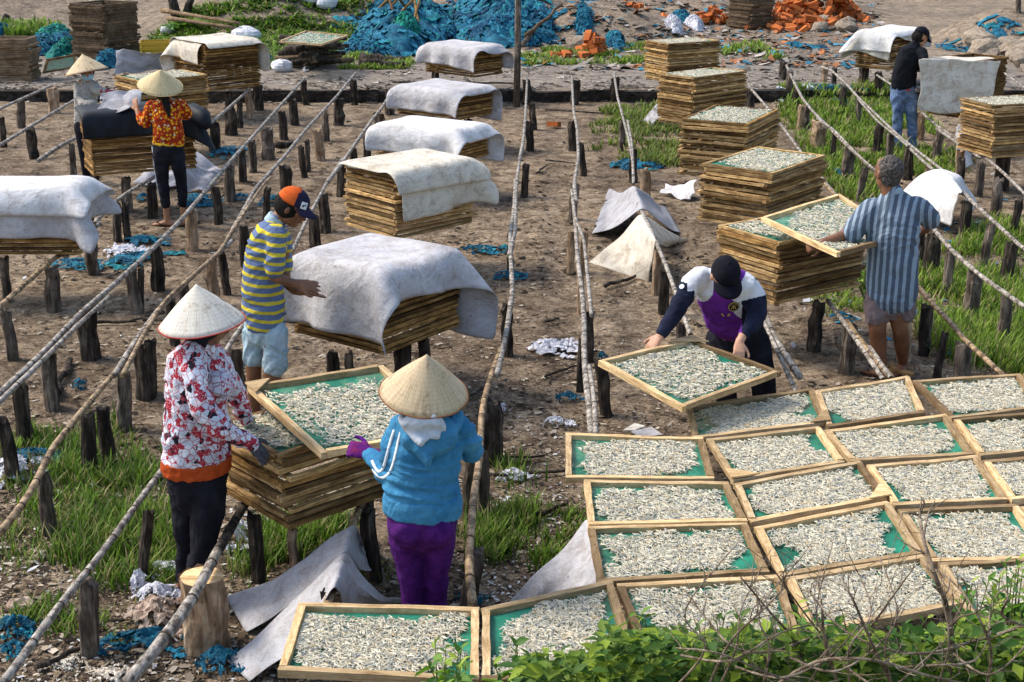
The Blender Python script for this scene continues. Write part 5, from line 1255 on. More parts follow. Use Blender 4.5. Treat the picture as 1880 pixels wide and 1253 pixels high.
g.loft(B, [J(1671,178,.0), J(1673,205,-.02), J(1675,230,.0), J(1675,250,.0), J(1675,268,.0)], [.097,.084,.068,.064,.062]); jn = g.piece('jeans', B, M['jeans_blue'], amp=.007, freq=9, seed=6)
B = MB(); q_ = J(1668,166,-.145); B.box(q_, (.05,.006,.02)); B.build('red_label', M['hat_rim_red'], jn)
g.cap('cap_black'); B = MB(); g.ball(B, hc+Vector((-.03,-.01,.0)), (.082,.092,.085), (.8,.25,-.45)); g.piece('hair', B, M['hair_black'])

# --- woman in the orange blouse
g = Fig('woman in an orange floral blouse and black cropped leggings, back turned, golden conical hat', (318,416), vox=.010); J = g.J
B = MB(); hc = J(300,168,.03); g.head(B, hc, (-.3,.9,-.3), (0,.2,1), .95); g.loft(B, [J(304,190,.02), J(303,175,.02)], [.055,.05]); g.loft(B, [J(309,265,.0), J(308,225,.0), J(305,190,.02)], [(.12,.08),(.11,.08),(.12,.07)])
g.loft(B, [J(296,275,.0), J(298,318,.0), J(304,376,.0), J(307,404,.0)], [.060,.042,.036,.032]); g.loft(B, [J(324,275,.0), J(331,320,.01), J(336,376,.05), J(338,400,.05)], [.060,.042,.036,.032])
g.foot(B, J(308,412,.0), (-1,.1,0), .95); g.foot(B, J(339,404,.05), (.5,.6,0), .95); g.loft(B, [J(258,222,.03), J(252,203,.1)], [.034,.026])
g.HB = B; w_ = J(252,203,.1); g.fingers(w_, J(246,182,.16)-w_, (-.4,-.9,.0), .3, .95, 1, .25); g.piece('body', B, M['skin_tan'], vox=.0085, smooth=2)
B = MB(); g.loft(B, [J(309,262,.0), J(309,250,.0), J(308,232,.0), J(306,210,.0), J(305,193,.02), J(304,182,.02)], [(.172,.12),(.168,.12),(.155,.115),(.165,.12),(.155,.10),(.07,.06)], (1,0,0), 20)
g.loft(B, [J(278,194,.02), J(270,215,.0), J(267,230,.0), J(260,224,.03), J(257,212,.08)], [.066,.058,.054,.050,.042]); g.loft(B, [J(331,192,.02), J(340,203,.05), J(344,210,.12), J(338,214,.24)], [.066,.06,.054,.044]); g.piece('blouse', B, M['floral_blouse'], amp=.006, freq=8, seed=8)
B = MB(); g.loft(B, [J(309,267,.0), J(309,260,.0)], [(.168,.118),(.170,.118)], (1,0,0), 18, False); g.piece('yellow_hem', B, M['yellow_hem'])
B = MB(); g.loft(B, [J(309,266,.0), J(309,280,.0)], [(.165,.12),(.16,.125)]); g.loft(B, [J(295,285,.0), J(297,310,.0), J(300,335,.01), J(304,376,.0)], [.092,.075,.062,.05]); g.loft(B, [J(324,285,.0), J(329,310,.0), J(333,335,.02), J(336,376,.05)], [.09,.072,.06,.048])
lg = g.piece('leggings', B, M['black_knit'], amp=.005, freq=9); ribbon([(J(279,270,-.0), Vector((-1,-.3,0))), (J(282,300,-.0), Vector((-1,-.3,0))), (J(286,330,-.0), Vector((-1,-.3,0))), (J(295,372,-.0), Vector((-1,-.3,0)))], .012, 'white_trim', 'side_stripe', lg)
g.sandal(J(308,412,.0), (-1,.1,0), 'sandal_dark'); g.sandal(J(339,404,.05), (.5,.6,0), 'sandal_dark')
B = MB(); g.ball(B, hc+Vector((0,-.02,.0)), (.08,.095,.095)); g.loft(B, [hc+Vector((.02,-.07,-.03)), hc+Vector((.05,-.11,-.13)), hc+Vector((.07,-.13,-.22))], [.05,.04,.02]); g.piece('hair', B, M['hair_black'])
g.conical(J(294,158,.02), (.17,-.34,1), 40/(FPX/(g.base.y+.2)), .175, 'hat_golden', 'hat_golden')

# --- masked woman
g = Fig('masked woman in a grey shirt and straw conical hat, facing the camera by the tarp', (163,340), vox=.010); J = g.J
B = MB(); hc = J(160,130,.0); g.head(B, hc, (.25,-.9,-.25), (0,-.05,1), .95); g.loft(B, [J(159,152,.03), J(159,140,.01)], [.055,.05]); g.loft(B, [J(156,230,.02), J(157,190,.02), J(159,155,.02)], [(.12,.08),(.11,.08),(.12,.07)])
g.loft(B, [J(150,235,.02), J(156,285,.0), J(160,330,.0)], [.08,.055,.034]); g.loft(B, [J(163,235,.05), J(165,285,.06), J(168,328,.08)], [.08,.055,.034]); g.foot(B, J(160,336,.0), (.3,-1,0), .95); g.foot(B, J(170,333,.08), (.5,-1,0), .95)
g.piece('body', B, M['skin_tan'], smooth=3); g.face(); w_ = J(196,168,-.15); g.HB = MB(); g.loft(g.HB, [w_-Vector((.05,0,0)), w_], [.03,.03]); g.fingers(w_, (1,-.1,-.05), (0,-.2,1), .8, 1, 1, .1); g.piece('glove', g.HB, M['glove_red'], vox=.006)
B = MB(); g.loft(B, [J(157,227,.02), J(157,210,.02), J(157,185,.02), J(158,165,.02), J(159,152,.02)], [(.135,.11),(.13,.11),(.138,.11),(.15,.10),(.08,.07)], (1,0,0), 20)
g.loft(B, [J(144,160,.0), J(144,178,-.05), J(152,192,-.12), J(172,190,-.2)], [.064,.058,.054,.044]); g.loft(B, [J(173,158,.0), J(180,168,-.08), J(192,168,-.14)], [.064,.056,.044]); g.piece('shirt', B, M['grey_print_shirt'], amp=.006, freq=9)
B = MB(); g.loft(B, [J(156,226,.02), J(156,240,.02)], [(.13,.11),(.13,.11)]); g.loft(B, [J(150,240,.02), J(154,280,.0), J(159,325,.0)], [.085,.062,.046]); g.loft(B, [J(163,240,.05), J(165,280,.06), J(167,322,.08)], [.085,.062,.046]); g.piece('trousers', B, M['black_knit'])
c, f, u, x, k = g.hd; B = MB(); g.ball(B, c+f*.045-u*.050, (.066,.066,.052), f, u); g.piece('face_mask', B, M['mask_blue'])
B = MB(); g.ball(B, c-f*.02, (.082,.085,.10), f, u); g.piece('scarf', B, M['black_knit']); g.conical(J(159,131,.0), (-.17,.02,1), 38/(FPX/(g.base.y+.1)), .19, 'hat_straw', 'hat_rim_brown')

# --- trays being carried
def held(P, lb, seed, brs=(), nf=2600):
    return full_tray(P, lb, None, nf=nf, seed=seed, braces=brs, cat='drying tray', cover=.43, size=.034)
ym = STACKS['M']; z1 = ym['z1']+.05
held([gp(456,713,z1+.03), gp(591,838,z1+.02), gp(835,796,z1+.07), gp(702,674,z1+.09)], 'tray held between the two front women over their stack', 91, (0,))
yr = STACKS['R']['z1']+.03
held([gp(1397,403,yr+.09), gp(1537,468,yr+.08), gp(1660,436,yr+.03), gp(1540,360,yr+.05)], 'tray lifted off the stack by the grey-haired man', 92, ())
held([gp(1098,667,.66), gp(1252,752,.60), gp(1434,686,.62), gp(1270,626,.68)], 'tilted tray carried by the bending man in purple', 93, (3,))
# ------------------------------------------------------------------ grass
def in_poly(x, y, P):
    c = False; j = len(P)-1
    for i in range(len(P)):
        if ((P[i][1] > y) != (P[j][1] > y)) and (x < (P[j][0]-P[i][0])*(y-P[i][1])/(P[j][1]-P[i][1])+P[i][0]): c = not c
        j = i
    return c
n = N('grass_blades', .6, .25); n.col(n.attr()); n.b.inputs['Transmission Weight'].default_value = 0
tl = n.n('ShaderNodeBsdfTranslucent'); n.l(n.attr(), tl.inputs[0]); mx = n.n('ShaderNodeMixShader'); mx.inputs[0].default_value = .35
n.l(n.b.outputs[0], mx.inputs[1]); n.l(tl.outputs[0], mx.inputs[2]); n.l(mx.outputs[0], n.out.inputs[0]); M['grass'] = n.m
def grass(poly, count, h, label, seed, thresh=.0, freq=1.2, cols=((.045,.10,.014),(.17,.30,.04)), w=.006, tuft=1, lean=.5):
    r = random.Random(seed); xs_ = [p[0] for p in poly]; ys_ = [p[1] for p in poly]; pts = []; tries = 0
    tus = []
    while len(pts) < count and tries < count*12:
        tries += 1; px, py = r.uniform(min(xs_), max(xs_)), r.uniform(min(ys_), max(ys_))
        if not in_poly(px, py, poly): continue
        p = gp(px, py) if py > 186 else gg(px, py)
        nz = noise.noise((p.x*freq, p.y*freq, seed))+.5*noise.noise((p.x*freq*3, p.y*freq*3, seed))
        if nz < thresh+r.gauss(0, .12): continue
        dens = min(1., .5+nz)
        if tus and r.random() < .6:          # gather into tufts
            q_ = r.choice(tus[-400:]); rr_ = h*.32; p = Vector((q_[0]+r.gauss(0, rr_), q_[1]+r.gauss(0, rr_), p.z)); 
            if p.y > PATH_Y1-1: p.z = ground_h(p.x, p.y)
        elif r.random() < .35: tus.append((p.x, p.y))
        for _ in range(tuft): pts.append((p.x+r.gauss(0,.035)*(tuft > 1), p.y+r.gauss(0,.035)*(tuft > 1), p.z if py <= 186 else 0, dens, nz))
    m = len(pts); A = np.array(pts); rr = np.random.RandomState(seed)
    th = rr.rand(m)*2*np.pi; H = h*.82*(.35+.95*rr.rand(m)**1.3)*(.55+.5*A[:,3]); ln = lean*(.3+1.5*rr.rand(m)); W = w*(.6+.8*rr.rand(m))*np.maximum(1, A[:,1]/9)
    dx, dy = np.cos(th), np.sin(th); sx, sy = -dy, dx; V = []
    for t, wd in ((0, 1.), (.45, .85), (.8, .5)):
        cx = A[:,0]+dx*H*ln*t*t; cy = A[:,1]+dy*H*ln*t*t; cz = A[:,2]-.01+H*t*(1-.25*ln*t)
        V += [np.stack([cx-sx*W*wd, cy-sy*W*wd, cz], 1), np.stack([cx+sx*W*wd, cy+sy*W*wd, cz], 1)]
    V.append(np.stack([A[:,0]+dx*H*ln, A[:,1]+dy*H*ln, A[:,2]+H*(1-.25*ln)], 1))
    V = np.stack(V, 1).reshape(-1, 3); b = np.arange(m)*7
    F = np.concatenate([np.stack([b, b+1, b+3, b+2], 1), np.stack([b+2, b+3, b+5, b+4], 1), np.stack([b+4, b+5, b+6, b+6], 1)])
    F3 = np.concatenate([np.stack([b, b+1, b+3], 1), np.stack([b, b+3, b+2], 1), np.stack([b+2, b+3, b+5], 1), np.stack([b+2, b+5, b+4], 1), np.stack([b+4, b+5, b+6], 1)])
    me = npmesh('grass', V, F3); c0, c1 = np.array(cols[0]), np.array(cols[1])
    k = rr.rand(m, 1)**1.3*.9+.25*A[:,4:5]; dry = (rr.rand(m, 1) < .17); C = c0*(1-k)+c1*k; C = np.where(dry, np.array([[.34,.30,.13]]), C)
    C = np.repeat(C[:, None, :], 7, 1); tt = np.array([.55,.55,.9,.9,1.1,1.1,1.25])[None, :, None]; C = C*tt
    setcol(me, C.reshape(-1, 3)); o = link('grass', me, None, M['grass']); tag(o, label, kind='stuff'); return o
YG = ((.05,.11,.012),(.30,.44,.05)); DG = ((.04,.09,.012),(.22,.36,.04))
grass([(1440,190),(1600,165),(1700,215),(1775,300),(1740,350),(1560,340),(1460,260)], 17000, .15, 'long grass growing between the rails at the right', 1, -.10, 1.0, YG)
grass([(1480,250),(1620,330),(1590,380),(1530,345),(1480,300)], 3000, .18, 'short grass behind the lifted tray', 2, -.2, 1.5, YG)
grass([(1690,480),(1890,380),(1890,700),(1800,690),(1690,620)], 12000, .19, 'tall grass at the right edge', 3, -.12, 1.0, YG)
grass([(1500,470),(1600,470),(1590,600),(1500,580)], 900, .12, 'weeds under the grey-haired man', 4, .1, 2, YG)
grass([(1085,225),(1130,180),(1250,190),(1250,310),(1150,300),(1075,270)], 5200, .15, 'low weeds beside the sandy lane', 5, .0, 1.3, ((.08,.12,.02),(.24,.32,.06)))
grass([(1430,160),(1640,150),(1640,190),(1430,230)], 1500, .16, 'weeds by the slab edge', 6, .1, 1.5, YG)
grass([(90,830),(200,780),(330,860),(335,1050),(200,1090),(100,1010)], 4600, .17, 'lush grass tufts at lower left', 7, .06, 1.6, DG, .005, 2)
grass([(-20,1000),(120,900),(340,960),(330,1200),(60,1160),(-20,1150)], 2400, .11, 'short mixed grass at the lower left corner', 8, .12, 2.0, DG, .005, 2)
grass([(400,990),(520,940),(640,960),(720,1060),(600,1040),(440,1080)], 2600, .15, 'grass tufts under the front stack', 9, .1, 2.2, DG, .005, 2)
grass([(860,850),(960,860),(990,990),(900,1040),(860,1000)], 1300, .17, 'grass tufts by the crooked tan pole', 10, .12, 2.5, DG, .005, 2)
grass([(940,980),(1090,860),(1080,960),(1000,1060)], 700, .10, 'sparse weeds beside the tray corner', 11, .1, 2.5, DG)
grass([(0,780),(110,800),(90,980),(0,1000)], 900, .12, 'sparse grass at the left edge', 12, .15, 2, DG)
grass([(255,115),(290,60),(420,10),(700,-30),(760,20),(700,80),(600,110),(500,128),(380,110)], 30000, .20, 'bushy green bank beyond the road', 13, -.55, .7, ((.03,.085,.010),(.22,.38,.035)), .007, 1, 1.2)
grass([(640,100),(760,112),(745,128),(620,128)], 2200, .15, 'bright weeds at the foot of the blue net heap', 14, -.2, 1, YG, .006)
grass([(955,95),(1190,80),(1190,118),(960,122)], 3200, .13, 'weeds along the road below the rubble', 15, .0, 1.2, YG, .006)
grass([(-20,48),(110,52),(140,66),(-20,70)], 1800, .3, 'green fringe under the sand bank at top left', 16, -.3, 1, DG, .01)
grass([(1320,90),(1400,80),(1440,110),(1330,112)], 500, .2, 'small weeds beside the far open stack', 17, -.1, 1, YG, .008)
# ------------------------------------------------------------------ chips, leaves and litter trodden into the sand
n = N('litter', .9, .15); n.col(n.attr()); M['litter'] = n.m
def chips(count, region, size, cols, label, seed, thick=.35, zmax=None):
    r = np.random.RandomState(seed); px = r.rand(count)*(region[2]-region[0])+region[0]; py = region[1]+(region[3]-region[1])*r.rand(count)**.8
    V = []; C = []; F = []; k = 0
    for i in range(count):
        p = gp(px[i], py[i]) if py[i] > 186 else gg(px[i], py[i]); z = ground_h(p.x, p.y)
        nz = noise.noise((p.x*1.5, p.y*1.5, seed))
        if nz < -.12+.3*(r.rand()-.5): continue
        L = size*(.35+1.3*r.rand()**2); W = L*(.25+.5*r.rand()); a = r.rand()*6.283; ca, sa = math.cos(a), math.sin(a); t = (r.rand()-.5)*thick
        hgt = L*.15
        for (u, v, zz) in ((-1,-.4,0),(-.2,-1,hgt*r.rand()),(1,-.2,t*L),(.5,.8,hgt),(-.7,.7,t*L*.5)):
            u *= L/2*(.7+.5*r.rand()); v *= W/2*(.7+.5*r.rand()); V.append((p.x+ca*u-sa*v, p.y+sa*u+ca*v, z+.004+abs(zz)+.003*r.rand()))
        c = cols[int(r.rand()*len(cols))]; q = .45+.6*r.rand(); C += [(c[0]*q, c[1]*q, c[2]*q)]*5
        F += [(k, k+1, k+2), (k, k+2, k+3), (k, k+3, k+4)]; k += 5
    me = npmesh('litter', V, F); setcol(me, C); o = link('litter', me, None, M['litter']); tag(o, label, kind='stuff')
BR = [(.06,.04,.025),(.03,.022,.016),(.10,.07,.045),(.20,.15,.10),(.38,.31,.23),(.50,.43,.34)]
chips(24000, (-20,190,1900,1260), .045, BR, 'dark chips and dry leaf flakes strewn over the sand', 1)
chips(6000, (-20,195,1900,520), .06, BR[:4], 'dark bark crumbs in the far half of the yard', 2)
chips(13000, (-20,560,1300,1260), .024, BR+[(.03,.022,.016),(.55,.52,.46)], 'crumbs and flakes in the near half of the yard', 3)
chips(3000, (860,820,1110,1110), .024, [(.6,.6,.6),(.45,.4,.32),(.1,.08,.05),(.25,.2,.14),(.06,.05,.04)], 'mixed rubbish beside the crooked pole', 4)
chips(5500, (-10,880,520,1260), .024, [(.62,.6,.55),(.07,.05,.035),(.04,.03,.02),(.45,.38,.28),(.1,.08,.05),(.3,.22,.12)], 'mixed rubbish in the lower left', 5)
chips(240, (-10,330,1300,1260), .045, [(.62,.63,.66),(.68,.7,.74),(.5,.47,.42)], 'bits of white plastic and shell on the sand', 6, .8)
chips(3000, (960,2,1620,130), .22, [(.30,.26,.22),(.45,.40,.35),(.20,.16,.13),(.42,.17,.07),(.05,.25,.38)], 'rubble fragments beyond the road', 7, .8)
chips(6000, (-20,126,1900,190), .10, [(.12,.10,.085),(.07,.06,.05),(.45,.40,.34)], 'grit and bark on the road', 8, .2)
chips(420, (1440,180,1880,640), .07, [(.55,.57,.6),(.05,.25,.42)], 'scraps lying in the grass at the right', 9, .5)
# ------------------------------------------------------------------ crumpled net, rags, bags
def crumple(px, py, wpx, hpx, label, mat, seed, h=.05, cat='rag', group=None, name='rag', n=26, rot=0., sharp=1.0, z=None):
    """a crumpled heap whose foot covers about wpx x hpx pixels"""
    c = gg(px, py) if py < 190 else gp(px, py, 0); c.z = ground_h(c.x, c.y) if z is None else z
    s = FPX/math.hypot(c.y, CAM_H); rx = wpx/2/s; ry = max(.06, hpx/2/s/max(.15, CAM_H/math.hypot(c.y, CAM_H)))
    V = []; r = random.Random(seed); m = n
    for i in range(m+1):
        for j in range(m+1):
            a, b = i/m*2-1, j/m*2-1; d = math.sqrt(a*a+b*b); th = math.atan2(b, a)
            k = 1/max(abs(math.cos(th)), abs(math.sin(th)), 1e-3) if d else 1; a2, b2 = a/k if False else a*math.sqrt(1-b*b/2), b*math.sqrt(1-a*a/2)
            rim = 1+.28*noise.noise((math.cos(th)*1.6+seed, math.sin(th)*1.6, seed*.3)); x, y = a2*rx*rim, b2*ry*rim
            dd = min(1, math.hypot(a2, b2)); f = 7/(rx+ry+.25)*.5
            rg = 1-2*abs(noise.noise((x*f*1.2+seed, y*f*2.2, seed))); r2 = 1-2*abs(noise.noise((x*f*3.1, y*f*5.1+seed, seed)))
            zz = h*(1-dd**(2.2 if h < .2 else 3.5))*((.35+.5*rg+.32*r2*sharp) if h < .2 else (.30+.42*noise.noise((x*1.1+seed, y*1.1, seed))+.25*rg+.12*r2))+.012*(r2 > .2)
            gx, gy = c.x+x*math.cos(rot)-y*math.sin(rot), c.y+x*math.sin(rot)+y*math.cos(rot)
            V.append((gx-c.x, gy-c.y, (ground_h(gx, gy)-c.z)+max(-.02, zz)+(.006 if dd < .93 else -.01)))
    net = 'net' in mat or name in ('plastic_bundle', 'white_rag', 'plastic_bag')
    F = []; TN = []
    for i in range(m):
        for j in range(m):
            a, b = (i+.5)/m*2-1, (j+.5)/m*2-1; dd = math.hypot(a, b)/math.sqrt(1+min(a*a, b*b))
            if net and h < .2 and noise.noise((a*3+seed, b*3, seed))*.9+.45 < dd-.15: continue
            F.append((i*(m+1)+j, (i+1)*(m+1)+j, (i+1)*(m+1)+j+1, i*(m+1)+j+1))
    if net:      # loose folds and strands of the net
        nrib = int(26 if h < .2 else 90+420*min(1, h)); TN = [(.75,.75,.75)]*len(V)
        for q in range(nrib):
            th, rr_ = r.uniform(0, 6.28), math.sqrt(r.random())*(1.02 if h > .2 else 1.1); x, y = math.cos(th)*rr_*rx, math.sin(th)*rr_*ry
            L = r.uniform(.25, .8)*(rx+ry)*.5*(.42 if h > .2 else 1); wd_ = L*r.uniform(.06, .22); dr_ = r.uniform(0, 6.28) if h > .2 else r.gauss(0, .6); ph = r.uniform(0, 6); b0 = len(V); K = 6
            for k_ in range(K+1):
                t = k_/K; x += math.cos(dr_)*L/K; y += math.sin(dr_)*L/K*(.8 if h > .2 else .6); dr_ += r.gauss(0, .35)
                d_ = min(1, math.hypot(x/rx, y/ry)); zb = (h*(1-d_**2.2)*.5 if h < .2 else h*(1-d_**3.5)*(.42+.42*noise.noise((x*1.1+seed, y*1.1, seed))+.25*(1-2*abs(noise.noise((x*f*1.2+seed, y*f*2.2, seed))))))+.015+.05*min(1, h+.25)*abs(math.sin(ph+k_*1.3))
                gx, gy = c.x+x, c.y+y; gzz = ground_h(gx, gy)-c.z; sx1, sy1 = -math.sin(dr_)*wd_, math.cos(dr_)*wd_; lift = wd_*r.uniform(.3, 1.1)
                V += [(x-sx1, y-sy1, gzz+max(.004, zb-lift*.5)), (x, y, gzz+zb+lift*.5), (x+sx1, y+sy1, gzz+max(.004, zb-lift*.4))]
            tc = r.choice([(.8,.8,.8),(1,1,1),(1.25,1.25,1.25)] if name == 'plastic_bag' else [(.35,.4,.5),(.7,.75,.8),(1,1,1),(1.3,1.2,1.15),(.9,1.25,.9),(1.6,1.35,1.2)]); TN += [tc]*(3*K+3)
            for k_ in range(K):
                a = b0+k_*3; F += [(a, a+3, a+4, a+1), (a+1, a+4, a+5, a+2)]
    me = pydata(name, V, F, False); setcol(me, TN if net else [(1,1,1)]*len(V), 'tone')
    o = link(name, me, None, M[mat]); o.location = c; tag(o, label, cat, group); return o
GB = 'scraps of blue net lying on the sand'
for i, (px, py, wd, ht, lb, mt) in enumerate([
 (160,488,130,22,'spread blue net scrap left of the white rag by the left rails','blue_net'),(255,478,110,20,'blue net scrap right under the white rag','blue_net'),(255,448,75,20,'blue net bunched behind the white rag','blue_net'),
 (355,369,70,22,'blue net scrap behind the feet of the woman in orange','blue_net'),(262,367,22,10,'tiny blue scrap left of the leggings','blue_net'),(412,282,56,18,'blue net knot under the open stack by the tarp','blue_net'),
 (500,370,60,14,'blue net scrap above the orange and navy cap','blue_net'),(440,365,30,8,'thin blue strand left of the cap','blue_net'),(420,676,60,16,'blue net scrap behind the pole near the grey hat','blue_net'),
 (145,714,26,12,'small blue knot alone by the twin posts','blue_net'),(60,842,110,22,'blue net strip at the left edge above the grass','blue_net'),(30,1165,90,30,'blue net heap at the lower left edge','blue_net'),
 (25,1200,60,20,'second blue net heap right at the left edge corner','blue_net'),(270,1190,190,44,'wide blue net spread under the plastic bag','blue_net'),(400,1225,90,40,'blue net lying against the cut stump','blue_net'),
 (880,462,90,12,'long blue net strip behind the arched sheet end','blue_net'),(935,512,60,14,'blue net scrap beside the middle pole','blue_net'),(1040,735,56,10,'blue net scrap low in the sandy lane','blue_net'),
 (1155,305,74,18,'blue net scrap below the patch of weeds','blue_net'),(1105,660,20,8,'blue scrap under the corner of the carried tray','blue_net'),(860,1104,50,18,'blue bundle at the foot of the crooked pole','blue_net'),
 (1545,591,50,12,'blue scrap behind the knotted post','blue_net'),(1748,648,34,22,'blue scrap between the thick posts at the right','blue_net'),(1538,322,24,16,'blue scrap in the grass left of the grey hair','blue_net'),
 (1530,170,110,14,'blue net strip under the slab edge at the right','blue_net'),(1484,90,40,14,'blue bag on the sand beyond the road','blue_net'),(1740,88,44,16,'blue net bundle left of the rubble mound','blue_net'),
 (1823,80,70,20,'blue net bundle draped on the rubble mound','blue_net'),(1455,84,20,14,'dark blue tin-like bundle by the road','blue_net'),(1600,375,28,10,'blue bundle on the ground beyond the lifted tray','blue_net')]):
    crumple(px, py, wd, ht, lb, mt, 100+i, .05 if ht < 24 else .08, 'net scrap', GB, 'net_scrap')
GW = 'white rags and paper on the sand'
for i, (px, py, wd, ht, lb, mt) in enumerate([
 (220,464,64,20,'white rag lying on the blue net at left','white_rag'),(1010,642,100,26,'torn white rag with blue print in the middle of the sandy lane','white_rag'),(20,870,90,50,'crumpled pale sheet at the left edge','white_rag'),
 (1020,780,52,12,'white scrap above the second tray row','white_rag'),(940,880,64,14,'white paper scrap right of the crooked pole','white_rag'),(910,755,30,14,'white scrap behind the big leaning post','white_rag'),
 (300,1050,90,22,'pale plastic sheet in the grass behind the leggings of the print blouse','white_rag'),(255,1080,40,34,'crumpled pale bag in the grass','white_rag'),(290,1103,110,30,'milky plastic film above the brown bag','white_rag'),
 (430,990,50,60,'pale papers under the left side of the front stack','white_rag'),(1480,165,40,12,'white rag under the slab edge','white_rag'),(1430,172,20,8,'small white scrap under the slab edge','white_rag'),(120,1225,50,14,'flat pale card at the bottom edge','felt_cream'),
 (195,1245,80,16,'flat olive sheet at the bottom edge','felt_stained'),(800,700,30,12,'white scrap right of the straw hat','white_rag'),(560,130,8,6,'white chip by the logs','white_rag')]):
    crumple(px, py, wd, ht, lb, mt, 200+i, .012 if lb.startswith('flat') else .045 if ht < 30 else .08, 'rag', GW, 'white_rag')
crumple(285,1142,130,62,'crumpled translucent brown plastic bag beside the stump','pale_bag',301,.10,'plastic bag',None,'plastic_bag',34)
crumple(42,1115,60,14,'curled brown dead leaf pile in the lower left grass','pale_bag',302,.03,'leaf',None,'dead_leaf',8)
# far heaps
crumple(745,74,190,70,'big heap of blue and green nets beyond the road, sprawling left','blue_net',311,.9,'net heap','blue net heaps beyond the road','net_heap',60)
crumple(690,95,130,26,'trailing end of blue net left of the big heap','blue_net',312,.4,'net heap','blue net heaps beyond the road','net_heap',34)
crumple(745,88,70,30,'green net patch on the blue net heap','teal_net',313,.85,'net heap','blue net heaps beyond the road','net_heap',30)
crumple(905,62,160,60,'large heap of bundled blue nets against the sand mound','blue_net',314,.65,'net heap','blue net heaps beyond the road','net_heap',56)
crumple(965,66,110,40,'blue nets right behind the upright pole','blue_net',315,.6,'net heap','blue net heaps beyond the road','net_heap',36)
for i, (px, py, wd, ht, lb, mt) in enumerate([(1058,20,70,24,'blue bundle at the top of the rubble','blue_net'),(1072,50,30,18,'blue bag in the middle of the rubble','blue_net'),(1128,84,38,26,'round blue bundle by the bricks near the road','blue_net'),(1250,45,46,20,'blue bundle left of the far tray stack','blue_net'),
  (1098,42,14,10,'tiny blue scrap on the rubble','blue_net'),(1238,52,30,12,'white cloth on the rubble','white_rag'),(1275,52,34,14,'white scrap by the far stack','white_rag'),(395,6,40,24,'blue bag at the top edge on the bank','blue_net'),(90,88,70,40,'heap of blue plastic between the two weathered stacks','blue_net'),(118,98,40,20,'pale blue plastic beside the weathered stack','teal_net'),
  (100,72,60,20,'teal plastic on top of the heap at left','teal_net'),(8,66,26,12,'blue plastic on the left edge stack','blue_net'),(205,118,40,30,'deep blue cloth behind the masked woman','blue_net'),(490,118,20,18,'blue jug in the grass by the road','blue_net'),(625,2,40,16,'blue bag at the top of the green bank','blue_net')]):
    crumple(px, py, wd, ht, lb, mt, 330+i, .35 if wd > 25 else .15, 'plastic bundle', 'plastic bundles beyond the road', 'plastic_bundle', 18)
def bag(px, py, r_, lb, mat='white_rag', sq=.8):
    c = gg(px, py); B = MB(); n_, m_ = 14, 9; v = []
    for i in range(m_+1):
        a = math.pi*i/m_
        for k in range(n_):
            b = 2*math.pi*k/n_; q = 1+.22*noise.noise((math.cos(b)*1.7+px, math.sin(b)*1.7, a*1.3)); v.append((math.sin(a)*math.cos(b)*r_*q*1.2, math.sin(a)*math.sin(b)*r_*q, r_*sq*(.7+math.cos(a)*q)))
    B.add(v, [(i*n_+k, (i+1)*n_+k, (i+1)*n_+(k+1) % n_, i*n_+(k+1) % n_) for i in range(m_) for k in range(n_)])
    o = B.build('plastic_bag', M[mat], None, False); o.location = c; tag(o, lb, 'plastic bag', 'bags dumped on the green bank')
for a_ in [(450,28,.25,'largest white bag on the green bank'),(420,22,.2,'white bag left of the largest bag'),(545,14,.22,'white bag near the white tube'),(572,8,.26,'bulging white bag right of the tube'),(600,12,.2,'small white bag at the bank top'),(390,34,.12,'tiny white tub in the grass'),(560,46,.12,'small white scrap bag down the bank'),(420,6,.25,'pale bag beside the blue bag'),(518,132,.16,'white bucket-like bag by the road'),(310,62,.14,'whitish can at the foot of the dark trunk'),(610,4,.25,'white bag below the blue bag at top')]: bag(*a_)
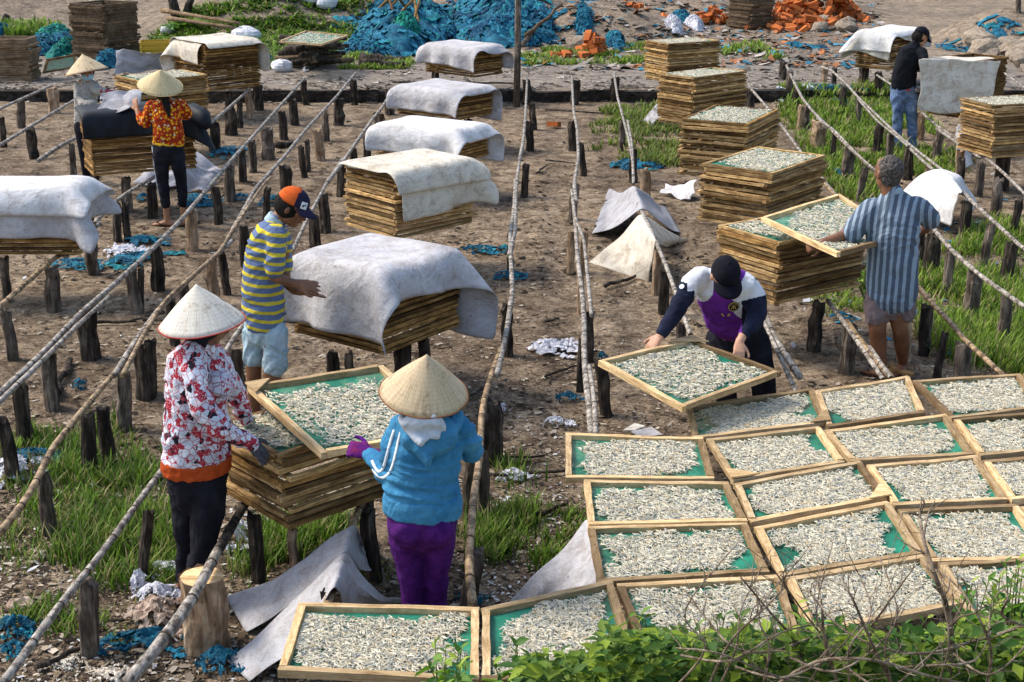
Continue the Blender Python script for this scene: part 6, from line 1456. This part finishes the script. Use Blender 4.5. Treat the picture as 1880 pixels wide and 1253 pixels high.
# wooden things beyond the road
def stick(a, b, r, label, mat='post_dark', cat='stick', z0=.03, z1=.03, group=None, name='stick', wob=.6):
    A = gg(*a) if a[1] < 190 else gp(*a); Bq = gg(*b) if b[1] < 190 else gp(*b); A.z = ground_h(A.x, A.y)+z0; Bq.z = ground_h(Bq.x, Bq.y)+z1; L = (Bq-A).length
    P = [A.lerp(Bq, t/6)+Vector((rnd.gauss(0,1), rnd.gauss(0,1), abs(rnd.gauss(0,.5))))*r*wob for t in range(7)]; c = (A+Bq)/2
    B = MB(); B.tube([p-c for p in P], [r*(1.1-.08*t)*rnd.uniform(.85,1.1) for t in range(7)], 7, jag=.08)
    o = B.build(name, M[mat], None, True); o.location = c; tag(o, label, cat, group); return o
for i, (a, b, r, l) in enumerate([((530,592),(612,584),.035,'dark log on the sand right of the thick charred post'),((850,850),(1000,851),.010,'thin grey stick beside the tray corner'),((905,880),(1080,872),.012,'thin pale stick across the rubbish'),((895,975),(1045,935),.016,'long dark root-like stick beside the crooked pole'),
 ((885,726),(860,742),.012,'short dark stick behind the straw hat'),((1000,700),(1062,676),.010,'dark twig in the sandy lane'),((1108,535),(1172,520),.018,'charred stick below the nearer small tent'),((997,598),(1025,592),.012,'short black stick in the sandy lane'),
 ((985,322),(1005,306),.014,'short bent stick in the far lane'),((1003,298),(1055,302),.012,'black stick beside the far posts'),((100,740),(130,672),.035,'forked dark root leaning by the twin posts'),((265,596),(300,600),.018,'dark stick by the largest charred posts'),
 ((400,165),(480,176),.05,'dark log on the slab edge'),((170,602),(250,600),.014,'thin dark stick on the left sand'),((520,590),(600,600),.02,'dark stick near the boy'),((660,112),(745,118),.09,'thick log on the grass by the road'),((660,122),(742,126),.08,'second thick log by the road'),((505,270),(545,268),.045,'short log beside the posts left of centre'),
 ((70,1240),(180,1190),.014,'dark twig on the soil at the lower left'),((300,585),(240,600),.012,'black twig under the left rails'),((860,960),(900,900),.012,'crooked twig behind the crooked pole'),((1000,205),(1180,214),.012,'thin stick lying along the foot of the slab'),((720,155),(950,158),.02,'dark stick along the road')]):
    stick(a, b, r, l, group='sticks lying about the yard')
stick((960,92),(1050,22),.05,'long grey pole leaning over the blue nets','post_grey','pole',.1,.7,wob=.1)
stick((970,86),(1032,60),.04,'thin branch below the long leaning pole','dry_wood','stick',.2,.5)
stick((485,18),(530,6),.08,'white tube on the green bank','white_trim','tube',.25,.35,wob=.05)
stick((857,0),(858,36),.04,'thin stake at the edge of the net heap','post_grey','stake',0,.1)
for i in range(9): stick((700+rnd.uniform(-25,90),95-rnd.uniform(0,55)),(720+rnd.uniform(-30,90),95-rnd.uniform(0,60)),.035,'splintered board %s in the blue net heap' % ['leaning left','lying flat at the foot','sticking up','near the green patch','at the top','half buried','beside the pole','on the right flank','at the left flank'][i],'slat_wood_brown','board',.3,1.1,'broken boards in the net heap','board',.1)
def trunk(px, py, pts, r, label):
    b = gg(px, py); B = MB()
    for P, k in pts: B.tube([dp(x, y, b.y)-b for x, y in P], [r*k*(1-.12*i) for i in range(len(P))], 8, jag=.06)
    o = B.build('dead_tree', M['post_dark'], None, True); o.location = b; tag(o, label, 'tree trunk')
trunk(328, 42, [([(330,44),(322,24),(318,5),(312,-12)], 1.), ([(330,44),(343,25),(347,8),(355,-12)], .8)], .13, 'forked dark dead trunk standing on the green bank')
trunk(30, 40, [([(2,50),(8,40),(14,28)], 1.)], .10, 'dark stub at the top left corner')
# wood pile with the single tray
W_ = empty('log_pile', gg(578, 122)); tag(W_, 'dark tangle of logs and branches under a single tray by the road', 'log pile'); c = W_.location
for i in range(26):
    zz = .03+.44*(i/26); a = rnd.uniform(-.25,.25)+(0 if i % 3 else 1.3); L = rnd.uniform(.7,1.25); p = Vector((rnd.uniform(-.15,.15), rnd.uniform(-.3,.4), zz)); d = Vector((math.cos(a), math.sin(a), rnd.uniform(-.08,.08)))*L/2
    B = MB(); B.tube([p-d, p+Vector((0,0,rnd.uniform(-.03,.05))), p+d], [.05, .045, .035], 7, jag=.1); B.build('log', M[rnd.choice(['post_dark','post_dark','post_grey','dry_wood'])], W_, True)
stick((300,52),(440,52),.05,'weathered plank across the green bank','old_wood','plank',.35,.4,wob=.05); stick((310,56),(430,58),.05,'second plank lower on the bank','old_wood','plank',.25,.3,wob=.05)
# yellow crate, green tray box
n = N('yellow_plastic', .5, .4); n.col((.55,.33,.02)); M['yellow_plastic'] = n.m
W_ = empty('crate', gg(292, 108), .2); tag(W_, 'yellow plastic crate with slotted sides beyond the tarp', 'crate')
for z in range(4):
    for q, (dx, dy, sx_, sy_) in enumerate(((0,-.25,.62,.02),(0,.25,.62,.02),(-.31,0,.02,.5),(.31,0,.02,.5))):
        B = MB(); B.box((dx,dy,.04+z*.085), (sx_,sy_,.05)); B.build('side_bar', M['yellow_plastic'], W_)
for q in range(9): B = MB(); B.box((-.28+q*.07,-.252,.17), (.02,.03,.34)); B.build('rib', M['yellow_plastic'], W_)
P = [gp(79,134,.3), gp(142,124,.3), gp(137,101,.5), gp(86,110,.5)]
full_tray(P, 'empty green-netted tray leaning beside the heap of blue plastic', None, nf=0, seed=5, mn='slat_wood', cat='drying tray')
# bushes beyond the bank: yellow-green broad leaves
n = N('leaf_green', .5, .35); oi = n.rand(); n.col(n.ramp(oi, [(0, (.02,.07,.012)), (.4, (.06,.16,.02)), (.7, (.16,.29,.03)), (1, (.38,.46,.06))]))
g_ = n.noise(n.co('Object'), 25, 3); n.bump(g_, .4, .004)
tl = n.n('ShaderNodeBsdfTranslucent'); tl.inputs[0].default_value = (.20,.42,.03,1); mx = n.n('ShaderNodeMixShader'); mx.inputs[0].default_value = .28
n.l(n.b.outputs[0], mx.inputs[1]); n.l(tl.outputs[0], mx.inputs[2]); n.l(mx.outputs[0], n.out.inputs[0]); M['leaf_green'] = n.m
bark('green_stem', (.05,.07,.02), (.14,.17,.06), (.25,.26,.12)); bark('dry_twig', (.10,.075,.05), (.28,.22,.16), (.52,.45,.36))
LEAVES = []
for s_ in range(4):
    v = [(0,0,0)]; L = 1.; prof = ((.12,.10),(.3,.21),(.5,.25),(.7,.19),(.87,.09)); r = random.Random(s_)
    for t, w_ in prof:
        z = -.22*t*t*(1+.5*r.random()); k = w_*(.9+.25*r.random()); v += [(t,-k,z+.06*(1+r.random())), (t,0,z-.01), (t,k,z+.06*(1+r.random()))]
    v.append((1.,0,-.27)); f = [(0,1,2),(0,2,3)]
    for i in range(4):
        a = 1+i*3; f += [(a,a+3,a+4,a+1),(a+1,a+4,a+5,a+2)]
    a = 13; f += [(a,16,a+1),(a+1,16,a+2)]
    me = pydata('leaf', v, f, True); me.materials.append(M['leaf_green']); LEAVES.append(me)
def leaf(root, p, d, L):
    o = bpy.data.objects.new('leaf', rnd.choice(LEAVES)); COL.objects.link(o); o.parent = root
    q = d.to_track_quat('X', 'Z') @ Quaternion((1,0,0), rnd.gauss(0,.5)); o.matrix_local = Matrix.LocRotScale(p, q, Vector((L, L*rnd.uniform(.8,1.25), L)))
def shrub(tips, base, label, nper=8, L=.085, sh=.45, group='leafy shrubs in the foreground'):
    root = empty('leafy_shrub', base); tag(root, label, 'shrub', group); B = MB(); cnt = 0
    for tpt in tips:
        t = tpt-base; mid = Vector((t.x*.45+rnd.gauss(0,.05), t.y*.45+rnd.gauss(0,.05), t.z*.55)); P = []
        for i in range(9):
            s = i/8; P.append(mid*2*s*(1-s)+t*s*s)
        B.tube(P, [.008*(1-.75*i/8) for i in range(9)], 5)
        for k in range(nper):
            if cnt >= 295: break
            s = 1-sh*(k/nper)**1.1; p = mid*2*s*(1-s)+t*s*s; a = k*2.4+rnd.uniform(-.5,.5); el = rnd.uniform(-.25,.45)+(.8 if k < 2 else 0)
            d = Vector((math.cos(a)*math.cos(el), math.sin(a)*math.cos(el), math.sin(el))); leaf(root, p, d, L*rnd.uniform(.55,1.25)*(.6 if k < 2 else 1)); cnt += 1
    B.build('stems', M['green_stem'], root, True); return root
def tips_in(outline, n_, y0, y1, depth_px=130):
    T = []
    for i in range(n_):
        t = rnd.random()*(len(outline)-1); k = int(t); px = outline[k][0]+(outline[k+1][0]-outline[k][0])*(t-k); py = outline[k][1]+(outline[k+1][1]-outline[k][1])*(t-k)
        dd = rnd.random()**1.3; T.append(dp(px, py+dd*depth_px, y1+(y0-y1)*dd+rnd.uniform(-.08,.08)))
    return T
YS0, YS1 = 4.15, 4.75
SH = [([(775,1215),(800,1180),(838,1172),(880,1200)], 'leftmost leafy shrub tip over the nearest tray', 12, 90), ([(880,1205),(950,1170),(1010,1190),(1060,1180)], 'leafy shrub below the nearest row, second from the left', 18, 90),
 ([(1050,1190),(1110,1140),(1150,1130),(1210,1125)], 'leafy shrub with a bright tip in front of the nearest row corner', 22, 120), ([(1190,1130),(1260,1150),(1330,1125),(1400,1120)], 'leafy shrub in the middle of the dry twigs', 24, 120),
 ([(1380,1125),(1450,1095),(1500,1130),(1560,1150)], 'leafy shrub behind the thick of the twigs', 24, 120), ([(1540,1150),(1620,1150),(1680,1140),(1740,1120)], 'leafy shrub right of the densest twigs', 24, 110),
 ([(1730,1110),(1770,1075),(1810,1060),(1850,1050)], 'taller leafy shrub near the right edge', 26, 170), ([(1830,1045),(1870,1015),(1900,1010),(1930,1030)], 'leafy shrub cut by the right edge', 24, 200)]
for ol, lb, n_, dpx in SH:
    T = tips_in(ol, n_, YS0, YS1, dpx); mx_ = sum((t.x for t in T))/len(T); shrub(T, Vector((mx_, 4.5, 0)), lb, 11, .074)
# leaf mass below them, reading as one
V = []; F = []; C = []; k = 0; r = random.Random(5)
for i in range(5200):
    px = r.uniform(960, 1910); py = r.uniform(1165, 1300)+(40 if px < 1100 else 0); y = r.uniform(4.0, 4.6); p = dp(px, py, y); a = r.uniform(0, 6.28); el = r.uniform(-.5,.5); L = r.uniform(.035,.085)
    d = Vector((math.cos(a)*math.cos(el), math.sin(a)*math.cos(el), math.sin(el))); sd_ = d.cross(Vector((r.gauss(0,.4), r.gauss(0,.4), 1))).normalized()*L*.25; mpt = p+d*L*.5
    up_ = Vector((0,0,.01)); V += [tuple(p), tuple(mpt-sd_+up_), tuple(p+d*L), tuple(mpt+sd_+up_), tuple(mpt)]; F += [(k,k+1,k+4),(k+1,k+2,k+4),(k+2,k+3,k+4),(k+3,k,k+4)]; k += 5
    q = r.random(); c_ = (.04+.24*q*q, .11+.27*q*q, .014+.02*q); C += [c_]*5
me = npmesh('foliage', V, F); setcol(me, C); tag(link('foliage', me, None, M['grass']), 'mass of leaves filling the bottom right corner', kind='stuff')
# small bush between the lifted tray and the grey-haired man, broad leaves on the bank
b_ = gp(1592, 560); T = [dp(1575+rnd.uniform(-8,40), 470+rnd.uniform(0,75), b_.y+rnd.uniform(-.1,.25)) for _ in range(20)]; shrub(T, b_, 'small round-leaved bush left of the grey-haired man\'s shirt', 8, .05, .6, None)
b_ = gg(335, 58); T = [dp(305+rnd.uniform(0,75), 34+rnd.uniform(0,20), b_.y+rnd.uniform(-.3,.3)) for _ in range(14)]; shrub(T, b_, 'yellow-green broad-leaved plant by the dead trunk', 6, .22, .5, None)
# ------------------------------------------------------------------ dry twigs in front
def twig_bush(label, arcs, y0, seed):
    r = random.Random(seed); root = empty('dry_shrub', Vector((dp(arcs[0][0][0][0], 1250, y0).x, y0, 0))); tag(root, label, 'dry shrub', 'bare dry shrubs in the foreground')
    for P, rad, nb in arcs:
        if P[0][1] < P[-1][1]-20: P = P[::-1]
        ys_ = [y0+.12*math.sin(i*1.3+seed) for i in range(len(P))]; Q = [dp(x, y, yy) for (x, y), yy in zip(P, ys_)]; S = []
        for i in range(len(Q)-1):
            p0, p1, p2, p3 = Q[max(i-1,0)], Q[i], Q[i+1], Q[min(i+2, len(Q)-1)]
            for k in range(5):
                t = k/5; S.append(.5*((2*p1)+(-p0+p2)*t+(2*p0-5*p1+4*p2-p3)*t*t+(-p0+3*p1-3*p2+p3)*t**3))
        S.append(Q[-1]); m = len(S); B = MB(); B.tube([s-root.location for s in S], [rad*(1-.6*i/m)*r.uniform(.9,1.1) for i in range(m)], 6)
        for b in range(nb):
            i = r.randrange(2, m-1); p = S[i]; t = (S[i]-S[i-1]).normalized(); q = [p]; d = (t+Vector((r.gauss(0,.7), r.gauss(0,.5), r.gauss(.25,.6)))).normalized(); L = r.uniform(.05,.16)
            for k in range(3): q.append(q[-1]+d*L/3); d = (d+Vector((r.gauss(0,.35), r.gauss(0,.3), r.gauss(.05,.3)))).normalized()
            B.tube([s-root.location for s in q], [rad*.38, rad*.3, rad*.24, rad*.14], 4)
            if r.random() < .8:
                d2 = (d+Vector((r.gauss(0,.8), r.gauss(0,.5), r.gauss(.1,.7)))).normalized(); B.tube([q[2]-root.location, q[2]+d2*L*.5-root.location], [rad*.25, rad*.1], 4)
        B.build('branch', M['dry_twig'], root, True)
A1 = [([(1735,1270),(1748,1200),(1740,1120),(1718,1060),(1695,990),(1688,940)],.011,16), ([(1748,1150),(1775,1090),(1765,1060)],.004,4), ([(1258,1085),(1300,1140),(1350,1190),(1420,1196),(1500,1170),(1600,1165)],.006,12), ([(1360,1060),(1410,1120),(1460,1180),(1490,1260)],.006,12),
 ([(1480,1080),(1540,1150),(1620,1190),(1700,1200),(1780,1180),(1880,1150)],.006,14), ([(1390,1000),(1430,1060),(1480,1130),(1520,1180)],.004,10)]
A2 = [([(1880,1150),(1840,1130),(1850,1100),(1845,1080)],.005,6), ([(1240,1190),(1320,1200),(1420,1240),(1500,1262)],.005,10), ([(1540,1262),(1515,1180),(1508,1110),(1500,1070)],.006,12), ([(1640,1262),(1600,1180),(1570,1110),(1545,1060)],.006,14),
 ([(1420,1262),(1500,1215),(1600,1212),(1700,1240),(1800,1262)],.007,12), ([(1810,1262),(1820,1200),(1800,1140),(1760,1080),(1700,1030)],.005,14), ([(1600,1150),(1650,1080),(1680,1040)],.004,8), ([(1300,1262),(1340,1180),(1400,1120),(1440,1080)],.005,12)]
A3 = [([(1240+r_*80, 1262),(1270+r_*75+rnd.uniform(-30,30), 1190),(1290+r_*72+rnd.uniform(-40,40), 1120),(1300+r_*70+rnd.uniform(-60,60), 1055-rnd.uniform(0,60))],.004,13) for r_ in range(7)]
A3 += [([(1250+r_*100, 1215+rnd.uniform(-20,20)),(1340+r_*95, 1235+rnd.uniform(-30,30)),(1430+r_*90, 1200+rnd.uniform(-40,30)),(1500+r_*80, 1150+rnd.uniform(-40,40))],.0045,9) for r_ in range(6)]
twig_bush('bare shrub with the thick dark upright twig at the right', A1, 4.0, 1); twig_bush('bare shrub with pale arching twigs at the bottom right', A2, 3.85, 2); twig_bush('finest tangle of dry twigs across the nearest trays', A3, 3.95, 3)
# ------------------------------------------------------------------ bricks and rubble
n = N('brick_clay', .9, .15); g_ = n.noise(n.co('Object', (1,1,1), True), 9, 5, .7); n.col(n.mix(1, n.ramp(g_, [(.3, (.30,.075,.02)), (.55, (.52,.15,.04)), (.75, (.62,.24,.09))]), n.ramp(n.rand(), [(0, .55), (1, 1.2)]), 'MULTIPLY')); n.bump(g_, .7, .01); M['brick_clay'] = n.m
n = N('rock_pale', .95, .1); g_ = n.noise(n.co('Object', (1,1,1), True), 5, 6, .75); n.col(n.ramp(g_, [(.3, (.16,.12,.09)), (.5, (.36,.29,.22)), (.7, (.52,.44,.35))])); n.bump(g_, 1, .05); M['rock_pale'] = n.m
BM_ = []
for s_ in range(3):
    B = MB(); B.box((0,0,0), (.20,.10,.075), None, .004)
    for qx in (-1, 1):      # solid dark plates standing for the shade inside the hollow ends
        for a in (-.024,.024):
            for b in (-.017,.017): B.box((qx*.101,a,b), (.004,.026,.018))
    me = B.mesh('brick'); me.materials.append(M['brick_clay']); me.materials.append(M['post_dark'])
    for i, p in enumerate(me.polygons): p.material_index = 0 if i < 6 else 1
    BM_.append(me)
def bricks(label, px, py, wpx, hm, n_, seed, rows=None, dense=1.0, sc=1.25):
    r = random.Random(seed); c = gg(px, py); root = empty('brick_pile', c); tag(root, label, 'brick pile', 'broken bricks beyond the road'); s = FPX/math.hypot(c.y, CAM_H); w_ = wpx/s
    for i in range(n_):
        x = r.uniform(-w_/2, w_/2); y = r.uniform(-.5, .7)*dense; e = max(0, 1-(abs(x)/(w_/2))**2); z = ground_h(c.x+x, c.y+y)-c.z+.05+r.random()*hm*e
        o = bpy.data.objects.new('brick', r.choice(BM_)); COL.objects.link(o); o.parent = root; o.location = (x, y, z); o.rotation_euler = (r.gauss(0,.35), r.gauss(0,.35), r.uniform(0, 3.14)); o.scale = (sc,)*3
bricks('big heap of orange hollow bricks at the top edge', 1500, 20, 170, .7, 140, 1); bricks('spill of broken bricks in front of the brick heap', 1480, 50, 150, .22, 60, 2, dense=1.4); bricks('small brick clump right of the blue nets', 1088, 100, 34, .35, 16, 3); bricks('few bricks on the grey rubble slope', 1180, 30, 90, .12, 12, 4, dense=2.2)
bricks('brick clump left of the far tray stack', 1308, 44, 46, .3, 18, 5); bricks('stray bricks on the sand by the spill', 1440, 62, 110, .04, 7, 6, dense=1.5); bricks('single reddish bricks in the weeds by the road', 1050, 106, 60, .05, 5, 7, dense=.4); bricks('lone brick in the sandy lane by the weeds', 1018, 236, 3, .01, 1, 8, dense=.05, sc=.9)
RM = []
for s_ in range(5):
    r = random.Random(s_); bm = bmesh.new(); bmesh.ops.create_icosphere(bm, subdivisions=2, radius=1)
    for v in bm.verts: v.co = v.co*(1+.35*noise.noise(v.co*1.3+Vector((s_*5,0,0))))*Vector((1,.8,.6)).x if False else Vector((v.co.x, v.co.y*.8, v.co.z*.6))*(1+.4*noise.noise(v.co*1.2+Vector((s_*5,0,0))))
    me = bpy.data.meshes.new('rock'); bm.to_mesh(me); bm.free(); me.materials.append(M['rock_pale']); RM.append(me)
words_ = ['squat','flat','angular','upright','rounded','long','chipped','broad']
def rocks(zone, n_, r0, r1, where, seed):
    r = random.Random(seed); OB = []
    for i in range(n_):
        px, py = r.uniform(zone[0], zone[2]), r.uniform(zone[1], zone[3]); c = gg(px, py); o = bpy.data.objects.new('rock', r.choice(RM)); COL.objects.link(o); q = r.uniform(r0, r1)
        o.location = c+Vector((0,0,q*.3)); o.scale = (q, q*r.uniform(.7,1.1), q*r.uniform(.6,1.1)); o.rotation_euler = (r.gauss(0,.3), r.gauss(0,.3), r.uniform(0,6)); OB.append((px, o))
    OB.sort(key=lambda t: t[0]); ORD_ = ['leftmost','second','third','fourth','fifth','sixth','seventh','eighth','ninth','tenth','eleventh','twelfth']
    for i, (_, o) in enumerate(OB): tag(o, ('%s pale rock %s' if i == 0 else '%s pale rock from the left %s') % (ORD_[i], where), 'rock', 'rocks '+where)
rocks((1500,44,1560,60), 8, .12, .28, 'at the right end of the brick spill', 1); rocks((1780,88,1890,135), 12, .14, .38, 'on the rubble mound at the right edge', 2); rocks((1060,76,1090,100), 6, .12, .3, 'right of the blue nets', 3); rocks((1370,95,1600,118), 7, .04, .1, 'on the road by the far stack', 4)

# low wall of grey blocks far behind
n = N('wall_concrete', .9, .1); g_ = n.noise(n.co('Object'), 3, 5, .7); n.col(n.ramp(g_, [(.3, (.13,.115,.105)), (.7, (.26,.24,.22))])); M['wall_concrete'] = n.m
a_, b_ = gp(1080, 10), gp(1345, 14); B = MB(); B.box((0,0,.3), ((b_-a_).length, .25, .75)); o = B.build('low_wall', M['wall_concrete']); o.location = (a_+b_)/2; tag(o, 'low grey wall at the top edge behind the rubble', 'wall')
# two cards on the sand
for (P_, l_) in (([(1158,792),(1176,803),(1217,798),(1196,784)], 'grey card lying on the sand just behind the second tray row'), ([(1143,790),(1165,790),(1185,782),(1165,777)], 'brown board scrap beside the grey card')):
    P = [gp(x, y, .035) for x, y in P_]; c = sum(P, Vector())/4; v = [p-c for p in P]+[p-c-Vector((0,0,.006)) for p in P]
    o = link('card', pydata('card', v, [(0,1,2,3),(7,6,5,4),(0,4,5,1),(1,5,6,2),(2,6,7,3),(3,7,4,0)]), None, M['felt_stained' if 'brown' in l_ else 'felt_grey']); o.location = c; tag(o, l_, 'card')
